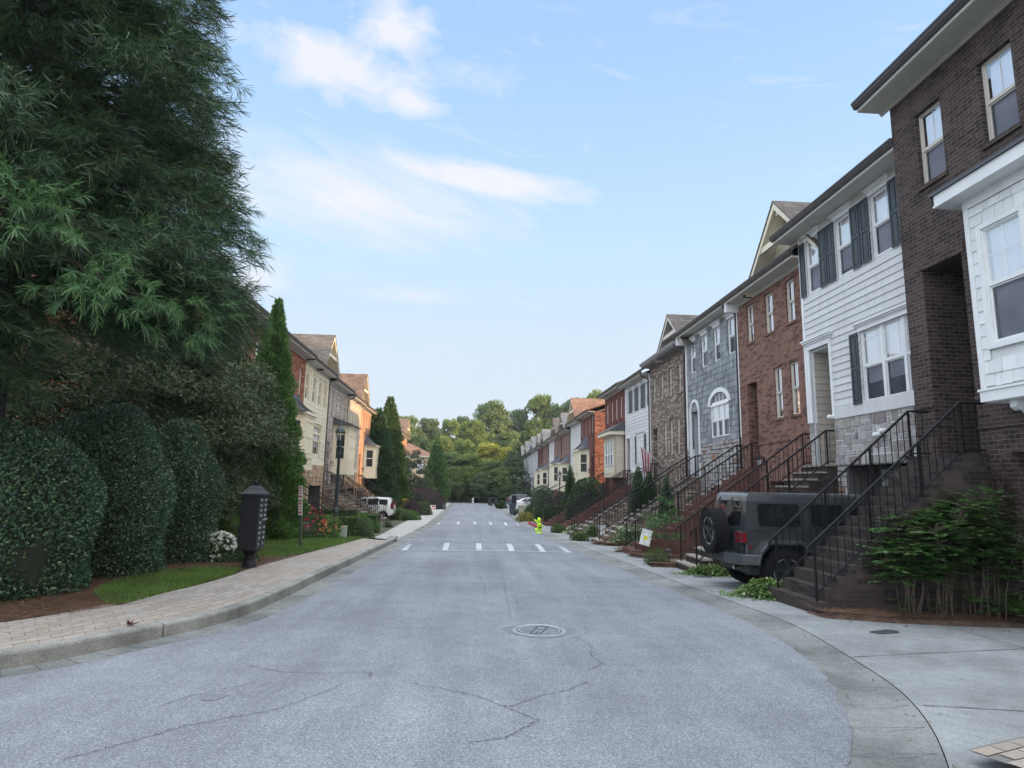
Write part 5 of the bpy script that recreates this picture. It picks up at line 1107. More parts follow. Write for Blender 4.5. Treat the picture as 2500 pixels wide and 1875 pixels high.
h, P = bh('whitewashed grey brick townhouse with a cream panelled box bay', XL, 40.06, 45.9, -1.0, 8.2, [(40.85, 41.3, 6.07, 7.55), (42.2, 42.65, 6.07, 7.55), (43.55, 44.0, 6.07, 7.55), (44.85, 45.3, 6.07, 7.55)], (40.4, 41.3, 1.35, 4.15), (42.4, 45, -1, 1.0), B_GRY, gut=GUTB, pitch=.5, depth=11)
bay(h, P, 42.1, 45.0, 2.1, 5.3, 1.0, TRIMC, (3.1, 4.7), chamf=.12, dark=True)
cp = MB(); cp.hexa([P(-1.3, 41.8, 5.36), P(-1.3, 45.3, 5.36), P(-.003, 45.3, 5.36), P(-.003, 41.8, 5.36), P(-1.3, 41.8, 5.42), P(-1.3, 45.3, 5.42), P(-.003, 45.3, 5.85), P(-.003, 41.8, 5.85)]); cp.build('bay_roof', METR, h); lantern(h, P, 41.7, 2.8)
h, P = bh('taupe sided townhouse with a stone base and four upper windows on the left', XL, 45.92, 51.6, -1.1, 8.05, [(46.5, 47.0, 5.95, 7.25), (47.9, 48.4, 5.95, 7.25), (49.3, 49.8, 5.95, 7.25), (50.55, 51.05, 5.95, 7.25), (48.8, 50.4, 2.97, 4.53)], None, (47.5, 50.5, -1.1, 1.1), SID_T, lap=True, sidez=2.55, stone=STONEB, fm=TRIMC, pitch=.5, depth=11, gut=GUTB, head=TRIMC)
gable(h, P, 51.6, 2.1, 7.95, 10.45, SID_T, TRIMC, ROOFB, set_=-.4, wall_d=.25, back=6); downspout(h, P, 46.05, 8.05, -.8, .55, GUTB); lantern(h, P, 48.2, 2.8)
h, P = bh('warm orange brick townhouse in the sun with a cream bay under a metal cap', XL, 51.62, 58.6, -1.15, 7.95, [(53.1, 53.5, 5.84, 7.32), (54.5, 54.9, 5.84, 7.32), (55.8, 56.2, 5.84, 7.32), (57.1, 57.5, 5.84, 7.32)], (52.0, 52.9, 1.3, 3.9), None, B_LORG, gut=GUTB, pitch=.5, depth=11)
bay(h, P, 54.3, 57.6, 1.95, 4.75, .95, TRIMC, (2.9, 4.35), chamf=.5, near=True); metal_cap(h, P, 54.2, 57.7, 4.8, 5.75, 1.0); lantern(h, P, 53.6, 2.7)
h, P = bh('orange brick townhouse beyond the tall conifer pair on the left', XL, 66, 77.4, -1.2, 7.9, [(68, 68.5, 5.6, 7.0), (70.5, 71, 5.6, 7.0), (73, 73.5, 5.6, 7.0), (75.5, 76, 5.6, 7.0)], (70, 71, 1.2, 3.8), None, B_LORG, pitch=.5, depth=11, dark=True, roofm=ROOFB)
bay(h, P, 73.2, 76.6, 1.2, 4.2, .9, TRIMC, (2.2, 3.8), chamf=.5, dark=True)
h, P = bh('orange brick townhouse with a brown gable, last of the left hand row', XL, 77.42, 89.5, -1.2, 7.9, [(79+k*1.6, 79.5+k*1.6, 5.4, 6.9) for k in range(6)], None, None, B_LORG, pitch=.5, depth=11, dark=True, roofm=ROOFB)
gable(h, P, 87.0, 3.2, 7.8, 10.4, SID_C, TRIMC, ROOFB, set_=-.4, wall_d=.25, back=6); bay(h, P, 83, 87, 1.0, 4.0, .9, TRIMC, (2.0, 3.6), chamf=.5, dark=True)
def yellow():
    h = thing('house', 'pale yellow house with a brown hip roof at the far end on the left', 'house', (-11, 101, -.6)); mb = MB(); x0, x1, y0, y1, z0, z1 = -17, -5.9, 99, 109, -1.0, 5.8
    mb.box(x0, y0, z0, x1, y1, z1); mb.build('wall', SID_Y, h)
    lp = MB(); z = -.6
    while z < 5.6: lp.quad((x0, y0-.03, z), (x1, y0-.03, z), (x1, y0-.005, z+.25), (x0, y0-.005, z+.25)); lp.quad((x0, y0-.03, z), (x1, y0-.03, z), (x1, y0, z), (x0, y0, z)); z += .25
    lp.build('siding', SID_Y, h, fixn=False)
    r = MB(); e = .45; r.poly([(x0-e, y0-e, z1), (x1+e, y0-e, z1), (-10.5, 104, 8.1), (-12.5, 104, 8.1)]); r.poly([(x1+e, y0-e, z1), (x1+e, y1+e, z1), (-10.5, 104, 8.1)]); r.poly([(x0-e, y1+e, z1), (x0-e, y0-e, z1), (-12.5, 104, 8.1)]); r.poly([(x1+e, y1+e, z1), (x0-e, y1+e, z1), (-12.5, 104, 8.1), (-10.5, 104, 8.1)]); r.poly([(x0-e, y0-e, z1-.02), (x1+e, y0-e, z1-.02), (x1+e, y1+e, z1-.02), (x0-e, y1+e, z1-.02)])
    r.build('roof', ROOFR, h)
    f = MB(); f.box(x0-e-.02, y0-e-.02, z1-.2, x1+e+.02, y0-e+.02, z1+.02); f.box(x1+e-.02, y0-e+.021, z1-.2, x1+e+.021, y1+e, z1+.02); f.build('fascia', TRIMB, h)
    for (a, b, c, d_) in ((-8.5, -7.6, 3.4, 5.0), (-8.5, -7.6, .2, 1.9)):
        w = MB(); w.box(a-.1, y0-.08, c-.1, b+.1, y0-.04, d_+.1); W_ = w.build('window', TRIMC, h); g = MB(); g.box(a, y0-.1, c, b, y0-.081, d_); g.build('pane', BLIND, W_)
    v = MB(); v.box(-7.0, y0-.06, 4.5, -6.5, y0-.035, 4.7); v.build('vent', DARKGL, h)
    for x in (-11.5, -10.9, -9.4):
        c = MB(); c.lathe([(.06, 7.2), (.06, 8.2)], 8, 'z', (x, 102.5, 0)); c.build('vent_pipe', GUT, h)
yellow()
# ------------------------------------------------------------------ entry stairs with iron railings
def stairs(label, X0, X1, y0, y1, z0, z1, mat, group, tread=None, land=0.0, blocks=False, foot=True, bal=.125, z0rail=None):
    sg = 1 if X1 > X0 else -1; t = thing('entry_stairs', label, 'stairs', ((X0+X1)/2, (y0+y1)/2, z0), group)
    n = max(4, int(round((z1-z0)/.178))); rise = (z1-z0)/n; run = (abs(X1-X0)-land)/n; mb = MB(); tr = MB()
    for i in range(n):
        xa = X0+sg*i*run; xb = X0+sg*(i+1)*run if i < n-1 else X1; zt = z0+(i+1)*rise
        w = .12 if (i == 0 and foot) else 0
        tb = .045 if tread else 0
        mb.box(xa, y0-w+(.0 if i else 0), min(z0-.6, zt-1.2) if i else z0-.3, xb, y1+w, zt-tb)
        if tread: tr.box(xa-sg*.03, y0-w-.02, zt-tb+.0005, xb-sg*.031 if i < n-1 else xb, y1+w+.02, zt)
    st = mb.build('steps', mat, t)
    if tread: tr.build('treads', tread, st)
    sl = rise/run
    for y in (y0+.05, y1-.05):
        r = MB(); xs = X0+sg*.10; zs = z0+rise
        xe = X0+sg*(n-1)*run+sg*.05
        def zt_(x): return zs+.90+sl*max(0, abs(x-X0)-.1)*1.0
        def zb_(x): return zs+.11+sl*max(0, abs(x-X0)-.1)
        top = [(xs-sg*.13, y, zs+.72), (xs-sg*.12, y, zs+.80), (xs-sg*.06, y, zs+.87), (xs+sg*.04, y, zt_(xs+sg*.04)+.01)]
        xend = X1-sg*.0 if land < .1 else X1-sg*.02
        top += [(xe, y, zt_(xe)), (xend, y, zt_(xe)+.0+.0*sl)]
        r.tube(top, .024, 6); r.tube([(xs, y, zb_(xs)), (xe, y, zb_(xe)), (xend, y, zb_(xe))], .015, 5)
        L = abs(xend-xs); k = int(L/bal)
        for i in range(1, k):
            x = xs+sg*L*i/k; xx = x if abs(x-X0) < abs(xe-X0) else xe
            r.tube([(x, y, zb_(xx)), (x, y, zt_(xx))], .0085, 4, caps=False)
        for f in (0.0, .36, .70, 1.0):
            x = xs+(xe-xs)*f; i = min(n-1, int(abs(x-X0)/run)); h = .016
            r.box(x-h, y-h, z0+(i+1)*rise-.01, x+h, y+h, zt_(x))
        r.build('railing', IRON, t)
    return t
SG = 'stairs with black iron railings on the right'; SL = 'stairs with black iron railings on the left'
stairs('dark brick stairs with black railings beside the grey off-roader, nearest on the right', 5.42, 8.62, 9.82, 11.18, -.27, 2.3, B_STEP, SG, land=.25)
stairs('stone stairs with black railings just beyond the grey off-roader', 5.45, 9.22, 15.2, 16.45, -.42, 2.3, B_STEP, SG, STEPSTONE)
stairs('red brick stairs with a lemon garden flag on their near railing', 5.2, 9.47, 19.95, 21.2, -.53, 2.3, B_STEPR, SG)
stairs('stone stairs leading to the arched entry of the grey shingled house', 5.15, 9.52, 25.35, 26.45, -.67, 2.1, B_TAN, SG, STEPSTONE)
stairs('stone stairs leading to the tan brick house', 5.1, 9.52, 31.15, 32.2, -.82, 2.0, B_TAN, SG, STEPSTONE)
stairs('dark stairs leading to the white house with black shutters', 5.1, 9.52, 36.65, 37.7, -.96, 1.75, B_STEPR, SG)
stairs('maroon brick stairs leading to the maroon end house', 5.1, 9.52, 42.7, 43.7, -1.05, 1.75, B_STEPR, SG)
stairs('brick stairs leading to the orange red end house', 5.3, 9.52, 48.2, 49.2, -1.13, 1.2, B_STEPR, SG)
for k, y in enumerate((58.3, 64.4, 71.0, 77.0)):
    stairs(['brick stairs before the white sided house with a tan gable', 'brick stairs before the pink brown brick house with a row of narrow windows', 'brick stairs before the rosy brick house', 'brick stairs before the cream and white sided house'][k], 5.6, 9.52, y, y+1.0, -1.19, 1.0, B_STEPR, SG, bal=.2)
for k, y in enumerate((89.3, 99.5, 109.5, 119.5)):
    stairs(['grey stairs under the awning of the pale grey row house', 'grey stairs under the awning of the nearer white row house', 'grey stairs under the awning of the middle white row house', 'grey stairs under the awning of the farthest white row house'][k], 6.0, 9.52, y, y+1.1, -1.2, -.5, WALK, SG, bal=.25)
stairs('stone stairs with railings behind the tall arborvitae on the left', -5.95, -9.28, 25.9, 27.0, -.62, 1.6, B_TAN, SL, STEPSTONE)
stairs('stone stairs with railings behind the clipped hedge and lamp post', -5.95, -9.28, 29.0, 30.1, -.68, 1.6, B_TAN, SL, STEPSTONE)
stairs('stone stairs with railings at the whitewashed grey brick house', -5.9, -9.28, 40.3, 41.4, -.95, 1.35, B_TAN, SL, STEPSTONE)
stairs('stone stairs with railings beside the white compact car', -5.9, -9.28, 44.2, 45.2, -1.0, 1.3, B_TAN, SL, STEPSTONE)
stairs('stone stairs with railings at the warm orange brick house', -5.9, -9.28, 51.9, 53.0, -1.13, 1.3, B_TAN, SL, STEPSTONE)
stairs('stairs with dark railings beside the yellow leaved shrub on the left', -5.8, -9.28, 63.5, 64.6, -1.15, 1.2, B_TAN, SL, bal=.18)
stairs('stairs with dark railings behind the pair of round shrubs on the left', -5.8, -9.28, 70, 71, -1.15, 1.2, B_TAN, SL, bal=.2)
# ------------------------------------------------------------------ vehicles
def carpaint(name, c, rough=0.3, metal=0.0):
    m, t, b = newmat(name); b.inputs['Base Color'].default_value = tuple(c)+(1,); b.inputs['Roughness'].default_value = rough; b.inputs['Metallic'].default_value = metal; b.inputs['Coat Weight'].default_value = 0.8; b.inputs['Coat Roughness'].default_value = 0.04
    tcn = t.n.new('ShaderNodeTexCoord'); n = t.noise(tcn.outputs['Object'], 2.0, 4.0); r = t.ramp(n, [(0.3, rough-.06), (0.7, rough+.1)]); t.l.new(r, b.inputs['Roughness']); return m
JP = carpaint('gunmetal_grey_paint', (0.036, 0.042, 0.046), 0.34, 0.1); WP = carpaint('white_car_paint', (0.74, 0.75, 0.76), 0.25); DP = carpaint('dark_grey_car_paint', (0.05, 0.055, 0.065), 0.3)
RUB = plain('tyre_rubber', (0.010, 0.010, 0.011), 0.85, var=0.3, bump=0.3, spec=0.2); BPL = plain('black_plastic', (0.022, 0.023, 0.025), 0.55, var=0.2); ALLOY = plain('machined_alloy', (0.62, 0.63, 0.65), 0.3, metal=0.9, var=0.05)
TAIL = plain('red_tail_lens', (0.16, 0.008, 0.014), 0.12, var=0.2, coat=1.0); CHR = plain('chrome', (0.7, 0.7, 0.72), 0.12, metal=1.0, var=0.02); CGL = plain('tinted_car_glass', (0.012, 0.013, 0.015), 0.04, var=0.1, spec=0.7); PLATE = plain('pale_plate', (0.6, 0.6, 0.58), 0.5)
def rrect(x0, x1, z0, z1, r, n=4, sk=0.0):
    out = []
    for cx, cz, a0 in ((x1-r, z1-r, 0), (x0+r, z1-r, 90), (x0+r, z0+r, 180), (x1-r, z0+r, 270)):
        for k in range(n+1):
            a = math.radians(a0+90*k/n); out.append((cx+r*math.cos(a)+sk*(cz+r*math.sin(a)-z0), cz+r*math.sin(a)))
    return out
def wheel(parent, x, y, z, r, w, axis='y', out=-1, big=True, spokes=5):
    """tyre with tread, alloy rim; out = sign of the outer face along the axis"""
    o = (x, y, z); tb = MB(); h = w/2; pr = [(r*.62, -h*.86), (r*.72, -h), (r*.90, -h*.98), (r*.975, -h*.82), (r*.985, -h*.3), (r*.985, h*.3), (r*.975, h*.82), (r*.90, h*.98), (r*.72, h), (r*.62, h*.86)]
    tb.lathe(pr, 40, axis, o); ax = {'y': 1, 'x': 0}[axis]
    if big:
        for i in range(34):
            for j, (a, b) in enumerate(((-.99, -.55), (-.48, -.04), (.04, .48), (.55, .99))):
                an = 2*math.pi*(i+(.5 if j % 2 else 0))/34; da = 2*math.pi/34*.38; q = []
                for rr in (r*.955, r*1.012):
                    for (s, e) in ((-1, a), (1, a), (1, b), (-1, b)):
                        A_ = an+s*da+e*.06; c1, c2 = rr*math.cos(A_), rr*math.sin(A_); q.append((x+c1, y+e*h, z+c2) if ax == 1 else (x+e*h, y+c1, z+c2))
                tb.hexa(q)
    nlat = 40*(len(pr)-1); tb.f = tb.f[:nlat]+tb.f[nlat+2:]; tb.m = tb.m[:nlat]+tb.m[nlat+2:]
    wh = tb.build('wheel', RUB, parent, local=True)
    def pt(rad, an, dep): c1, c2 = rad*math.cos(an), rad*math.sin(an); return (x+c1, y+out*dep, z+c2) if ax == 1 else (x+out*dep, y+c1, z+c2)
    rb = MB(); rb.lathe([(r*.64, -h*.8), (r*.64, h*.8)], 32, axis, o) ; rb.f = rb.f[:-2]; rb.m = rb.m[:-2]; rb.build('rim_barrel', BPL, wh, local=True, fixn=False)
    db = MB(); c = [pt(r*.62, 2*math.pi*k/24, h*.25) for k in range(24)]; db.poly(c); db.build('brake_disc', BPL, wh, local=True, fixn=False)
    sp = MB()
    for k in range(spokes):
        an = 2*math.pi*k/spokes+math.pi/2
        for da in ((-.13, .13) if big else (0,)):
            w0, w1 = (.16, .075) if big else (.3, .12); q = []
            for dep in (h*.55, h*.82): q += [pt(r*.12, an-w0+da, dep), pt(r*.12, an+w0+da, dep), pt(r*.60, an+w1+da, dep+h*.02), pt(r*.60, an-w1+da, dep+h*.02)]
            sp.hexa(q)
    sp.lathe([(r*.15, h*.5*out), (r*.15, h*.86*out), (r*.08, h*.9*out)], 14, axis, o); sp.build('spoke', BPL if big else ALLOY, wh, local=True)
    rg = MB()
    if big:
        for k in range(5):
            an = 2*math.pi*(k+.5)/5+math.pi/2
            for i in range(5):
                a0, a1 = an-.36+.72*i/5, an-.36+.72*(i+1)/5; q = []
                for dep in (h*.78, h*.86): q += [pt(r*.56, a0, dep), pt(r*.56, a1, dep), pt(r*.645, a1, dep), pt(r*.645, a0, dep)]
                rg.hexa(q)
        for i in range(30):
            a0, a1 = 2*math.pi*i/30, 2*math.pi*(i+1)/30; q = []
            for dep in (h*.75, h*.84): q += [pt(r*.632, a0, dep), pt(r*.632, a1, dep), pt(r*.652, a1, dep), pt(r*.652, a0, dep)]
            rg.hexa(q)
    else:
        for i in range(24):
            a0, a1 = 2*math.pi*i/24, 2*math.pi*(i+1)/24; q = []
            for dep in (h*.7, h*.86): q += [pt(r*.58, a0, dep), pt(r*.58, a1, dep), pt(r*.645, a1, dep), pt(r*.645, a0, dep)]
            rg.hexa(q)
    rg.build('rim', ALLOY, wh, local=True); return wh
def offroader():
    g0 = -.375; t = thing('off_road_car', 'dark grey boxy off road car with a spare tyre on its tailgate', 'car', (5.26, 12.86, g0)); t.scale = (1.05, 1.05, 1.05); L = dict(parent=t, local=True)
    hw = .775; low = [(.10, .62), (.30, .62), (.36, .82), (.50, .97), (1.14, .97), (1.30, .80), (1.40, .56), (3.16, .56), (3.26, .82), (3.40, .98), (4.12, .98), (4.26, .82), (4.32, .66), (4.42, .66), (4.44, 1.08), (3.05, 1.17), (.10, 1.17)]
    mb = MB(); mb.extrude([(x, -hw, z) for x, z in low], (0, 2*hw, 0)); b = mb.build('body', JP, bevel=.022, **L)
    fl = MB(); fl.box(.14, -.62, .55, 4.3, .62, .9); fl.build('underbody', BPL, t, local=True)
    # hard top: tumblehome shell with rounded roof edge
    ht = MB(); n = []
    def sec(x0, x1, w, z): return [(x0, -w, z), (x1, -w, z), (x1, w, z), (x0, w, z)]
    S = [sec(.10, 3.04, .772, 1.171), sec(.16, 2.62, .725, 1.70), sec(.19, 2.52, .705, 1.80), sec(.23, 2.48, .67, 1.845), sec(.34, 2.40, .60, 1.865)]
    for a, c in zip(S[:-1], S[1:]):
        for k in range(4): ht.quad(a[k], a[(k+1) % 4], c[(k+1) % 4], c[k])
    ht.poly(S[-1]); hto = ht.build('hard_top', JP, t, local=True, bevel=.03)
    def side(x, z, s, off=.006): f = (z-1.171)/(1.70-1.171); return (x, s*(.772+(.725-.772)*f+off), z)
    for s in (-1, 1):
        for nm, pl, par in (('quarter_window', rrect(.36, 1.17, 1.235, 1.655, .07), hto), ('rear_door_window', rrect(1.38, 2.02, 1.235, 1.655, .06), t), ('front_door_window', rrect(2.16, 2.70, 1.235, 1.655, .05), t)):
            if nm[0] == 'f': pl = [(x+(.20*(1-(z-1.235)/.42) if x > 2.4 else 0), z) for x, z in pl]
            m = MB(); m.extrude([side(x, z, s, .004) for x, z in pl], (0, s*.006, 0)); m.build(nm, CGL, par, local=True)
            cx = sum(p[0] for p in pl)/len(pl); cz = sum(p[1] for p in pl)/len(pl); m = MB()
            for i in range(len(pl)):
                a, c = pl[i], pl[(i+1) % len(pl)]; o_ = lambda p: (p[0]+.022*(1 if p[0] > cx else -1), p[1]+.022*(1 if p[1] > cz else -1)); m.quad(side(*a, s, .0115), side(*c, s, .0115), side(*o_(c), s, .0115), side(*o_(a), s, .0115))
            m.build('window_seal', BPL, par, local=True, fixn=False)
        for x, zt in ((1.27, 1.80), (2.09, 1.80)):
            m = MB(); m.box(x-.005, s*(hw+.0005), .60 if x > 1.5 else .99, x+.005, s*(hw+.003), 1.17); m.extrude([side(x-.005, 1.175, s, .001), side(x+.005, 1.175, s, .001), side(x+.005, 1.70, s, .001), side(x-.005, 1.70, s, .001)], (0, s*.002, 0)); m.build('door_seam', BPL, t, local=True)
        for x in (1.52, 2.32):
            m = MB(); m.box(x-.10, s*hw, 1.005, x+.10, s*(hw+.012), 1.065); m.box(x-.085, s*(hw+.012), 1.02, x+.085, s*(hw+.035), 1.045); m.build('door_handle', BPL, t, local=True, bevel=.006)
        for x in (2.12, 2.99):
            for z in (.78, 1.06): m = MB(); m.box(x-.06, s*hw, z-.025, x+.03, s*(hw+.022), z+.025); m.build('hinge', JP, t, local=True)
        # flares
        for arch in ([(.24, .60), (.31, .82), (.47, 1.00), (1.16, 1.00), (1.34, .82), (1.46, .54)], [(3.08, .54), (3.21, .84), (3.37, 1.01), (4.14, 1.01), (4.31, .84), (4.38, .64)]):
            m = MB(); inn = [(x+(.75-x if x < 2 else 3.75-x)*.10, z-.065) for x, z in arch]
            y0, y1 = s*(hw-.01), s*.935
            for i in range(len(arch)-1):
                a, c, ci, ai = arch[i], arch[i+1], inn[i+1], inn[i]
                m.hexa([(a[0], y0, a[1]), (c[0], y0, c[1]), (ci[0], y0, ci[1]), (ai[0], y0, ai[1]), (a[0], y1, a[1]-.035), (c[0], y1, c[1]-.035), (ci[0], y1, ci[1]-.02), (ai[0], y1, ai[1]-.02)])
            m.build('wheel_flare', JP, t, local=True, bevel=.012)
        m = MB(); m.box(-.005, s*.60, .93, .135, s*.79, 1.14); tl = m.build('tail_light_housing', BPL, t, local=True, bevel=.012); m = MB(); ring(m, lambda d, u, z: (d, u, z), min(s*.615, s*.785), max(s*.615, s*.785), .945, 1.125, .035, -.022, -.004); m.box(.02, s*.7905, .95, .11, s*.797, 1.12); m.build('tail_light', TAIL, tl, local=True)
        m = MB(); m.box(2.78, s*.80, 1.22, 2.92, s*1.02, 1.40); m.build('mirror', BPL, t, local=True, bevel=.03)
        m = MB(); m.box(1.45, s*.70, .47, 3.10, s*.86, .54); m.build('side_step', BPL, t, local=True, bevel=.015)
    # rear
    m = MB(); P4 = [(.07, y, z) for y, z in rrect(-.56, .56, 1.24, 1.69, .06)]; P4 = [(.105+(z-1.171)*.113-.012, y, z) for _, y, z in P4]; m.extrude(P4, (-.006, 0, 0)); rw = m.build('rear_window', CGL, t, local=True)
    for y in (-.3, .3): m = MB(); m.box(.10, y-.03, 1.62, .135, y+.03, 1.70); m.tube([(.09, y, 1.76), (.07, y, 1.72), (.08, y, 1.60)], .018, 6); m.build('glass_hinge', BPL, rw, local=True)
    m = MB(); m.box(.075, -.60, .70, .099, .60, 1.16); m.build('tailgate', JP, t, local=True, bevel=.01); m = MB(); m.box(.05, -.40, .82, .0745, -.30, 1.1); m.build('tailgate_hinge', BPL, t, local=True)
    bp = MB(); q = [(-.10, -.48), (-.13, -.36), (-.13, .36), (-.10, .48), (.0, .86), (.30, .93), (.30, .84), (.08, .70), (.08, -.70), (.30, -.84), (.30, -.93), (.0, -.86)]; bp.extrude([(x, y, .54) for x, y in q], (0, 0, .20)); bo = bp.build('rear_bumper', JP, t, local=True, bevel=.02)
    m = MB(); m.box(-.14, -.30, .555, -.1305, .30, .70); m.build('bumper_insert', BPL, bo, local=True); m = MB(); m.tube([(.35, -.45, .50), (-.02, -.47, .46)], .035, 10); m.build('exhaust', CHR, t, local=True); m = MB(); m.box(.20, -.7, .36, .75, .7, .50); m.lathe([(.09, -.16), (.12, 0), (.09, .16)], 12, 'y', (.80, 0, .42)); m.tube([(.8, -.8, .42), (.8, .8, .42)], .045, 8); m.build('axle', BPL, t, local=True)
    m = MB(); m.tube([(.08, 0, 1.10), (-.06, 0, 1.10)], .10, 10); m.build('spare_carrier', BPL, t, local=True)
    m = MB(); m.box(.04, -.74, .80, .0745, -.50, .92); m.build('plate_holder', BPL, t, local=True)
    wheel(t, -.175, .04, 1.10, .435, .27, 'x', -1)
    for x in (.80, 3.78):
        for s in (-1, 1): wheel(t, x, s*.80, .425, .425, .27, 'y', s)
    # front end
    m = MB(); m.extrude([(3.055, -.70, 1.175), (2.575, -.66, 1.70), (2.575, .66, 1.70), (3.055, .70, 1.175)], (.02, 0, .012)); m.build('windscreen', CGL, t, local=True); m = MB(); m.box(3.1, -.70, 1.09, 4.43, .70, 1.15); m.build('bonnet', JP, t, local=True, bevel=.03); m = MB(); m.box(4.445, -.6, .72, 4.48, .6, 1.06); m.build('grille', BPL, t, local=True); m = MB(); m.box(4.42, -.85, .5, 4.66, .85, .68); m.build('front_bumper', BPL, t, local=True, bevel=.03)
    for s in (-1, 1): m = MB(); m.lathe([(.09, 0), (.09, .03)], 16, 'x', (4.478, s*.48, .94)); m.build('headlight', CHR, t, local=True)
offroader()
def offroader_extras():
    t = [o for o in COL.objects if o.name == 'off_road_car'][0]; hto = [c for c in t.children if c.name.startswith('hard_top')][0]
    for x in (1.27, 2.09): m = MB(); m.box(x-.006, -.62, 1.862, x+.006, .62, 1.8675); m.build('roof_seam', BPL, hto, local=True)
    m = MB(); m.box(.09, -.785, 1.160, 3.02, -.7765, 1.178); m.box(.09, .7765, 1.160, 3.02, .785, 1.178); m.box(.088, -.776, 1.160, .0985, .776, 1.178); m.build('top_gasket', BPL, hto, local=True)
    m = MB(); m.tube([(.055, .0, 1.27), (.04, -.02, 1.30), (.06, -.30, 1.42)], .010, 5); m.build('rear_wiper', BPL, t, local=True)
    m = MB(); m.box(-.07, -.10, 1.56, .0, .10, 1.60); m.box(-.03, -.02, 1.4, .02, .02, 1.57); m.build('high_brake_light', TAIL, t, local=True)
    m = MB(); m.tube([(-.13, .38, .58), (-.20, .38, .60), (-.20, .38, .66), (-.13, .38, .68)], .014, 6); m.build('tow_hook', BPL, t, local=True)
    m = MB(); m.lathe([(.085, 0), (.085, .012)], 18, 'y', (.33, .776, 1.03)); m.build('fuel_cap', BPL, t, local=True)
    m = MB(); m.tube([(3.2, -.72, 1.15), (3.15, -.72, 1.95)], .006, 5); m.build('aerial', BPL, t, local=True)
    for s in (-1, 1): m = MB(); m.box(.155, s*.775, .84, .20, s*.790, .90); m.build('side_marker', TAIL, t, local=True)
offroader_extras()
def small_car(name, label, cat, loc, rotz, paint, low, green, glass, hw, wheels, tail, tw=.14, zb=.75):
    t = thing(name, label, cat, loc, rotz=rotz); mb = MB(); mb.extrude([(x, -hw, z) for x, z in low], (0, 2*hw, 0)); b = mb.build('body', paint, t, local=True, bevel=.07)
    zt = max(z for x, z in green); z0 = min(z for x, z in green); wy = lambda z: hw-.03-tw*(z-z0)/(zt-z0)
    g = MB(); n = len(green); base = len(g.v); g.v += [(x, -wy(z), z) for x, z in green]+[(x, wy(z), z) for x, z in green]; g.f.append(tuple(range(n))); g.m.append(0); g.f.append(tuple(reversed(range(n, 2*n)))); g.m.append(0)
    for i in range(n): j = (i+1) % n; g.f.append((j, i, n+i, n+j)); g.m.append(0)
    go = g.build('cabin', paint, t, local=True, bevel=.05)
    for s in (-1, 1):
        for pl in glass:
            m = MB(); m.extrude([(x, s*(wy(z)+.004), z) for x, z in pl], (0, s*.006, 0)); m.build('side_window', CGL, go, local=True)
        m = MB(); m.extrude([(x, s*(hw-.16), z) for x, z in tail], (0, s*.17, 0)); m.build('tail_light', TAIL, t, local=True)
        for x, r in wheels: wheel(t, x, s*(hw-.10), r, r, .20, 'y', s, big=False, spokes=7)
        m = MB(); m.box(low[-1][0]*.0+max(x for x, z in glass[-1])-.02, s*(hw-.02), zb+.15, max(x for x, z in glass[-1])+.12, s*(hw+.16), zb+.30); m.build('mirror', paint, t, local=True, bevel=.03)
    return t, go
def arch(xc, r, z0, n=8): return [(xc-r*math.cos(math.pi*k/n), z0+r*math.sin(math.pi*k/n)) for k in range(n+1)]
low = [(.02, .42)]+[(.30, .30)]+arch(.72, .36, .30)+arch(3.22, .36, .30)+[(3.75, .28), (3.92, .40), (3.94, .72), (3.80, .90), (3.05, 1.02), (.06, 1.04), (.0, .80)]
t, go = small_car('compact_car', 'white boxy compact car parked nose to the house behind the left hedges', 'car', (-5.55, 46.75, -1.075), math.pi, WP, low, [(.06, 1.02), (.20, 1.42), (.42, 1.60), (1.6, 1.64), (2.30, 1.58), (3.05, 1.02)], [rrect(.42, 1.02, 1.10, 1.47, .05), [(1.10, 1.08), (1.84, 1.08), (1.80, 1.50), (1.10, 1.52)], [(1.92, 1.08), (2.78, 1.06), (2.35, 1.42), (2.2, 1.49), (1.92, 1.50)]], .88, [(.72, .32), (3.22, .32)], [(-.02, .78), (.13, .78), (.20, 1.05), (.14, 1.30), (.06, 1.30), (-.01, 1.05)], zb=.9)
m = MB(); m.extrude([(.07, y, z) for y, z in rrect(-.55, .55, 1.10, 1.46, .06)], (.02, 0, 0)); m.v = [(x-.03+(z-1.1)*.36, y, z) for x, y, z in m.v]; m.build('rear_window', CGL, go, local=True); m = MB(); m.box(-.03, -.80, .30, .16, .80, .50); m.build('bumper', BPL, t, local=True, bevel=.03)
low = [(.02, .45), (.25, .28)]+arch(.95, .36, .28)+arch(3.65, .36, .28)+[(4.35, .26), (4.55, .40), (4.55, .62), (4.35, .78), (3.3, .92), (.15, 1.0), (.0, .82)]
small_car('sedan', 'white sedan parked on a driveway far down on the right', 'car', (4.75, 69.0, -1.17), 0, WP, low, [(.15, .98), (.95, 1.34), (1.6, 1.44), (2.3, 1.40), (3.3, .91)], [[(.75, 1.02), (1.45, 1.02), (1.45, 1.36), (1.05, 1.32)], [(1.52, 1.02), (2.95, .98), (2.3, 1.34), (1.52, 1.37)]], .88, [(.95, .32), (3.65, .32)], [(-.01, .78), (.3, .84), (.3, .95), (.02, .95)], zb=.85)
low = [(.02, .5), (.25, .34)]+arch(.95, .40, .34)+arch(3.75, .40, .34)+[(4.45, .32), (4.65, .5), (4.65, .85), (4.45, 1.0), (3.4, 1.10), (.08, 1.12), (.0, .9)]
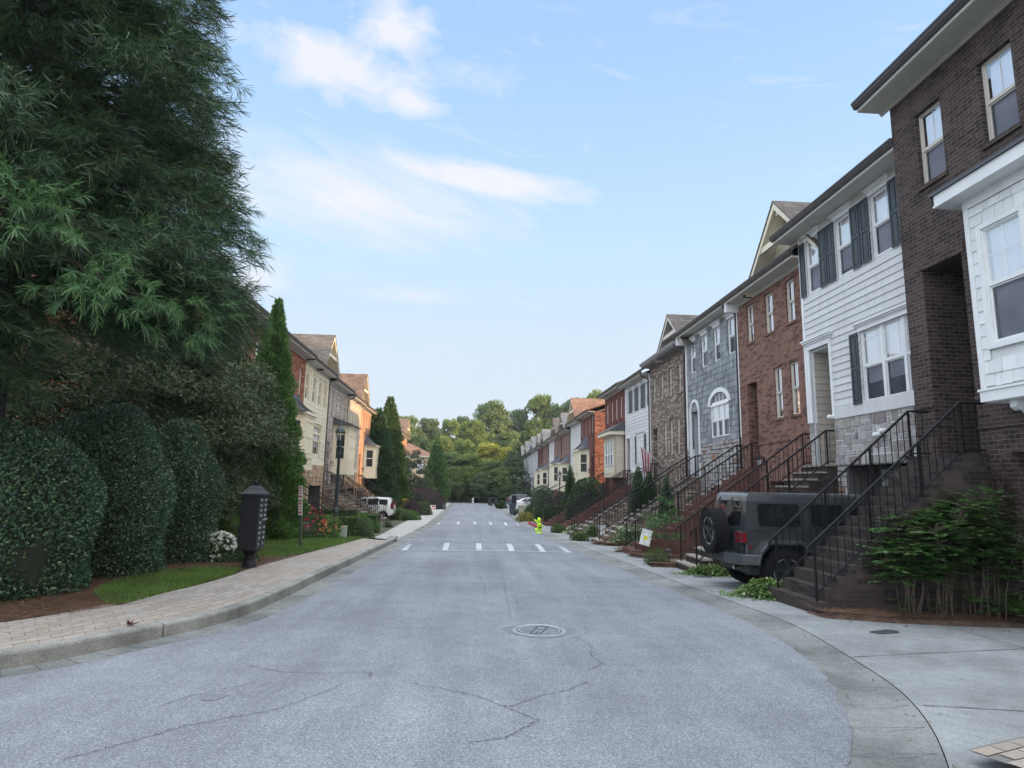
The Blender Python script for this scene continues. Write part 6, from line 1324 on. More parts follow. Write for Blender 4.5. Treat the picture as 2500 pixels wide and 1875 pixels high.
small_car('crossover_car', 'dark grey crossover parked beyond the white sedan on the right', 'car', (4.4, 77.5, -1.18), 0, DP, low, [(.10, 1.1), (.55, 1.55), (1.4, 1.70), (2.4, 1.66), (3.4, 1.09)], [[(.6, 1.14), (1.5, 1.14), (1.5, 1.58), (.85, 1.52)], [(1.58, 1.14), (3.05, 1.12), (2.35, 1.58), (1.58, 1.59)]], .92, [(.95, .36), (3.75, .36)], [(-.01, .95), (.25, .98), (.25, 1.15), (.02, 1.15)], zb=1.0)
# ------------------------------------------------------------------ street furniture
FROST = glassmat('lamp_glass', (0.93, 0.94, 0.95), 0.9); DGREEN = plain('black_green_post_paint', (0.020, 0.030, 0.036), 0.35, var=0.15); MBX = plain('charcoal_powder_coat', (0.009, 0.010, 0.013), 0.5, var=0.1, bump=0.1, bscale=200, spec=0.3)
MBXD = plain('charcoal_door', (0.018, 0.020, 0.025), 0.45, var=0.1, spec=0.3); TAGW = plain('pale_number_tag', (0.62, 0.64, 0.68), 0.4); SIGNW = plain('white_sign_sheet', (0.74, 0.72, 0.72), 0.45, var=0.05); SIGNR = plain('red_sign_ink', (0.50, 0.05, 0.06), 0.5); WOODP = plain('weathered_post', (0.060, 0.068, 0.048), 0.8, var=0.3); GALV = plain('galvanised_steel', (0.30, 0.31, 0.32), 0.5, metal=0.6)
PEDG = plain('pale_green_box_paint', (0.34, 0.40, 0.35), 0.5, var=0.08); TANP = plain('tan_box_paint', (0.36, 0.34, 0.25), 0.5, var=0.1); NEON = plain('neon_green_plastic', (0.60, 0.90, 0.02), 0.4, var=0.06); BINP = plain('dark_blue_grey_bin', (0.040, 0.050, 0.065), 0.5); BINB = plain('black_bin', (0.025, 0.028, 0.035), 0.5)
def lamp_post(label, loc, s=1.0, group='lamp posts along the street'):
    t = thing('lamp_post', label, 'lamp post', loc, group); m = MB()
    m.lathe([(.13, -.15), (.13, .02), (.115, .05), (.105, .95), (.13, .97), (.14, 1.02), (.12, 1.06), (.125, 1.10), (.088, 1.14)], 16)
    m.build('post_base', DGREEN, t, smooth=False, local=True); m = MB(); m.lathe([(.080, 1.14), (.058, 3.05), (.075, 3.07), (.08, 3.12), (.06, 3.16), (.062, 3.26), (.10, 3.36), (.10, 3.40), (.07, 3.43)], 24, flute=.10); m.build('pole', DGREEN, t, local=True)
    m = MB(); m.lathe([(.065, 3.43), (.09, 3.47), (.085, 3.52), (.105, 3.58), (.075, 3.62)], 16); m.build('lantern_cup', DGREEN, t, local=True)
    g = MB(); g.lathe([(.085, 3.60), (.15, 3.68), (.185, 3.80), (.195, 3.90)], 16); g.f = g.f[:-2]; g.m = g.m[:-2]; gl = g.build('lantern_glass', FROST, t, local=True, smooth=True, fixn=False)
    b = MB(); b.lathe([(.03, 3.60), (.035, 3.72), (.02, 3.86)], 8); b.build('bulb', SIGNW, gl, local=True)
    m = MB(); m.lathe([(.20, 3.89), (.225, 3.90), (.225, 3.935), (.20, 3.95), (.165, 4.03), (.10, 4.09), (.05, 4.16), (.03, 4.20), (.035, 4.23), (.012, 4.26), (.004, 4.33)], 16)
    for k in range(8): a = math.pi*k/4; m.tube([(.19*math.cos(a), .19*math.sin(a), 3.9), (.178*math.cos(a), .178*math.sin(a), 3.80), (.145*math.cos(a), .145*math.sin(a), 3.68), (.085*math.cos(a), .085*math.sin(a), 3.59)], .009, 4)
    m.build('lantern_cap', DGREEN, t, local=True)
    return t
lp = lamp_post('black lamp post with a glass lantern rising from the rose bush on the left', (-4.95, 23.6, -.46)); lp.scale = (.86, .86, 1.0)
for lb, lc, s in (('black lamp post beside the yellow leaved shrub on the left', (-6.15, 62.5, -1.15), 1.0), ('black lamp post among the railings before the pink brick houses', (7.75, 54.5, -1.3), 1.0), ('black lamp post before the far white row houses', (6.0, 80.0, -1.2), .9)):
    c = copy_tree(lp); c.location = lc; c['label'] = lb; c.scale = (s*.86, s*.86, s)
# cluster mailbox
def mailbox():
    t = thing('cluster_mailbox', 'charcoal cluster mailbox with many small doors on a turned pedestal', 'mailbox', (-4.68, 14.0, -.215)); t.scale = (.80, .76, 1.0); m = MB()
    m.lathe([(.21, -.06), (.21, .02), (.19, .04), (.19, .07), (.15, .12), (.13, .16), (.14, .18), (.12, .21), (.12, .26), (.15, .29), (.19, .33), (.24, .36), (.24, .375)], 20); m.build('pedestal', MBX, t, local=True)
    x0, x1, y0, y1, z0, z1 = -.235, .235, -.36, .36, .375, 1.50; m = MB(); m.box(x0, y0, z0, x1, y1, z1); m.build('cabinet', MBX, t, local=True, bevel=.012)
    m = MB(); m.box(x0-.05, y0-.05, z1+.001, x1+.05, y1+.05, z1+.05)
    n = 6; R_ = [(.285, .41), (.24, .35), (.18, .25), (.13, .17), (.10, .12)]; zs = [1.551, 1.58, 1.63, 1.69, 1.72]
    for i in range(4):
        a, b = R_[i], R_[i+1]; q = lambda r, z: [(-r[0], -r[1], z), (r[0], -r[1], z), (r[0], r[1], z), (-r[0], r[1], z)]; A, B_ = q(a, zs[i]), q(b, zs[i+1])
        for k in range(4): m.quad(A[k], A[(k+1) % 4], B_[(k+1) % 4], B_[k])
    m.box(-.09, -.10, 1.715, .09, .10, 1.735); m.poly(q(R_[4], zs[4])); cp = m.build('cap', MBX, t, local=True); m = MB(); m.lathe([(.012, 1.735), (.03, 1.745), (.05, 1.775), (.05, 1.80), (.03, 1.825), (.005, 1.84)], 12); m.build('finial', MBX, cp, local=True, smooth=True)
    c0, c1 = (-.34, -.01), (.01, .34); H = [(1.465-.108*i-(.04 if i > 3 else 0), 1.365-.108*i-(.04 if i > 3 else 0)) for i in range(8)]
    for ci, (a, b) in enumerate((c0, c1)):
        rows = list(H) if ci == 0 else [h for i, h in enumerate(H) if i != 4]+[(.565, .565-.001)]
        rows = rows[:8]
        for i, (zt, zb) in enumerate(rows):
            if zt-zb < .05: continue
            m = MB(); m.box(x1+.001, a, zb, x1+.014, b, zt); d = m.build('compartment_door', MBXD, t, local=True)
            k = MB(); k.box(x1+.0145, b-.15, (zt+zb)/2-.02, x1+.017, b-.10, (zt+zb)/2+.025); k.lathe([(.012, x1+.0145), (.012, x1+.021)], 8, 'x', (0, b-.22, (zt+zb)/2)); k.build('number_tag', TAGW, d, local=True)
        m = MB(); m.box(x1+.001, a, .40, x1+.014, b, .565 if ci == 0 else .54); d = m.build('parcel_door', MBXD, t, local=True); k = MB(); k.box(x1+.0145, (a+b)/2-.02, .47, x1+.017, (a+b)/2+.02, .52); k.build('number_tag', TAGW, d, local=True)
    m = MB(); m.box(x1+.001, .02, .975, x1+.03, .33, 1.02); m.box(x1+.03, .04, 1.0, x1+.05, .38, 1.015); m.build('mail_slot', GALV, t, local=True)
    return t
mailbox()
def sign_post(label, loc, h, w, signs, face, group=None):
    t = thing('sign_post', label, 'sign post', loc, group); m = MB(); m.box(-.03, -.03, -.1, .03, .03, h); m.build('post', WOODP, t, local=True)
    for (z0, z1, back) in signs:
        s = MB(); s.box(-.004-.035, -w/2, z0, .004-.035, w/2, z1); sg = s.build('sign_plate', GALV if back else SIGNW, t, local=True); 
        if not back:
            k = MB(); n = int((z1-z0)/.085)
            for i in range(n):
                zc = z1-.06-i*.085
                if i in (0, n-1): k.box(-.0445, -w*.36, zc-.022, -.0395, w*.36, zc+.022)
                else:
                    for j in range(3): k.box(-.0445, -w*.34+j*w*.25, zc-.018, -.0395, -w*.34+j*w*.25+w*.16, zc+.018)
            k.build('lettering', SIGNR, sg, local=True)
    t.rotation_euler = (math.radians(-1.5), math.radians(-2.5), face); return t
sign_post('thin post with two narrow white and red signs on the left lawn', (-4.98, 19.2, -.36), 1.86, .15, [(.98, 1.38, False), (1.42, 1.84, False)], math.radians(62))
sign_post('plain dark sign post seen edge on beside the red kerb on the right', (4.75, 46.5, -1.06), 3.2, .06, [(2.5, 3.1, True)], math.radians(0))
def boxy(name, label, cat, loc, parts, rotz=0.0, group=None):
    t = thing(name, label, cat, loc, group, rotz)
    for nm, mat, bx, bev in parts:
        m = MB()
        for b in bx: m.box(*b)
        m.build(nm, mat, t, local=True, bevel=bev)
    return t
boxy('utility_pedestal', 'small pale green utility pedestal beside the rose bush', 'utility box', (-4.72, 24.2, -.46), [('cabinet', PEDG, [(-.10, -.13, -.05, .10, .13, .40)], .01), ('cap', PEDG, [(-.115, -.145, .4005, .115, .145, .43)], .008)])
boxy('utility_box', 'tan utility box among shrubs far on the right', 'utility box', (5.2, 60.5, -1.18), [('cabinet', TANP, [(-.55, -.45, 0, .55, .45, .80)], .03), ('cap', TANP, [(-.6, -.5, .8005, .6, .5, .87)], .02)])
def yard_sign(label, loc, w, h, z0, mat, marks, rotz):
    t = thing('yard_sign', label, 'sign', loc, None, rotz); m = MB(); m.box(-.004, -w/2, z0, .004, w/2, z0+h); m.build('sign_plate', mat, t, local=True); m = MB(); m.tube([(0, -w/4, -.1), (0, -w/4, z0+.05)], .006, 5); m.tube([(0, w/4, -.1), (0, w/4, z0+.05)], .006, 5); m.build('stake', GALV, t, local=True)
    if marks:
        k = MB()
        for b in marks[1]: k.box(-.009, b[0]*w, z0+b[1]*h, -.005, b[2]*w, z0+b[3]*h); k.box(.005, b[0]*w, z0+b[1]*h, .009, b[2]*w, z0+b[3]*h)
        k.build('print', marks[0], t, local=True)
    return t
INK = plain('black_ink', (0.03, 0.03, 0.03), 0.6)
yard_sign('small white yard sign with black print before the dark hedge', (-6.55, 25.9, -.44), .2, .29, .14, SIGNW, (INK, [(-.1, .72, .1, .85), (-.3, .55, .3, .62), (-.32, .12, -.1, .45), (.02, .12, .3, .45)]), math.radians(70))
yard_sign('small blue and white yard sign half hidden at the left end of the hedge', (-7.9, 26.2, -.40), .22, .25, .12, plain('blue_sign', (0.05, 0.30, 0.50), 0.5), (SIGNW, [(-.4, .55, .4, .8)]), math.radians(75))
yard_sign('white and red yard sign on the far left walk', (-3.6, 61.0, -1.13), .55, .65, .02, SIGNW, (SIGNR, [(-.4, .72, .15, .92), (-.4, .4, -.15, .6), (.0, .45, .42, .55)]), math.radians(100))
# neon kerb figure: one moulded body
def kerb_figure():
    t = thing('safety_figure', 'neon green plastic child shaped safety figure standing at the right kerb', 'safety figure', (3.62, 33.0, -.84)); m = MB()
    m.lathe([(.16, 0), (.17, .02), (.15, .05)], 14); m.build('base', NEON, t, local=True)
    b = MB(); b.lathe([(.09, .14), (.115, .22), (.12, .32), (.11, .42), (.07, .48), (.05, .50)], 14, o=(.02, 0, .03)); b.lathe([(.02, .52), (.075, .55), (.10, .63), (.095, .70), (.06, .755), (.01, .775)], 14, o=(.0, 0, .03)); b.tube([(.0, 0, .47), (-.08, -.0, .52), (-.17, 0, .62), (-.24, 0, .69)], .034, 8); b.tube([(.08, 0, .46), (.15, -.02, .38), (.17, -.05, .28)], .034, 8); b.tube([(-.02, 0, .2), (-.12, 0, .16), (-.17, 0, .09)], .05, 8); b.tube([(.06, 0, .2), (.09, 0, .12), (.10, 0, .04)], .05, 8); b.tube([(-.16, 0, .06), (-.17, 0, .25)], .045, 8); b.build('body', NEON, t, local=True, smooth=True)
    k = MB(); k.box(-.06, -.118, .37, .10, -.095, .41); k.box(-.075, -.128, .27, .10, -.10, .325); k.box(-.03, -.085, .655, .0, -.075, .67); k.build('print', INK, t, local=True)
    t.rotation_euler = (0, 0, math.radians(8))
kerb_figure()
def bin_(label, loc, mat, rotz=0.0):
    t = thing('wheelie_bin', label, 'bin', loc, 'wheeled rubbish bins on the right', rotz); m = MB(); m.hexa([(-.24, -.24, .10), (.24, -.24, .10), (.24, .24, .10), (-.24, .24, .10), (-.30, -.30, .98), (.30, -.30, .98), (.30, .30, .98), (-.30, .30, .98)]); m.build('bin_body', mat, t, local=True, bevel=.03)
    m = MB(); m.box(-.33, -.34, .985, .33, .34, 1.06); m.tube([(.33, -.25, 1.0), (.38, -.25, 1.0), (.38, .25, 1.0), (.33, .25, 1.0)], .018, 6); m.build('lid', mat, t, local=True, bevel=.02)
    for s in (-1, 1): m = MB(); m.lathe([(.12, -.03), (.12, .03)], 14, 'y', (.22, s*.28, .12)); m.build('wheel', RUB, t, local=True)
bin_('dark blue grey wheeled bin at the kerb before the tan utility box', (3.9, 58.5, -1.18), BINP); bin_('black wheeled bin by the far driveway, nearer of the far pair', (3.25, 80.8, -1.18), BINB); bin_('black wheeled bin at the far left of the far pair', (2.55, 82.5, -1.18), BINB)
# far black mail pillar
t = thing('mail_pillar', 'black mailbox pillar standing behind the blue grey bin', 'mailbox', (4.15, 60.0, -1.17)); m = MB(); m.lathe([(.16, 0), (.1, .2), (.1, .75)], 12); m.build('pedestal', MBX, t, local=True); m = MB(); m.box(-.2, -.3, .75, .2, .3, 1.75); m.build('cabinet', MBX, t, local=True, bevel=.02); m = MB(); m.hexa([(-.26, -.36, 1.751), (.26, -.36, 1.751), (.26, .36, 1.751), (-.26, .36, 1.751), (-.05, -.07, 1.95), (.05, -.07, 1.95), (.05, .07, 1.95), (-.05, .07, 1.95)]); m.lathe([(.03, 1.95), (.05, 2.0), (.01, 2.06)], 8); m.build('cap', MBX, t, local=True)
# manhole
def manhole():
    cx, cy = .92, 8.2; z = zroad(cx, cy)-.001; t = thing('manhole_cover', 'round cast iron manhole cover with a lettered centre band set in the road', 'manhole cover', (cx, cy, z))
    m = MB()
    def annulus(r0, r1, z0, z1, n=40):
        for k in range(n):
            a, b = 2*math.pi*k/n, 2*math.pi*(k+1)/n; m.quad((r0*math.cos(a), r0*math.sin(a), z0), (r1*math.cos(a), r1*math.sin(a), z1), (r1*math.cos(b), r1*math.sin(b), z1), (r0*math.cos(b), r0*math.sin(b), z0))
    annulus(.285, .30, .004, .012); annulus(.30, .325, .012, .012); annulus(.325, .345, .012, .002); m.build('frame', CAST, t, local=True, fixn=False)
    m = MB(); m.lathe([(.278, -.02), (.278, .004)], 40); m.build('cover', CASTD, t, local=True)
    m = MB(); annulus(.245, .272, .0085, .0085); th = math.radians(70); ca, sa = math.cos(th), math.sin(th)
    for i in range(-12, 13):
        for j in range(-12, 13):
            x, y = i*.0205, j*.0205; u = x*sa-y*ca
            if x*x+y*y < .235**2 and abs(u) > .085: m.box(x-.007, y-.007, .0045, x+.007, y+.007, .009)
    def R_(u, v): return (u*sa+v*ca, -u*ca+v*sa)
    for (a, b, c, d) in ((-.085, -.24, -.078, .24), (.078, -.24, .085, .24)): m.hexa([(*R_(a, b), .0045), (*R_(c, b), .0045), (*R_(c, d), .0045), (*R_(a, d), .0045), (*R_(a, b), .0095), (*R_(c, b), .0095), (*R_(c, d), .0095), (*R_(a, d), .0095)])
    for k in range(5):
        v = -.18+k*.082
        for (a, b, c, d) in ((-.05, v, .05, v+.012), (-.05, v+.022, .05, v+.034), (-.05, v+.04, .05, v+.052)) if k % 2 else ((-.05, v, .05, v+.012), (-.05, v+.012, -.03, v+.05), (.03, v+.012, .05, v+.05)): m.hexa([(*R_(a, b), .0045), (*R_(c, b), .0045), (*R_(c, d), .0045), (*R_(a, d), .0045), (*R_(a, b), .0105), (*R_(c, b), .0105), (*R_(c, d), .0105), (*R_(a, d), .0105)])
    m.build('raised_pattern', CAST, t, local=True)
manhole()
pm = MB(); P = [(.92+.46*math.cos(a)*(1+.1*math.sin(3*a)), 8.22+.42*math.sin(a)*(1+.1*math.cos(4*a))) for a in [2*math.pi*k/28 for k in range(28)]]
pm.poly([(x, y, zroad(x, y)-.002) for x, y in P]); pm.build('sealed_patch', PATCH, road, fixn=False)
pm = MB(); P = [(-2.05+.10*math.cos(a)*(1+.3*math.sin(3*a)), 5.52+.12*math.sin(a)*(1+.25*math.cos(2*a))) for a in [2*math.pi*k/16 for k in range(16)]]; pm.poly([(x, y, zroad(x, y)-.002) for x, y in P]); pm.build('oil_stain', PATCH, road, fixn=False)
def lid(label, x, y, L=.26, w=.11):
    t = thing('cleanout_lid', label, 'drain lid', (x, y, zd(x, y)), 'dark oval lids in the driveways'); m = MB(); pts = []
    for cx, a0 in ((L, -90), (-L, 90)):
        for k in range(9): a = math.radians(a0+180*k/8); pts.append((cx+w*math.cos(a), w*math.sin(a), .003))
    m.extrude(pts, (0, 0, .008)); m.build('plate', CASTD, t, local=True); m = MB(); m.lathe([(.03, .0112), (.03, .014)], 10); m.build('knob', CASTD, t, local=True); return t
lid('dark oval lid in the nearest driveway on the right', 5.62, 8.42, .15, .085).rotation_euler = (0, 0, .35); lid('dark oval lid in the driveway behind the grey off-roader', 5.4, 14.5, .14, .085).rotation_euler = (0, 0, .2); lid('dark oval lid in the driveway before the red brick stairs', 5.6, 22.9); lid('dark oval lid in the driveway beyond the lemon flag', 5.6, 28.7)
# solar path light
def solar(label, loc, g=None):
    t = thing('path_light', label, 'path light', loc, g); m = MB(); m.lathe([(.012, -.05), (.012, .20)], 8); m.build('stake', BPL, t, local=True); m = MB(); m.lathe([(.04, .20), (.05, .215), (.05, .22), (.03, .22)], 12); m.lathe([(.06, .33), (.10, .335), (.105, .36), (.08, .375), (.055, .39), (.0, .40)], 12); m.build('head', BPL, t, local=True); m = MB(); m.lathe([(.042, .22), (.046, .33)], 12); m.build('lens', FROST, t, local=True); return t
solar('small black solar path light beside the stone stairs past the off-roader', (5.45, 17.1, -.40)); 
# flags
def garden_flag(label, loc, tilt, rot, cols):
    t = thing('garden_flag', label, 'flag', loc, None, rot); m, tt, b = newmat('printed_flag_cloth'); tcn = tt.n.new('ShaderNodeTexCoord'); x, y, z = tt.sep(tcn.outputs['Object'])
    v = tt.n.new('ShaderNodeTexVoronoi'); tt.l.new(tcn.outputs['Object'], v.inputs['Vector']); v.inputs['Scale'].default_value = 16.0; wn = tt.n.new('ShaderNodeSeparateColor'); tt.l.new(v.outputs['Color'], wn.inputs[0])
    spots = tt.ramp(wn.outputs[0], [(0.0, (0.25, 0.36, 0.30)), (0.25, (0.62, 0.66, 0.55)), (0.5, (0.70, 0.55, 0.52)), (0.75, (0.45, 0.52, 0.62)), (1.0, (0.72, 0.72, 0.70))]); col = tt.mix(tt.math('LESS_THAN', v.outputs['Distance'], 0.030), (0.70, 0.71, 0.70), spots)
    col = tt.mix(tt.math('LESS_THAN', v.outputs['Distance'], 0.45), col, spots) if cols == 'floral' else col
    r = tt.math('SQRT', tt.math('ADD', tt.math('MULTIPLY', y, y), tt.math('MULTIPLY', tt.math('ADD', z, .27), tt.math('ADD', z, .27))))
    if cols == 'lemon':
        edge = tt.math('GREATER_THAN', r, 0.115); col = tt.mix(tt.math('MULTIPLY', edge, tt.math('LESS_THAN', v.outputs['Distance'], 0.40)), (0.74, 0.75, 0.72), spots); col = tt.mix(tt.math('LESS_THAN', r, 0.07), col, (0.70, 0.62, 0.04))
    tt.l.new(col, b.inputs['Base Color']); b.inputs['Roughness'].default_value = .8; mb = MB(); n = 8
    for i in range(n):
        for j in range(n):
            q = lambda a, c: (.012*math.sin(a*1.3+c*.5), -.165+.33*a/n*(1-.12*math.sin(c/n*3)*(1 if cols == 'floral' else 0)), -.50*c/n); mb.quad(q(i, j), q(i+1, j), q(i+1, j+1), q(i, j+1))
    mb.build('cloth', m, t, local=True, smooth=True, fixn=False); k = MB(); k.tube([(0, -.2, .005), (0, .2, .005)], .006, 5)
    k.tube([(0, .2, .005), (0, .21, -.95)], .006, 5) if cols == 'floral' else None
    k.build('flag_rod', IRON, t, local=True); t.rotation_euler = (tilt, 0, rot)
garden_flag('white garden flag with a yellow lemon ring hung tilted on the red brick stair railing', (5.62, 19.72, .32), math.radians(14), math.radians(72), 'lemon')
garden_flag('white floral garden flag on a thin stand between the stairs', (5.75, 27.3, -.02), 0, math.radians(80), 'floral')
def us_flag():
    t = thing('house_flag', 'red and white striped flag drooping from an angled pole on the tan brick house', 'flag', (9.45, 31.1, 2.95)); k = MB(); tip = (-.98, -.12, .78); k.tube([(.05, 0, -.04), tip], .016, 8); k.lathe([(.02, 0), (.035, .03), (.0, .07)], 8, o=tip); k.build('pole', TRIM, t, local=True)
    R_ = plain('flag_red', (0.36, 0.025, 0.05), .8); Wt = plain('flag_white', (0.66, 0.63, 0.65), .8); mb = MB(); ax = Vector(tip); N = 13; mS = 14
    for i in range(N):
        for j in range(mS):
            def q(a, c):
                s = a/N; d = c/mS; p = ax*(.42+.55*s*(1-.35*d)); return tuple(p+Vector((.07*math.sin(a*1.6+d*2)*d, .09*math.cos(a*1.6)*d, -1.0*d-.15*d*s+.05*math.sin(d*7+a))))
            mb.quad(q(i, j), q(i+1, j), q(i+1, j+1), q(i, j+1), 0 if i % 2 == 0 else 1)
    mb.build('cloth', [R_, Wt], t, local=True, smooth=True, fixn=False)
us_flag()
# red kerb piece, inlet mouth, hydrant, wooden screen, planters
m = MB()
for k in range(6):
    ya, yb = 39.6+k*.93, 39.6+(k+1)*.93; xa = np.interp(ya, GR[:60][::-1, 1], GR[:60][::-1, 0])+.02; xb = np.interp(yb, GR[:60][::-1, 1], GR[:60][::-1, 0])+.02; h0 = .17; h1 = .17
    m.hexa([(xa, ya, zr(ya)-.1), (xa+.16, ya, zr(ya)-.1), (xb+.16, yb, zr(yb)-.1), (xb, yb, zr(yb)-.1), (xa+.03, ya, zr(ya)+h0), (xa+.16, ya, zr(ya)+h0), (xb+.16, yb, zr(yb)+h1), (xb+.03, yb, zr(yb)+h1)])
tag(m.build('kerb', REDP), kind='structure')
t = thing('storm_drain', 'concrete kerb inlet of a storm drain at the end of the paver walk', 'drain', (-2.95, 25.0, -.655)); m = MB(); m.box(-.25, -.65, .10, .10, .75, .17); m.build('inlet_slab', KERB, t, local=True, bevel=.02); m = MB(); m.box(-.2, -.55, -.12, .04, .65, .099); m.build('inlet_mouth', INK, t, local=True)
t = thing('fire_hydrant', 'tiny pale fire hydrant far at the end of the road', 'hydrant', (.35, 94.0, -1.16)); m = MB(); m.lathe([(.16, 0), (.13, .05), (.12, .5), (.15, .52), (.12, .6), (.05, .68), (.04, .74)], 12); m.build('barrel', SIGNW, t, local=True); m = MB(); m.lathe([(.06, -.2), (.06, .2)], 10, 'y', (0, 0, .42)); m.build('outlet_cap', SIGNW, t, local=True)
t = thing('wooden_fence', 'brown wooden privacy fence panel below the pale yellow house', 'fence', (-5.0, 95, -.3)); m = MB()
for k in range(12): m.box(-1.2+k*.2, 0, 1.3, -1.2+k*.2+.18, .03, 2.7)
m.build('panel', plain('cedar_fence_wood', (0.22, 0.135, 0.085), .85, var=.25), t, local=True); m = MB()
for x in (-1.2, 0, 1.15): m.box(x, .04, -1.2, x+.1, .14, 2.75)
m.box(-1.25, .031, 1.2, 1.3, .06, 1.3); m.build('post', plain('fence_post_wood', (0.25, 0.19, 0.14), .85), t, local=True)
t = thing('flower_pot', 'pale round stone pot at the foot of the stairs by the floral flag', 'pot', (5.35, 30.3, -.86)); m = MB(); m.lathe([(.16, 0), (.22, .05), (.25, .2), (.24, .28), (.26, .30), (.22, .30)], 16); m.build('pot_body', plain('pale_stone_pot', (0.42, 0.36, 0.27), .8), t, local=True); m = MB(); m.lathe([(.21, .26), (.02, .28)], 12); m.build('soil', SOIL, t, local=True)
# a curled dry leaf on the walk
def dry_leaf():
    t = thing('dry_leaf', 'curled brown dry leaf cluster lying on the pavers near the kerb', 'leaf', (-3.86, 7.72, -.045)); m = plain('dry_leaf_brown', (0.10, 0.035, 0.028), .7, var=.4)
    for k in range(7):
        mb = MB(); a = k*.9; L = random.uniform(.07, .13); n = 5; c, s = math.cos(a), math.sin(a)
        for i in range(n):
            def q(j, w): f = j/n; ww = .022*math.sin(math.pi*min(.97, f+.03)); x = L*f-.03; zz = .008+.05*f*f*(1 if k % 2 else .5); return (x*c-w*ww*s, x*s+w*ww*c, zz+abs(w)*.008)
            mb.quad(q(i, -1), q(i, 0), q(i+1, 0), q(i+1, -1)); mb.quad(q(i, 0), q(i, 1), q(i+1, 1), q(i+1, 0))
        mb.build('leaf_blade', m, t, local=True, fixn=False)
dry_leaf()
# ------------------------------------------------------------------ plants
def unit(v): return v/np.maximum(np.linalg.norm(v, axis=-1, keepdims=True), 1e-9)
def rdir(n): return unit(NR.normal(0, 1, (n, 3)))
def leaf_arrays(C, A, Fn, L, Wd, wide=.45):
    """diamond leaves: base C, axis A, face normal Fn"""
    n = len(C); S = unit(np.cross(A, Fn)); L = np.broadcast_to(np.asarray(L), (n,))[:, None]; Wd = np.broadcast_to(np.asarray(Wd), (n,))[:, None]
    V = np.stack([C, C+A*L*wide+S*Wd/2, C+A*L, C+A*L*wide-S*Wd/2], 1).reshape(-1, 3); F = np.arange(4*n).reshape(n, 4); return V, F
class LF:
    def __init__(s): s.V = []; s.F = []; s.n = 0
    def add(s, V, F): s.V.append(V); s.F.append(F+s.n); s.n += len(V)
    def build(s, name, mat, parent): return np_mesh(name, np.concatenate(s.V), np.concatenate(s.F), mat, parent)
def superell(n, c, r, e, full=False, low=-.15):
    d = rdir(n*2 if not full else n)
    if not full: d = d[d[:, 2] > low][:n]
    q = (np.abs(d/1.0)**e).sum(1)**(-1/e); p = d*q[:, None]*np.array(r); nn = unit(np.sign(p)*np.abs(p/np.array(r))**(e-1)/np.array(r)); return p+np.array(c), nn
def lumps(P, amp, f): return amp*(np.sin(P[:, 0]*f+1.3)*np.sin(P[:, 1]*f*1.1+.7)+np.sin(P[:, 2]*f*1.3+P[:, 0]*f*.6))
HOLLY = leafmat('glossy_holly_leaf', [(0.0, (0.026, 0.062, 0.039)), (0.5, (0.046, 0.101, 0.058)), (0.85, (0.068, 0.138, 0.073)), (1.0, (0.122, 0.212, 0.081))], .30, .06, 1.4, .5)
BOX = leafmat('boxwood_leaf', [(0.0, (0.034, 0.081, 0.014)), (0.6, (0.069, 0.144, 0.023)), (1.0, (0.149, 0.230, 0.040))], .45, .2, 1.2)
BOXD = leafmat('dark_hedge_leaf', [(0.0, (0.025, 0.056, 0.018)), (0.6, (0.044, 0.094, 0.027)), (1.0, (0.088, 0.150, 0.050))], .45, .15, 1.2)
ARB = leafmat('arborvitae_spray', [(0.0, (0.034, 0.090, 0.024)), (0.5, (0.073, 0.158, 0.040)), (1.0, (0.158, 0.264, 0.073))], .55, .25, 1.6)
ARBD = leafmat('dark_arborvitae_spray', [(0.0, (0.022, 0.057, 0.022)), (0.6, (0.040, 0.094, 0.031)), (1.0, (0.075, 0.138, 0.044))], .55, .15, .9)
CEDAR = leafmat('cedar_needles', [(0.0, (0.016, 0.041, 0.024)), (0.45, (0.034, 0.079, 0.039)), (0.8, (0.061, 0.116, 0.048)), (1.0, (0.108, 0.148, 0.054))], .5, .16, .8)
CEDARB = leafmat('fresh_cedar_needles', [(0.0, (0.046, 0.121, 0.053)), (0.6, (0.083, 0.182, 0.073)), (1.0, (0.154, 0.242, 0.094))], .5, .2, .8)
JUN = leafmat('juniper_foliage', [(0.0, (0.033, 0.054, 0.027)), (0.5, (0.059, 0.088, 0.041)), (0.85, (0.093, 0.120, 0.056)), (1.0, (0.147, 0.140, 0.085))], .7, .2, .5)
NAND = leafmat('nandina_leaf', [(0.0, (0.032, 0.084, 0.023)), (0.5, (0.058, 0.137, 0.036)), (0.90, (0.100, 0.189, 0.050)), (1.0, (0.158, 0.110, 0.074))], .42, .25, 1.5)
VINE = leafmat('pale_vine_leaf', [(0.0, (0.055, 0.115, 0.022)), (0.5, (0.105, 0.185, 0.040)), (0.85, (0.18, 0.26, 0.08)), (1.0, (0.42, 0.45, 0.26))], .5, .25, 2.0)
HOSTA = leafmat('variegated_leaf', [(0.0, (0.05, 0.11, 0.03)), (0.5, (0.11, 0.19, 0.06)), (0.75, (0.35, 0.40, 0.24)), (1.0, (0.5, 0.52, 0.38))], .5, .2, 2.0)
PURP = leafmat('purple_leaf', [(0.0, (0.035, 0.014, 0.022)), (0.6, (0.060, 0.022, 0.034)), (1.0, (0.095, 0.04, 0.05))], .5, .1, 1.0)
YEL = leafmat('golden_leaf', [(0.0, (0.20, 0.19, 0.02)), (0.6, (0.38, 0.32, 0.03)), (1.0, (0.52, 0.45, 0.08))], .5, .25, 1.0)
MIDG = leafmat('mid_green_leaf', [(0.0, (0.040, 0.078, 0.018)), (0.6, (0.070, 0.125, 0.030)), (1.0, (0.12, 0.175, 0.05))], .5, .25, .6)
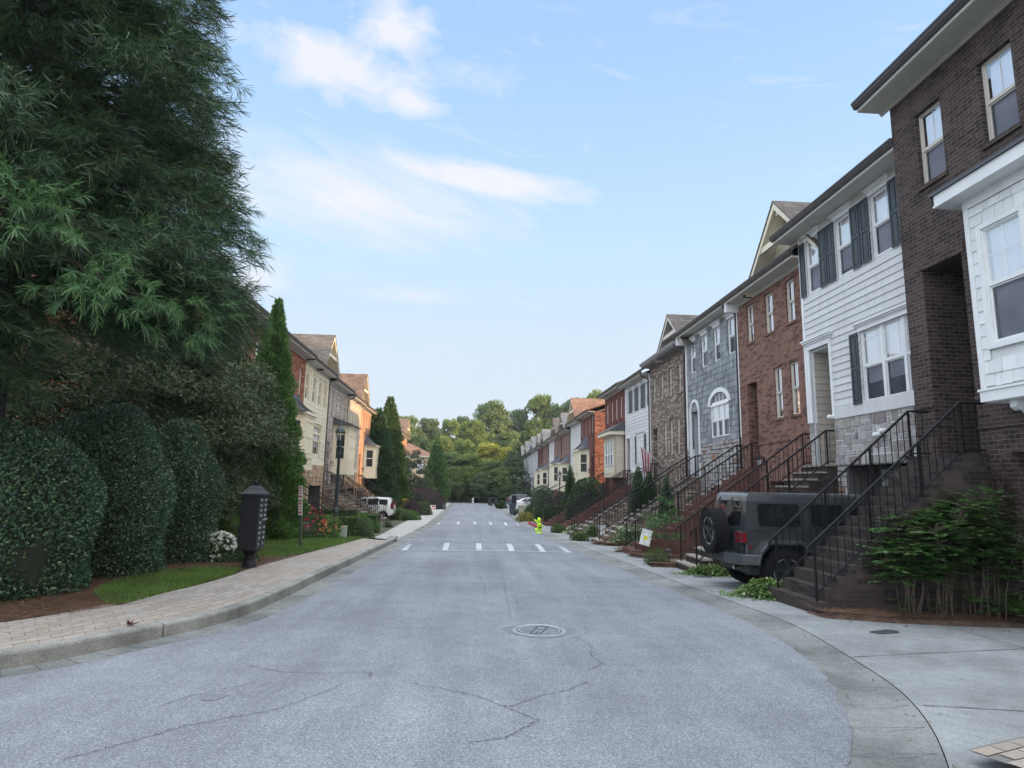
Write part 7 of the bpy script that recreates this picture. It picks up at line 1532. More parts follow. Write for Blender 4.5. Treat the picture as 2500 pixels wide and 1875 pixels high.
DEC = [leafmat('deep_green_canopy', [(0.0, (0.053, 0.091, 0.041)), (0.6, (0.090, 0.140, 0.060)), (1.0, (0.139, 0.191, 0.076))], .6, .2, .25), leafmat('mid_green_canopy', [(0.0, (0.079, 0.121, 0.039)), (0.6, (0.129, 0.184, 0.057)), (1.0, (0.191, 0.248, 0.081))], .6, .25, .25),
       leafmat('light_green_canopy', [(0.0, (0.099, 0.146, 0.032)), (0.6, (0.152, 0.210, 0.048)), (1.0, (0.224, 0.279, 0.075))], .6, .3, .25), leafmat('yellow_green_canopy', [(0.0, (0.224, 0.235, 0.034)), (0.6, (0.356, 0.343, 0.052)), (1.0, (0.502, 0.457, 0.081))], .6, .3, .25)]
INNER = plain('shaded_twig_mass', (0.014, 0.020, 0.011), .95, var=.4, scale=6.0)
FL_W = island('white_blossom', [(0.0, (0.62, 0.62, 0.56)), (1.0, (0.80, 0.79, 0.74))], .6, 0, 5, 0); FL_R = island('red_pink_rose', [(0.0, (0.42, 0.025, 0.06)), (1.0, (0.58, 0.06, 0.11))], .5, 0, 5, 0); FL_O = island('orange_blossom', [(0.0, (0.55, 0.16, 0.06)), (1.0, (0.62, 0.30, 0.12))], .5, 0, 5, 0)
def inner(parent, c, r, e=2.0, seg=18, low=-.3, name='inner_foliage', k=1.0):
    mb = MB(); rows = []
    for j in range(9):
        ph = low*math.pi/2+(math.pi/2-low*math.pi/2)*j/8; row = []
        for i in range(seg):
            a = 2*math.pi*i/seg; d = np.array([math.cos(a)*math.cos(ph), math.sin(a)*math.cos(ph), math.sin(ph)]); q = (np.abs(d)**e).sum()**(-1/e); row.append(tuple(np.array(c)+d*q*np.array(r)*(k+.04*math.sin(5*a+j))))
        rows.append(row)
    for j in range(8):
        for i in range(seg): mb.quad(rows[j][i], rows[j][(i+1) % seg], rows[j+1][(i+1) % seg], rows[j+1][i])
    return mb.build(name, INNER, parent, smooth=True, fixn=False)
def bush(name, label, cat, c, r, e, n, L, Wd, mat, group=None, lump=.05, f=2.5, tilt=.8, core=.88, low=-.15, flowers=None, depth=.10):
    """clipped or loose shrub: foliage skin of single leaves over an inner mass"""
    t = thing(name, label, cat, (c[0], c[1], c[2]), group); P, N = superell(n, c, r, e, low=low); P = P+N*(lumps(P, lump, f)[:, None]-np.abs(NR.normal(0, depth, len(P)))[:, None]*min(r)*.5)
    A = unit(N*.55+NR.normal(0, tilt, P.shape)*.8+np.array([0, 0, .25])); Fn = unit(N+NR.normal(0, .55, P.shape)); lf = LF(); lf.add(*leaf_arrays(P, A, Fn, NR.uniform(.7, 1.25, len(P))*L, NR.uniform(.8, 1.2, len(P))*Wd)); lf.build('foliage', mat, t)
    inner(t, c, tuple(np.array(r)*core), e, low=low)
    if flowers:
        fm_, fn, fs = flowers; P, N = superell(fn, c, tuple(np.array(r)*1.02), e, low=0); lf = LF()
        for k in range(5): A = unit(N*.6+NR.normal(0, .7, P.shape)); lf.add(*leaf_arrays(P, A, unit(N+NR.normal(0, .4, P.shape)), fs, fs*.8))
        lf.build('blossom', fm_, t)
    return t
def boxhedge(name, label, p0, p1, wd, h, z0, n, L, Wd, mat, group=None, round_=.22):
    """clipped hedge along p0-p1"""
    p0, p1 = np.array(p0, float), np.array(p1, float); d = p1-p0; Ln = np.linalg.norm(d); d /= Ln; q = np.array([-d[1], d[0]]); c = ((p0[0]+p1[0])/2, (p0[1]+p1[1])/2, z0); t = thing(name, label, 'hedge', c, group)
    P, N = superell(n, (0, 0, 0), (Ln/2, wd/2, h), 6.0, low=0.0)
    top = NR.uniform(-1, 1, (n//2, 3)); top = np.stack([top[:, 0]*Ln/2*.97, top[:, 1]*wd/2*.95, np.full(n//2, h)], 1); k = n//2; sd = NR.uniform(-1, 1, (k, 2)); side = np.stack([sd[:, 0]*Ln/2*.98, np.where(NR.rand(k) < .5, -1, 1)*wd/2, (sd[:, 1]*.5+.5)*h*.95], 1)
    nt = np.tile([0, 0, 1.0], (len(top), 1)); ns = np.stack([np.zeros(k), np.sign(side[:, 1]), np.zeros(k)], 1); P = np.concatenate([P, top, side]); N = np.concatenate([N, nt, ns]); P = P+N*(lumps(P, .03, 3)-np.abs(NR.normal(0, .03, len(P))))[:, None]
    W_ = lambda X: np.stack([X[:, 0]*d[0]+X[:, 1]*q[0], X[:, 0]*d[1]+X[:, 1]*q[1], X[:, 2]], 1); P, N = W_(P)+np.array(c), W_(N); A = unit(N*.5+NR.normal(0, .8, P.shape)); lf = LF(); lf.add(*leaf_arrays(P, A, unit(N+NR.normal(0, .5, P.shape)), NR.uniform(.7, 1.2, len(P))*L, Wd)); lf.build('foliage', mat, t)
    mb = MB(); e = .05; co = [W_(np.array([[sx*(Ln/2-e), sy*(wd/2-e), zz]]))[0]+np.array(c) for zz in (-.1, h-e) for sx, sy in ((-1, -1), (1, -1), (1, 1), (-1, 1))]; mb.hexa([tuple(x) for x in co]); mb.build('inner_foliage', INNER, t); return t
def conifer(name, label, c, h, R, n, L, Wd, mat, group=None, prof=None, lump=.10, cat='tree', trunk=True, open_=0.0, lean=None):
    """columnar conifer of upright sprays"""
    prof = prof or [(0, .62), (.06, .92), (.18, 1.0), (.4, .80), (.65, .50), (.85, .22), (1, .02)]; t = thing(name, label, cat, c, group); zs = np.array([p[0] for p in prof]); rs = np.array([p[1] for p in prof])*R
    u = NR.rand(n*3); keep = NR.rand(n*3) < np.interp(u, zs, rs)/R+.05; u = u[keep][:n]; m = len(u); th = NR.uniform(0, 2*math.pi, m); ph = 4.1
    rr = np.interp(u, zs, rs)*(1+lump*(np.sin(th*5+u*23+ph)+.7*np.sin(th*9-u*41)+.8*np.sin(u*60+3*th))); dep = np.abs(NR.normal(0, .12, m)); rr2 = rr*(1-np.clip(dep, 0, .75))
    P = np.stack([np.cos(th)*rr2, np.sin(th)*rr2, u*h], 1); N = np.stack([np.cos(th), np.sin(th), np.full(m, .25)], 1)
    if lean is not None: P[:, 0] += lean[0]*u*u*h; P[:, 1] += lean[1]*u*u*h
    A = unit(N*.75+np.array([0, 0, .75])+NR.normal(0, .35, P.shape)); Fn = unit(np.stack([-np.sin(th), np.cos(th), np.zeros(m)], 1)+NR.normal(0, .6, P.shape)); lf = LF(); lf.add(*leaf_arrays(P+np.array(c), A, Fn, NR.uniform(.6, 1.3, m)*L, NR.uniform(.7, 1.2, m)*Wd, .55)); lf.build('foliage', mat, t)
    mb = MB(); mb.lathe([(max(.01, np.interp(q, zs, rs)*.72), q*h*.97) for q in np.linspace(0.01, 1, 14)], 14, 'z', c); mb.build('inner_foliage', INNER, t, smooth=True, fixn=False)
    if trunk: mb = MB(); mb.tube([(c[0], c[1], c[2]-.2), (c[0], c[1], c[2]+h*.3)], .09, 8); mb.build('trunk', BARK, t)
    return t
# --- clipped hollies on the left
GH = 'large clipped holly bushes on the left'
bush('holly_bush', 'huge dark clipped holly at the left edge, lowest of the clipped hollies', 'bush', (-7.1, 9.75, .55), (1.3, 1.4, 1.95), 2.25, 46000, .058, .030, HOLLY, GH, .10, 2.6, low=-.55)
bush('holly_bush', 'tallest clipped dome of dark glossy holly, second from the left edge', 'bush', (-6.92, 12.35, .65), (1.18, 1.25, 2.42), 2.2, 46000, .058, .030, HOLLY, GH, .09, 2.7, low=-.6)
bush('holly_bush', 'narrower clipped holly dome nearest the mailbox', 'bush', (-6.72, 14.75, .6), (.98, 1.05, 2.42), 2.25, 34000, .058, .030, HOLLY, GH, .09, 2.9, low=-.6)
bush('boxwood', 'small rounded light green shrub between the hollies and the mailbox', 'bush', (-6.35, 16.8, -.25), (.55, .6, .95), 2.5, 5000, .06, .03, BOX, None, .05, 4.0)
bush('azalea', 'low shrub covered in white blossom beside the mailbox', 'bush', (-5.68, 14.95, -.25), (.40, .45, .66), 2.2, 3500, .06, .03, BOXD, None, .06, 5.0, flowers=(FL_W, 330, .055))
bush('azalea', 'low dark shrub at the foot of the mailbox pedestal', 'bush', (-5.25, 15.0, -.25), (.36, .36, .36), 2.2, 1500, .06, .03, BOXD, None, .06, 5.0)
# --- big cedar
def cedar():
    T = np.array([-7.5, 10.0, -.15]); t = thing('cedar_tree', 'tall dark cedar with drooping needle sprays overhanging the left side', 'tree', tuple(T)); mb = MB(); mb.tube([T+np.array([0, 0, -.3]), T+np.array([0, 0, 4]), T+np.array([.1, 0, 10]), T+np.array([.1, .1, 17])], .30, 12, r1=.05); mb.build('trunk', BARKD, t)
    tufts = []; br = MB()
    z = 4.55
    while z < 16.6:
        R = 3.75*max(.05, 1-((z-4.2)/13.4))**.62 if z > 4.8 else 3.5+.6*(z-4.55)
        nb = 8 if z < 11 else 6
        for k in range(nb):
            th = 2*math.pi*(k+NR.uniform(-.35, .35))/nb+z*1.7; Rb = R*NR.uniform(.72, 1.12)*(1+.13*math.sin(z*2.3+1.0))
            d = np.array([math.cos(th), math.sin(th), 0]); Rb *= 1-.25*max(0, -math.sin(th)); zb = z+NR.uniform(-.3, .3); pts = []
            for s in np.linspace(0, 1, 7): pts.append(T+d*Rb*s+np.array([0, 0, zb+.55*Rb*.35*math.sin(s*2.2)-.42*s*s*Rb*.45+.15*Rb*max(0, s-.8)]))
            br.tube([tuple(p) for p in pts], .05, 5, r1=.012, caps=False); pts = np.array(pts); nt = int(20+Rb*17)
            for _ in range(nt):
                s = NR.uniform(.22, 1.0)**.75*6; i = min(5, int(s)); p = pts[i]*(1-(s-i))+pts[i+1]*(s-i); lat = np.array([-d[1], d[0], 0])*NR.normal(0, .14+.30*(s/6)); off = lat+np.array([0, 0, NR.normal(-.10, .20)])
                dirn = unit(d*.75+lat*1.1+np.array([0, 0, NR.uniform(-.55, .25)])); tufts.append((p+off, dirn, min(1, s/6)))
        z += .52
    for k in range(34):      # low boughs on the near left side and two long ones reaching right
        low = k < 28; th = NR.uniform(3.3, 5.5) if low else NR.uniform(-.15, .75); zb = NR.uniform(3.0, 4.5) if low else NR.uniform(4.7, 5.6); Rb = NR.uniform(1.6, 2.9) if low else NR.uniform(3.3, 3.8); d = np.array([math.cos(th), math.sin(th), 0]); pts = [T+d*Rb*q+np.array([0, 0, zb+.25*math.sin(q*2.2)-.28*q*q*Rb*.45]) for q in np.linspace(0, 1, 7)]; br.tube([tuple(p) for p in pts], .05, 5, r1=.012, caps=False); pts = np.array(pts)
        for _ in range(int(14+Rb*14)):
            q = NR.uniform(.1, 1.0)**.8*6; i = min(5, int(q)); p = pts[i]*(1-(q-i))+pts[i+1]*(q-i); lat = np.array([-d[1], d[0], 0])*NR.normal(0, .42); tufts.append((p+lat+np.array([0, 0, NR.normal(-.12, .22)]), unit(d*.75+lat*1.1+np.array([0, 0, NR.uniform(-.55, .25)])), q/6))
    br.build('branch', BARKD, t, fixn=False)
    n = len(tufts); C = np.array([q[0] for q in tufts]); D = np.array([q[1] for q in tufts]); K = 40; seg = 2
    def strands(C, D, L0, L1, w):
        m = len(C)*K; c = np.repeat(C, K, 0); d = np.repeat(D, K, 0); a = unit(d*1.15+NR.normal(0, .50, (m, 3))); base = c+d*NR.uniform(-.24, .20, (m, 1))+a*.02; L = NR.uniform(L0, L1, (m, 1)); sdv = unit(np.cross(a, NR.normal(0, 1, (m, 3)))); dr = np.array([0, 0, -1.0]); g = NR.uniform(.15, .55, (m, 1))
        mid = base+a*L*.55+dr*L*.12*g; tip = base+a*L*.95+dr*L*.55*g; wv = sdv*w
        V = np.stack([base-wv*.6, base+wv*.6, mid+wv, mid-wv, mid-wv, mid+wv, tip+wv*.25, tip-wv*.25], 1); V = V[:, [0, 1, 2, 3, 6, 7]].reshape(-1, 3); i0 = np.arange(m)*6; F = np.concatenate([np.stack([i0, i0+1, i0+2, i0+3], 1), np.stack([i0+3, i0+2, i0+4, i0+5], 1)]); return V, F
    V, F = strands(C, D, .12, .27, .0050); np_mesh('crown', V, F, CEDAR, t)
    m = len(C); c2 = np.repeat(C, 8, 0)+NR.normal(0, .12, (m*8, 3)); lf = LF(); lf.add(*leaf_arrays(c2, unit(np.repeat(D, 8, 0)+NR.normal(0, .5, c2.shape)), rdir(len(c2)), .24, .018)); lf.build('inner_foliage', CEDAR, t)
    # paler young growth on two near boughs
    Cb = []; Db = []
    for (cx, cy, cz, r, k) in ((-5.6, 7.4, 4.75, .55, 40), (-4.7, 7.8, 4.1, .55, 36), (-4.3, 8.5, 4.0, .4, 18), (-4.0, 9.2, 3.85, .4, 16)):
        for _ in range(k): o = NR.normal(0, r*.5, 3); Cb.append(np.array([cx, cy, cz])+o); Db.append(unit(np.array([.45, -.6, -.25])+o*.6))
    V, F = strands(np.array(Cb), np.array(Db), .12, .24, .0045); np_mesh('young_growth', V, F, CEDARB, t); 
    bm_ = MB()
    for (cx, cy, cz) in ((-5.6, 7.4, 4.75), (-4.7, 7.8, 4.1), (-4.1, 8.9, 3.9)): bm_.tube([tuple(T+np.array([0, 0, cz+.9])), ((cx+T[0])/2, (cy+T[1])/2, cz+.75), (cx, cy, cz)], .05, 5, r1=.015)
    bm_.build('branch', BARKD, t, fixn=False)
cedar()
# --- airy juniper tree behind the hollies
def clump_tree(name, label, base, h, R, nb, nl, L, Wd, mat, group=None, trunk=.16, hfrac=.25, flat=1.0, barkm=BARK, cat='tree', skirt=False, seed=0, limbs=7, blobr=(.22, .38), top=1.0, at_proto=None):
    """trunk, limbs and a crown of leaf clumps with gaps between them"""
    R_ = np.random.RandomState(seed+5); t = thing(name, label, cat, base, group); B = np.array(base, float); mb = MB(); zt = h*(hfrac+.35)
    mb.tube([tuple(B+np.array([0, 0, -.3])), tuple(B+np.array([R*.04, 0, h*hfrac])), tuple(B+np.array([0, R*.05, zt])), tuple(B+np.array([0, 0, h*.9]))], trunk, 8, r1=trunk*.2)
    cen = []
    for k in range(nb):
        zz = R_.uniform(0, 1); zc = h*(hfrac+(1-hfrac)*(.08+.86*zz)); rad = R*(1-abs(zz-.38)*1.05 if zz > .38 else .72+.28*zz/.38); a = 2.4*k+R_.uniform(-.5, .5); rr = rad*math.sqrt(R_.uniform(.15, 1)); cen.append((B[0]+rr*math.cos(a), B[1]+rr*math.sin(a)*flat, B[2]+zc, R*R_.uniform(*blobr)*(1-.25*zz)))
    for k in range(limbs):
        c = cen[k*max(1, nb//limbs) % nb]; z0 = h*(hfrac+.35*k/limbs); mb.tube([tuple(B+np.array([0, 0, z0])), ((B[0]+c[0])/2, (B[1]+c[1])/2, B[2]+z0+(c[2]-B[2]-z0)*.6), c[:3]], trunk*.4, 5, r1=trunk*.08, caps=False)
    mb.build('trunk', barkm, t, fixn=False); lf = LF(); per = nl//nb
    for (x, y, z, r) in cen:
        d = unit(R_.normal(0, 1, (per, 3))); d[:, 2] = np.abs(d[:, 2])*.9-.28; d = unit(d); P = np.array([x, y, z])+d*(r*(1-np.abs(R_.normal(0, .22, per)))[:, None])*np.array([1, 1, .8]); A = unit(d*.5+R_.normal(0, .7, P.shape)); Fn = unit(d+np.array([0, 0, .4])+R_.normal(0, .5, P.shape)); lf.add(*leaf_arrays(P, A, Fn, R_.uniform(.6, 1.3, per)*L, R_.uniform(.7, 1.2, per)*Wd))
    lf.build('crown', mat, t); return t
clump_tree('juniper_tree', 'airy brown green juniper tree behind the clipped hollies', (-8.7, 17.0, -.1), 6.6, 3.3, 130, 90000, .16, .042, JUN, trunk=.16, hfrac=.06, limbs=22, blobr=(.20, .36), seed=3)
clump_tree('juniper_tree', 'second airy juniper tree farther left, mostly hidden by the cedar', (-13.0, 14.8, .1), 6.6, 3.6, 90, 45000, .18, .05, JUN, trunk=.16, hfrac=.06, limbs=16, blobr=(.2, .36), seed=4)
clump_tree('juniper_tree', 'low dark juniper filling the gap between the hollies and the arborvitae', (-8.4, 19.4, -.2), 6.6, 2.7, 100, 56000, .15, .042, JUN, trunk=.1, hfrac=.03, limbs=12, blobr=(.22, .4), seed=6)
# --- arborvitae and conifers
conifer('arborvitae', 'tall bright green arborvitae spire behind the mailbox', (-7.1, 22.0, -.5), 8.5, 1.2, 42000, .16, .055, ARB, lump=.12, prof=[(0, .75), (.05, 1.0), (.2, 1.02), (.38, .82), (.55, .62), (.72, .42), (.88, .20), (1, .015)])
conifer('arborvitae', 'shorter spreading arborvitae left of the mailbox, joined to the tall spire', (-8.0, 20.2, -.4), 3.6, 1.2, 16000, .16, .06, ARB, lump=.10)
conifer('leyland_cypress', 'tall dark conifer beside the sunlit orange brick house, left of its twin', (-8.7, 57.6, -1.1), 9.3, 1.8, 15000, .34, .13, ARBD, 'conifers beyond the left row', lump=.10, prof=[(0, .8), (.1, 1.0), (.3, .98), (.55, .74), (.75, .5), (.9, .28), (1, .03)])
conifer('leyland_cypress', 'sunlit yellow green conifer right of the tall dark one on the left', (-7.95, 59.6, -1.1), 10.7, 1.85, 14000, .34, .13, MIDG, 'conifers beyond the left row', lump=.14, prof=[(0, .8), (.1, 1.0), (.3, .95), (.5, .72), (.75, .42), (.9, .22), (1, .03)])
conifer('arborvitae', 'slim yellow green arborvitae behind the second lamp post on the left', (-7.6, 65, -1.1), 4.6, .62, 4000, .22, .1, BOX, lump=.06)
conifer('arborvitae', 'second slim arborvitae beside the first behind the lamp post', (-7.0, 66.5, -1.1), 4.4, .6, 4000, .22, .1, ARB, lump=.06)
conifer('arborvitae', 'broad green conifer cone at the far left end of the street', (-4.9, 88, -1.1), 9.2, 1.75, 9000, .34, .14, ARB, lump=.06, prof=[(0, .9), (.1, 1.0), (.3, .92), (.6, .6), (.85, .25), (1, .02)])
conifer('arborvitae', 'dark arborvitae cone between the stairs, left of a pair on the right', (7.3, 27.0, -.75), 3.25, .36, 4500, .10, .045, ARBD, 'arborvitae between the right hand stairs', cat='bush', prof=[(0, .8), (.1, 1), (.5, .9), (.8, .55), (1, .02)])
conifer('arborvitae', 'dark arborvitae cone between the stairs, right of a pair on the right', (7.35, 26.95, -.75), 3.05, .40, 4500, .10, .045, ARBD, 'arborvitae between the right hand stairs', cat='bush', prof=[(0, .8), (.1, 1), (.5, .9), (.8, .55), (1, .02)]).location.x += .42
conifer('arborvitae', 'small dark arborvitae cone by the stone stairs of the grey shingled house', (7.0, 22.1, -.6), 2.6, .28, 3000, .09, .04, ARBD, 'arborvitae between the right hand stairs', cat='bush', prof=[(0, .8), (.1, 1), (.5, .9), (.8, .5), (1, .02)])
conifer('arborvitae', 'dark pointed arborvitae cone in front of the cream bay of the orange red house', (7.4, 46.4, -1.15), 4.2, .75, 5000, .16, .07, ARBD, 'arborvitae between the right hand stairs', cat='bush', prof=[(0, .9), (.2, 1), (.42, .85), (.5, .5), (.8, .3), (1, .03)])
clump_tree('small_tree', 'dusty green small tree beyond the second lamp post on the left', (-6.9, 72, -1.1), 6.6, 2.1, 40, 9000, .20, .09, leafmat('dusty_green_leaf', [(0.0, (0.035, 0.055, 0.030)), (0.6, (0.060, 0.085, 0.048)), (1.0, (0.095, 0.12, 0.07))], .6, .2, .6), trunk=.10, hfrac=.15, seed=9)
clump_tree('small_tree', 'small rough green tree below the wooden fence at the far left', (-6.2, 84, -1.1), 3.4, 1.7, 24, 4000, .2, .1, MIDG, trunk=.07, hfrac=.2, seed=12)
# --- hedges and shrubs on the left
boxhedge('boxwood_hedge', 'long low clipped hedge behind the rose bush on the left', (-8.3, 26.9), (-4.55, 26.6), 1.0, .78, -.56, 11000, .05, .03, BOX, 'clipped hedges on the left')
bush('boxwood_hedge', 'rounded right end of the long clipped hedge beside the concrete walk', 'hedge', (-4.75, 26.7, -.58), (.75, .62, .80), 3.2, 3500, .05, .03, BOX, 'clipped hedges on the left', .02, 3)
boxhedge('boxwood_hedge', 'shorter clipped hedge right behind the long one on the left', (-6.3, 31.6), (-4.45, 31.4), .9, .80, -.74, 5000, .055, .03, BOX, 'clipped hedges on the left')
boxhedge('boxwood_hedge', 'narrow strip of clipped hedge below the iron railings', (-7.6, 29.2), (-5.5, 30.8), .6, 1.05, -.72, 4000, .06, .03, MIDG, 'clipped hedges on the left')
boxhedge('boxwood_hedge', 'low clipped hedge right of the white compact car', (-6.0, 48.6), (-4.75, 48.3), 1.2, .65, -1.08, 3500, .07, .04, BOX, 'clipped hedges on the left')
bush('boxwood', 'loose low green bush at the walk just right of the white car', 'bush', (-4.55, 47.6, -1.08), (.75, .8, .55), 2.2, 2500, .09, .04, BOX, None, .08, 3)
boxhedge('boxwood_hedge', 'low hedge strip under the yellow leaved shrub', (-6.9, 55.5), (-5.3, 55.2), .9, .55, -1.1, 3000, .08, .04, BOX, 'clipped hedges on the left')
bush('golden_shrub', 'bright yellow leaved shrub by the second lamp post on the left', 'bush', (-6.55, 59.0, -1.1), (1.25, .9, 1.15), 2.3, 4500, .10, .05, YEL, None, .08, 3)
bush('round_shrub', 'dark rounded shrub with reddish tips, left of a pair near the far walk', 'bush', (-5.0, 54.5, -1.1), (.75, .8, 1.25), 2.4, 3500, .09, .045, PURP, 'round shrubs near the far walk', .08, 3)
bush('round_shrub', 'green rounded shrub, right of a pair near the far walk', 'bush', (-4.2, 56.3, -1.1), (.75, .8, 1.2), 2.6, 3500, .09, .045, MIDG, 'round shrubs near the far walk', .08, 3)
bush('purple_bush', 'large round dark purple bush on the far left', 'bush', (-5.1, 69.5, -1.1), (2.35, 1.9, 2.15), 2.2, 9000, .10, .05, PURP, None, .06, 2)
bush('purple_bush', 'smaller purple bush left of the large round one', 'bush', (-7.6, 69.0, -1.1), (1.0, .9, 1.7), 2.2, 3500, .10, .05, PURP, None, .06, 2)
bush('weed_tuft', 'tiny dark plant in a gap of the far left walk', 'plant', (-4.75, 37.2, -.95), (.22, .22, .26), 2, 300, .10, .03, BOXD)
# rose bush round the lamp post
def roses():
    t = thing('rose_bush', 'rose bush with red pink blooms and pale new leaves round the lamp post', 'bush', (-5.3, 23.3, -.46)); lf = LF(); c = np.array([-5.45, 23.2, -.1])
    for cc, r, k, in (((-5.65, 23.1, -.05), (.55, .5, .55), 1700),): P, N = superell(k, cc, r, 2, full=True); P = P-N*np.abs(NR.normal(0, .15, (len(P), 1))); A = unit(N+NR.normal(0, .8, P.shape)); lf.add(*leaf_arrays(P, A, unit(N+NR.normal(0, .6, P.shape)), .06, .035))
    lf.build('foliage', BOXD, t); lf = LF(); P, N = superell(900, (-4.98, 23.15, -.02), (.42, .4, .48), 2, full=True); P = P-N*np.abs(NR.normal(0, .15, (len(P), 1))); A = unit(N+NR.normal(0, .8, P.shape)); lf.add(*leaf_arrays(P, A, unit(N+NR.normal(0, .6, P.shape)), .06, .035)); lf.build('pale_foliage', VINE, t)
    for mat, cc, r, k, nm in ((FL_R, (-5.75, 22.9, .10), (.62, .5, .62), 40, 'red_bloom'), (FL_O, (-4.95, 23.0, -.05), (.45, .4, .4), 16, 'orange_bloom')):
        P, N = superell(k, cc, r, 2, low=-.1); P[:, 1] -= .05; lf = LF()
        for q in range(9): A = unit(N*.5+NR.normal(0, .8, P.shape)); lf.add(*leaf_arrays(P, A, unit(N+NR.normal(0, .5, P.shape)), .065, .055))
        lf.build(nm, mat, t)
    m = MB()
    for k in range(14): a = k*2.4; m.tube([(-5.35+.08*math.cos(a), 23.25+.08*math.sin(a), -.5), (-5.4+.4*math.cos(a), 23.2+.35*math.sin(a), .15)], .008, 4)
    m.build('stem', BARK, t, fixn=False)
roses()
# --- nandina beside the nearest stairs
def nandina():
    t = thing('nandina_bush', 'tall leafy nandina with bare lower canes in front of the dark brick stairs', 'bush', (7.3, 9.45, -.3)); st = MB(); lf = LF()
    def frond(p, d, L, s):
        """one compound leaf: rachis with paired pointed leaflets"""
        d = unit(d); n = 7; side = unit(np.cross(d, np.array([0, 0, 1.0]))+1e-6); C = []; A = []; F_ = []
        for i in range(n):
            f = .25+.75*i/(n-1); q = p+d*L*f+np.array([0, 0, -.18*L*f*f])
            for sg in ((-1, 1) if i < n-1 else (0,)): a = unit(d*.75+side*sg*.9+np.array([0, 0, -.22])) if sg else d; C.append(q); A.append(a); F_.append(unit(np.array([0, 0, 1.0])+NR.normal(0, .25, 3)))
        C, A, F_ = map(np.array, (C, A, F_)); lf.add(*leaf_arrays(C, A, F_, NR.uniform(.8, 1.2, len(C))*s, NR.uniform(.8, 1.2, len(C))*s*.42))
    groups = [((6.75, 9.45), 10, 1.38), ((7.3, 9.5), 11, 1.62), ((7.8, 9.55), 10, 1.75), ((8.15, 9.5), 6, 1.45)]
    for (gx, gy), k, hh in groups:
        for i in range(k):
            bx, by = gx+NR.normal(0, .10), gy+NR.normal(0, .10); h = hh*NR.uniform(.72, 1.12); lx, ly = NR.normal(0, .17), NR.normal(-.02, .17); pts = [(bx, by, zd(bx, by)-.05+.05), (bx+lx*.2+NR.normal(0, .035), by+ly*.2, -.3+h*.35), (bx+lx*.5+NR.normal(0, .03), by+ly*.5, -.3+h*.7), (bx+lx, by+ly, -.3+h)]
            st.tube(pts, .009, 5, r1=.005, caps=False)
            top = np.array(pts[-1]); P_ = np.array(pts)
            for q in range(34):
                f = NR.uniform(.30, 1.02)**.55*3; j = min(2, int(f)); p = P_[j]*(1-(f-j))+P_[j+1]*(f-j); a = NR.uniform(0, 2*math.pi); d = np.array([math.cos(a), math.sin(a), NR.uniform(-.05, .5)]); st.tube([tuple(p), tuple(p+d*.12)], .004, 4, caps=False); frond(p+d*.1, d, NR.uniform(.20, .36), NR.uniform(.075, .115))
        for q in range(5): a = NR.uniform(0, 6.28); frond(np.array([gx+NR.normal(0, .12), gy-.05+NR.normal(0, .08), -.3+NR.uniform(.15, .4)]), np.array([math.cos(a), math.sin(a)-.3, .3]), .26, .08)
    for q in range(46): a = NR.uniform(0, 6.28); frond(np.array([8.15+NR.normal(0, .22), 9.3+NR.normal(0, .12), -.25+NR.uniform(.05, .38)]), np.array([math.cos(a), math.sin(a)-.3, .5]), .26, .085)
    st.build('stem', BARK, t, fixn=False); lf.build('foliage', NAND, t)
    # dry twiggy growth against the wall
nandina()
t = thing('climbing_vine', 'bare brown creeper clinging to the dark brick wall by the top of the nearest stairs', 'vine', (8.5, 9.6, 1.4)); lf = LF(); P = np.stack([np.full(2600, 8.57)-np.abs(NR.normal(0, .04, 2600)), 9.55+NR.normal(0, .22, 2600), 1.45+NR.normal(0, .36, 2600)], 1); lf.add(*leaf_arrays(P, unit(NR.normal(0, 1, P.shape)), unit(NR.normal(0, 1, P.shape)), .05, .018)); lf.build('twig', island('dry_creeper', [(0, (0.030, 0.024, 0.024)), (1, (0.085, 0.055, 0.045))], .9, 0, 4, 0), t)
# --- ground vines and small plants on the right
def groundvine(label, c, r, n, h=.22, mat=VINE, L=.075, Wd=.05, name='trailing_vine', cat='plant'):
    t = thing(name, label, cat, (c[0], c[1], zd(*c))); d = NR.normal(0, .42, (n, 2)); P = np.stack([c[0]+d[:, 0]*r[0], c[1]+d[:, 1]*r[1], np.zeros(n)], 1); rad = np.clip(1-(d**2).sum(1)*1.2, 0.05, 1); P[:, 2] = np.array([zd(x, y) for x, y in P[:, :2]])+h*rad*NR.uniform(.25, 1.1, n); A = unit(np.concatenate([NR.normal(0, 1, (n, 2)), NR.normal(.1, .35, (n, 1))], 1)); lf = LF(); lf.add(*leaf_arrays(P, A, unit(np.array([0, -.2, 1.0])+NR.normal(0, .35, P.shape)), NR.uniform(.6, 1.25, n)*L, NR.uniform(.7, 1.2, n)*Wd)); lf.build('foliage', mat, t)
    m = MB()
    for k in range(16): a = k*2.4; q = (c[0]+r[0]*.7*math.cos(a), c[1]+r[1]*.7*math.sin(a)); m.tube([(c[0]+.1*math.cos(a), c[1]+.1*math.sin(a), zd(*c)+.05), ((c[0]+q[0])/2, (c[1]+q[1])/2, zd(*c)+h*.8), (*q, zd(*q)+.03)], .005, 4)
    m.build('stem', NAND, t, fixn=False); return t
groundvine('pale green trailing vine spilling over the kerb beside the off-roader rear wheel', (5.55, 11.55), (.75, .55), 2600, .30)
groundvine('thin pale vine climbing beside the lowest dark brick steps', (6.3, 11.35), (.7, .25), 800, .45)
groundvine('pale green ground cover beside the stone steps under the bumper of the off-roader', (5.75, 15.0), (.75, .35), 1600, .22)
groundvine('variegated hosta clump at the foot of the stairs to the tan brick house', (5.7, 33.0), (.9, .6), 900, .5, HOSTA, .16, .08)
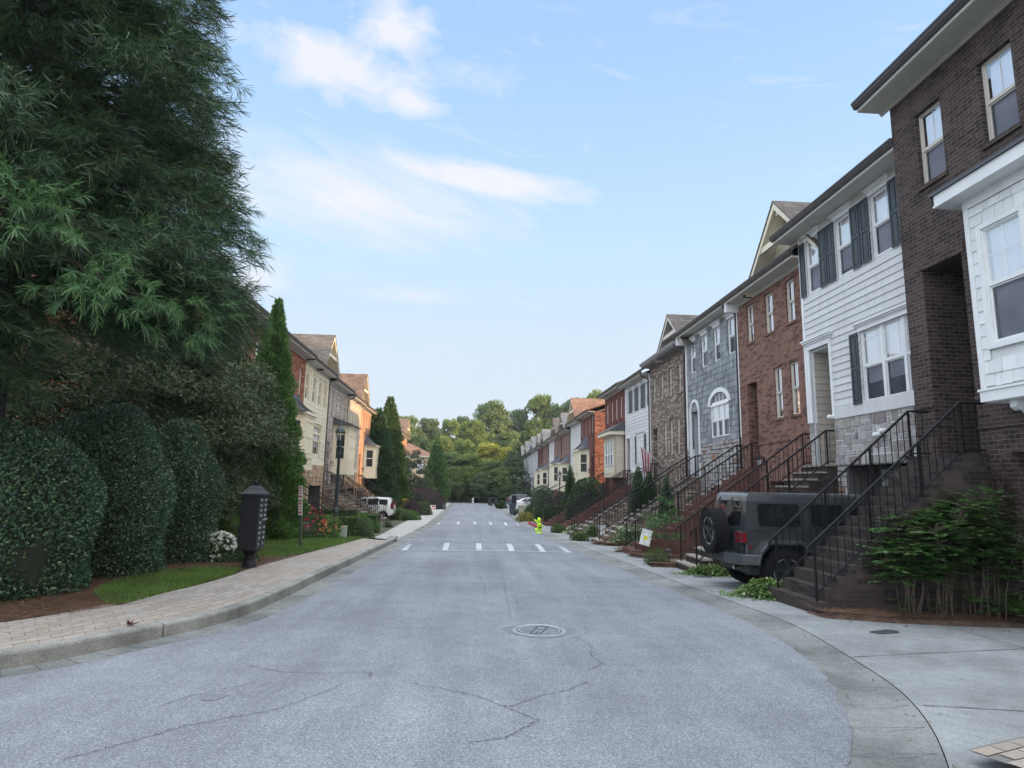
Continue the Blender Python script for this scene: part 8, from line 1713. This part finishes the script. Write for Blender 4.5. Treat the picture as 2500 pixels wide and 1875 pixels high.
groundvine('variegated hosta clump with long leaves by the stone stairs of the grey shingled house', (6.4, 24.8), (1.1, .5), 1000, .75, HOSTA, .16, .08)
groundvine('leafy green plants beside the pale flower pot', (5.9, 30.5), (.6, .45), 800, .55, BOX, .12, .06)
bush('grass_clump', 'small wispy green clump beside the path light', 'plant', (5.1, 17.15, -.40), (.27, .27, .24), 2, 600, .16, .012, MIDG, None, .05, 5)
bush('small_shrub', 'small rounded olive shrub at the kerb, nearest of two', 'bush', (4.75, 27.3, -.72), (.33, .33, .38), 2, 900, .09, .035, MIDG, 'small kerb shrubs on the right', .06, 4)
bush('small_shrub', 'small rounded olive shrub at the kerb behind the neon figure', 'bush', (4.75, 33.9, -.88), (.36, .36, .46), 2, 900, .10, .035, BOX, 'small kerb shrubs on the right', .06, 4)
bush('grass_clump', 'yellow green grass clump at the kerb before the plain sign post', 'plant', (4.35, 49.0, -1.12), (.62, .5, .55), 2, 1100, .30, .025, leafmat('straw_green_blade', [(0, (0.12, 0.13, 0.03)), (1, (0.30, 0.27, 0.09))], .6, .3, 1.0))
for k, (x, y, s, lb) in enumerate(((5.2, 20.2, .35, 'thin leafy sapling between the red brick stairs and the stone stairs'), (6.6, 17.0, .3, 'loose reddish green shrub beyond the stone stairs railing'))):
    clump_tree('garden_shrub', lb, (x+.6, y-1.6 if k == 0 else y, -.5), 1.9, .65, 14, 1500, .08, .03, [NAND, MIDG][k], trunk=.02, hfrac=.25, cat='bush', seed=20+k)
bush('laurel_bush', 'large dark laurel against the stairs of the maroon end house', 'bush', (7.2, 39.0, -1.0), (1.3, .5, 3.0), 2.6, 5000, .14, .06, BOXD, None, .08, 2)
boxhedge('boxwood_hedge', 'clipped dark hedge with a light top behind the railings near the orange red house', (5.3, 45.6), (8.2, 45.2), 1.1, 1.35, -1.15, 6000, .08, .045, BOXD)
for (x, y, r, h, lb) in ((6.3, 55.6, 1.25, 2.7, 'large dark clipped ball shrub before the white sided house with a tan gable'), (5.4, 51.0, .7, .95, 'low dark shrub right of the plain sign post'), (5.6, 56.5, .9, .9, 'low dark shrub beside the tan utility box'), (5.1, 53.8, .7, .6, 'low spreading shrub at the far right kerb'), (3.7, 75.0, .6, .9, 'dark low shrub at the kerb beyond the white sedan'), (7.0, 84.0, .8, 2.2, 'dark round shrub before the pale grey row house'), (5.2, 62.8, .9, .45, 'flat green ground shrub beside the blue grey bin')):
    bush('round_shrub', lb, 'bush', (x, y, -1.18), (r, r, h), 2.4, 3200, .12, .06, BOXD, 'dark shrubs on the far right', .07, 2.5)
# --- woodland at the end of the street
GT = 'trees at the end of the street'
PXM = 1510.0
def wx(px, Y): return (px-1150.)/PXM*Y
protos = {}
def far_tree(label, px, top, wpx, Y, kind):
    x = wx(px, Y); b = zter(x, Y); h = 1.64+(1181+.02*(px-1150)-top)/PXM*Y-b; R = wpx*Y/PXM/2
    key = (kind, int(NR.randint(0, 2)))
    if key not in protos:
        protos[key] = clump_tree('broadleaf_tree', label, (x, Y, b), 14.0, 5.0, 95, 21000, .40, .28, DEC[kind], GT, trunk=.26, hfrac=.08, seed=30+kind*2+key[1], limbs=10, blobr=(.22, .38)); t = protos[key]
    else: t = copy_tree(protos[key])
    t.location = (x, Y, b); t.scale = (R/5.0, R/5.0, h/14.0); t.rotation_euler = (0, 0, float(NR.uniform(0, 6.28))); t['label'] = label
    return t
SPEC = [(840, 1060, 150, 120, 1, 'green tree top seen above the left roofs'), (925, 1025, 120, 122, 1, 'rounded green tree right behind the brown gable on the left'), (985, 1018, 130, 128, 1, 'second tall green tree from the left in the far woodland'), (1045, 1022, 95, 132, 0, 'darker green tree standing between two lighter crowns left of the road end'), (1095, 1026, 80, 134, 2, 'light green tree top left of the dark evergreen at the skyline'),
        (1128, 1016, 62, 136, 0, 'dark evergreen crown at the skyline left of the tall central tree'), (1195, 980, 130, 138, 1, 'tall central green tree, highest above the road end'), (1262, 1001, 80, 142, 0, 'dark round evergreen right of the tall central tree'), (1315, 963, 110, 140, 2, 'tall light green tree above the far white houses'), (1365, 985, 95, 142, 1, 'green tree above the grey gables on the right'), (1405, 972, 90, 140, 0, 'dark green tree above the brown roof on the right'), (1450, 950, 100, 136, 2, 'bright green tree above the orange red house'), (1500, 948, 90, 136, 0, 'dark tree mostly behind the maroon house roof'),
        (1150, 1026, 100, 116, 2, 'sunlit light green tree in the middle of the woodland'), (1075, 1068, 90, 112, 2, 'pale green drooping tree left of the woodland centre'), (1010, 1060, 110, 114, 0, 'dark green tree over the yellow house roof'), (1240, 1055, 100, 118, 1, 'olive green tree behind the yellow crown'), (1290, 1075, 60, 116, 2, 'yellowish green tree beside the far white houses'),
        (1188, 1082, 92, 106, 3, 'yellow green crown catching the sun near the road end'), (1235, 1090, 62, 107, 3, 'second yellow crown right of the first near the road end'), (1130, 1075, 80, 106, 2, 'light green tree just left of the yellow crown'), (1090, 1105, 110, 103, 1, 'mid green tree behind the broad conifer cone'), (1145, 1108, 96, 100, 2, 'dark leafy tree at the very end of the road'), (1200, 1122, 84, 99, 1, 'low dark tree at the end of the road, right of centre'), (1250, 1100, 62, 104, 0, 'dark tree beside the last white house'), (1105, 1140, 56, 97, 1, 'low dark tree left of the road end'), (1060, 1120, 60, 101, 1, 'dark bushy tree behind the wooden fence'), (1170, 1155, 50, 96.5, 0, 'lowest dark shrubby tree at the road end'), (1228, 1150, 50, 97, 1, 'low dark shrubby tree before the last white house')]
for s in SPEC: far_tree(s[5], *s[:5])
# understory that closes the view under the crowns
lf = LF(); n = 16000; X_ = NR.uniform(-34, 16, n); Y_ = NR.uniform(97.5, 150, n); Y_ = np.where(NR.rand(n) < .5, NR.uniform(97.5, 103, n), Y_); Z_ = np.array([zter(x, y) for x, y in zip(X_, Y_)])+np.abs(NR.normal(0, 1.5, n)); P = np.stack([X_, Y_, Z_], 1); lf.add(*leaf_arrays(P, unit(NR.normal(0, 1, P.shape)), unit(NR.normal(0, 1, P.shape)+np.array([0, -.8, .5])), .55, .4)); tag(lf.build('understory', DEC[0], None), 'dark tangled understory beneath the trees at the end of the street', 'undergrowth', kind='stuff')

# scattered leaf litter along the gutters, drives and beds
def litter():
    C = []; n = 0
    for _ in range(420):
        k = NR.rand()
        if k < .45: y = NR.uniform(4.5, 22); i = np.argmin(abs(GR[:M_*9, 1]-y)); x = GR[i, 0]+NR.normal(-.05, .16); z = max(zd(x, y), zr(y)-.01)+.012 if x > GR[i, 0] else zr(y)+.004
        elif k < .75: x = NR.uniform(5.3, 8.6); y = NR.uniform(8.6, 9.9); z = zd(x, y)+.11 if y > 9.15 else zd(x, y)+.012
        else: y = NR.uniform(7.2, 22); i = np.argmin(abs(GL[:M_*9, 1]-y)); x = GL[i, 0]+abs(NR.normal(.03, .12)); z = zr(y)+.008
        C.append((x, y, z))
    C = np.array(C); A = unit(np.concatenate([NR.normal(0, 1, (len(C), 2)), NR.normal(.08, .12, (len(C), 1))], 1)); lf = LF(); lf.add(*leaf_arrays(C, A, unit(np.array([0, 0, 1.0])+NR.normal(0, .35, C.shape)), NR.uniform(.02, .05, len(C)), NR.uniform(.012, .026, len(C))))
    tag(lf.build('leaf_litter', island('dry_litter', [(0, (0.10, 0.06, 0.035)), (.6, (0.19, 0.13, 0.07)), (.85, (0.30, 0.24, 0.15)), (1, (0.12, 0.14, 0.05))], .8, 0, 5, 0), None), 'scattered dry leaf bits in the gutters and on the pine straw edges', 'leaf litter', kind='stuff')
litter()
# ------------------------------------------------------------------ evening air between the viewer and the woodland
hz = MB(); hz.box(-230, -60, -6.0, 230, 330, 32.0); HZ = hz.build('haze', bpy.data.materials.new('evening_haze')); tag(HZ, 'thin pale evening haze filling the street air', 'haze', kind='stuff')
hm = HZ.data.materials[0]; hm.use_nodes = True; ht_ = NT(hm.node_tree); ht_.n.clear(); ho = ht_.n.new('ShaderNodeOutputMaterial'); hv = ht_.n.new('ShaderNodeVolumePrincipled'); hv.inputs['Color'].default_value = (0.86, 0.92, 1.0, 1); hv.inputs['Density'].default_value = 0.00035; hv.inputs['Anisotropy'].default_value = 0.3; ht_.l.new(hv.outputs[0], ho.inputs['Volume'])
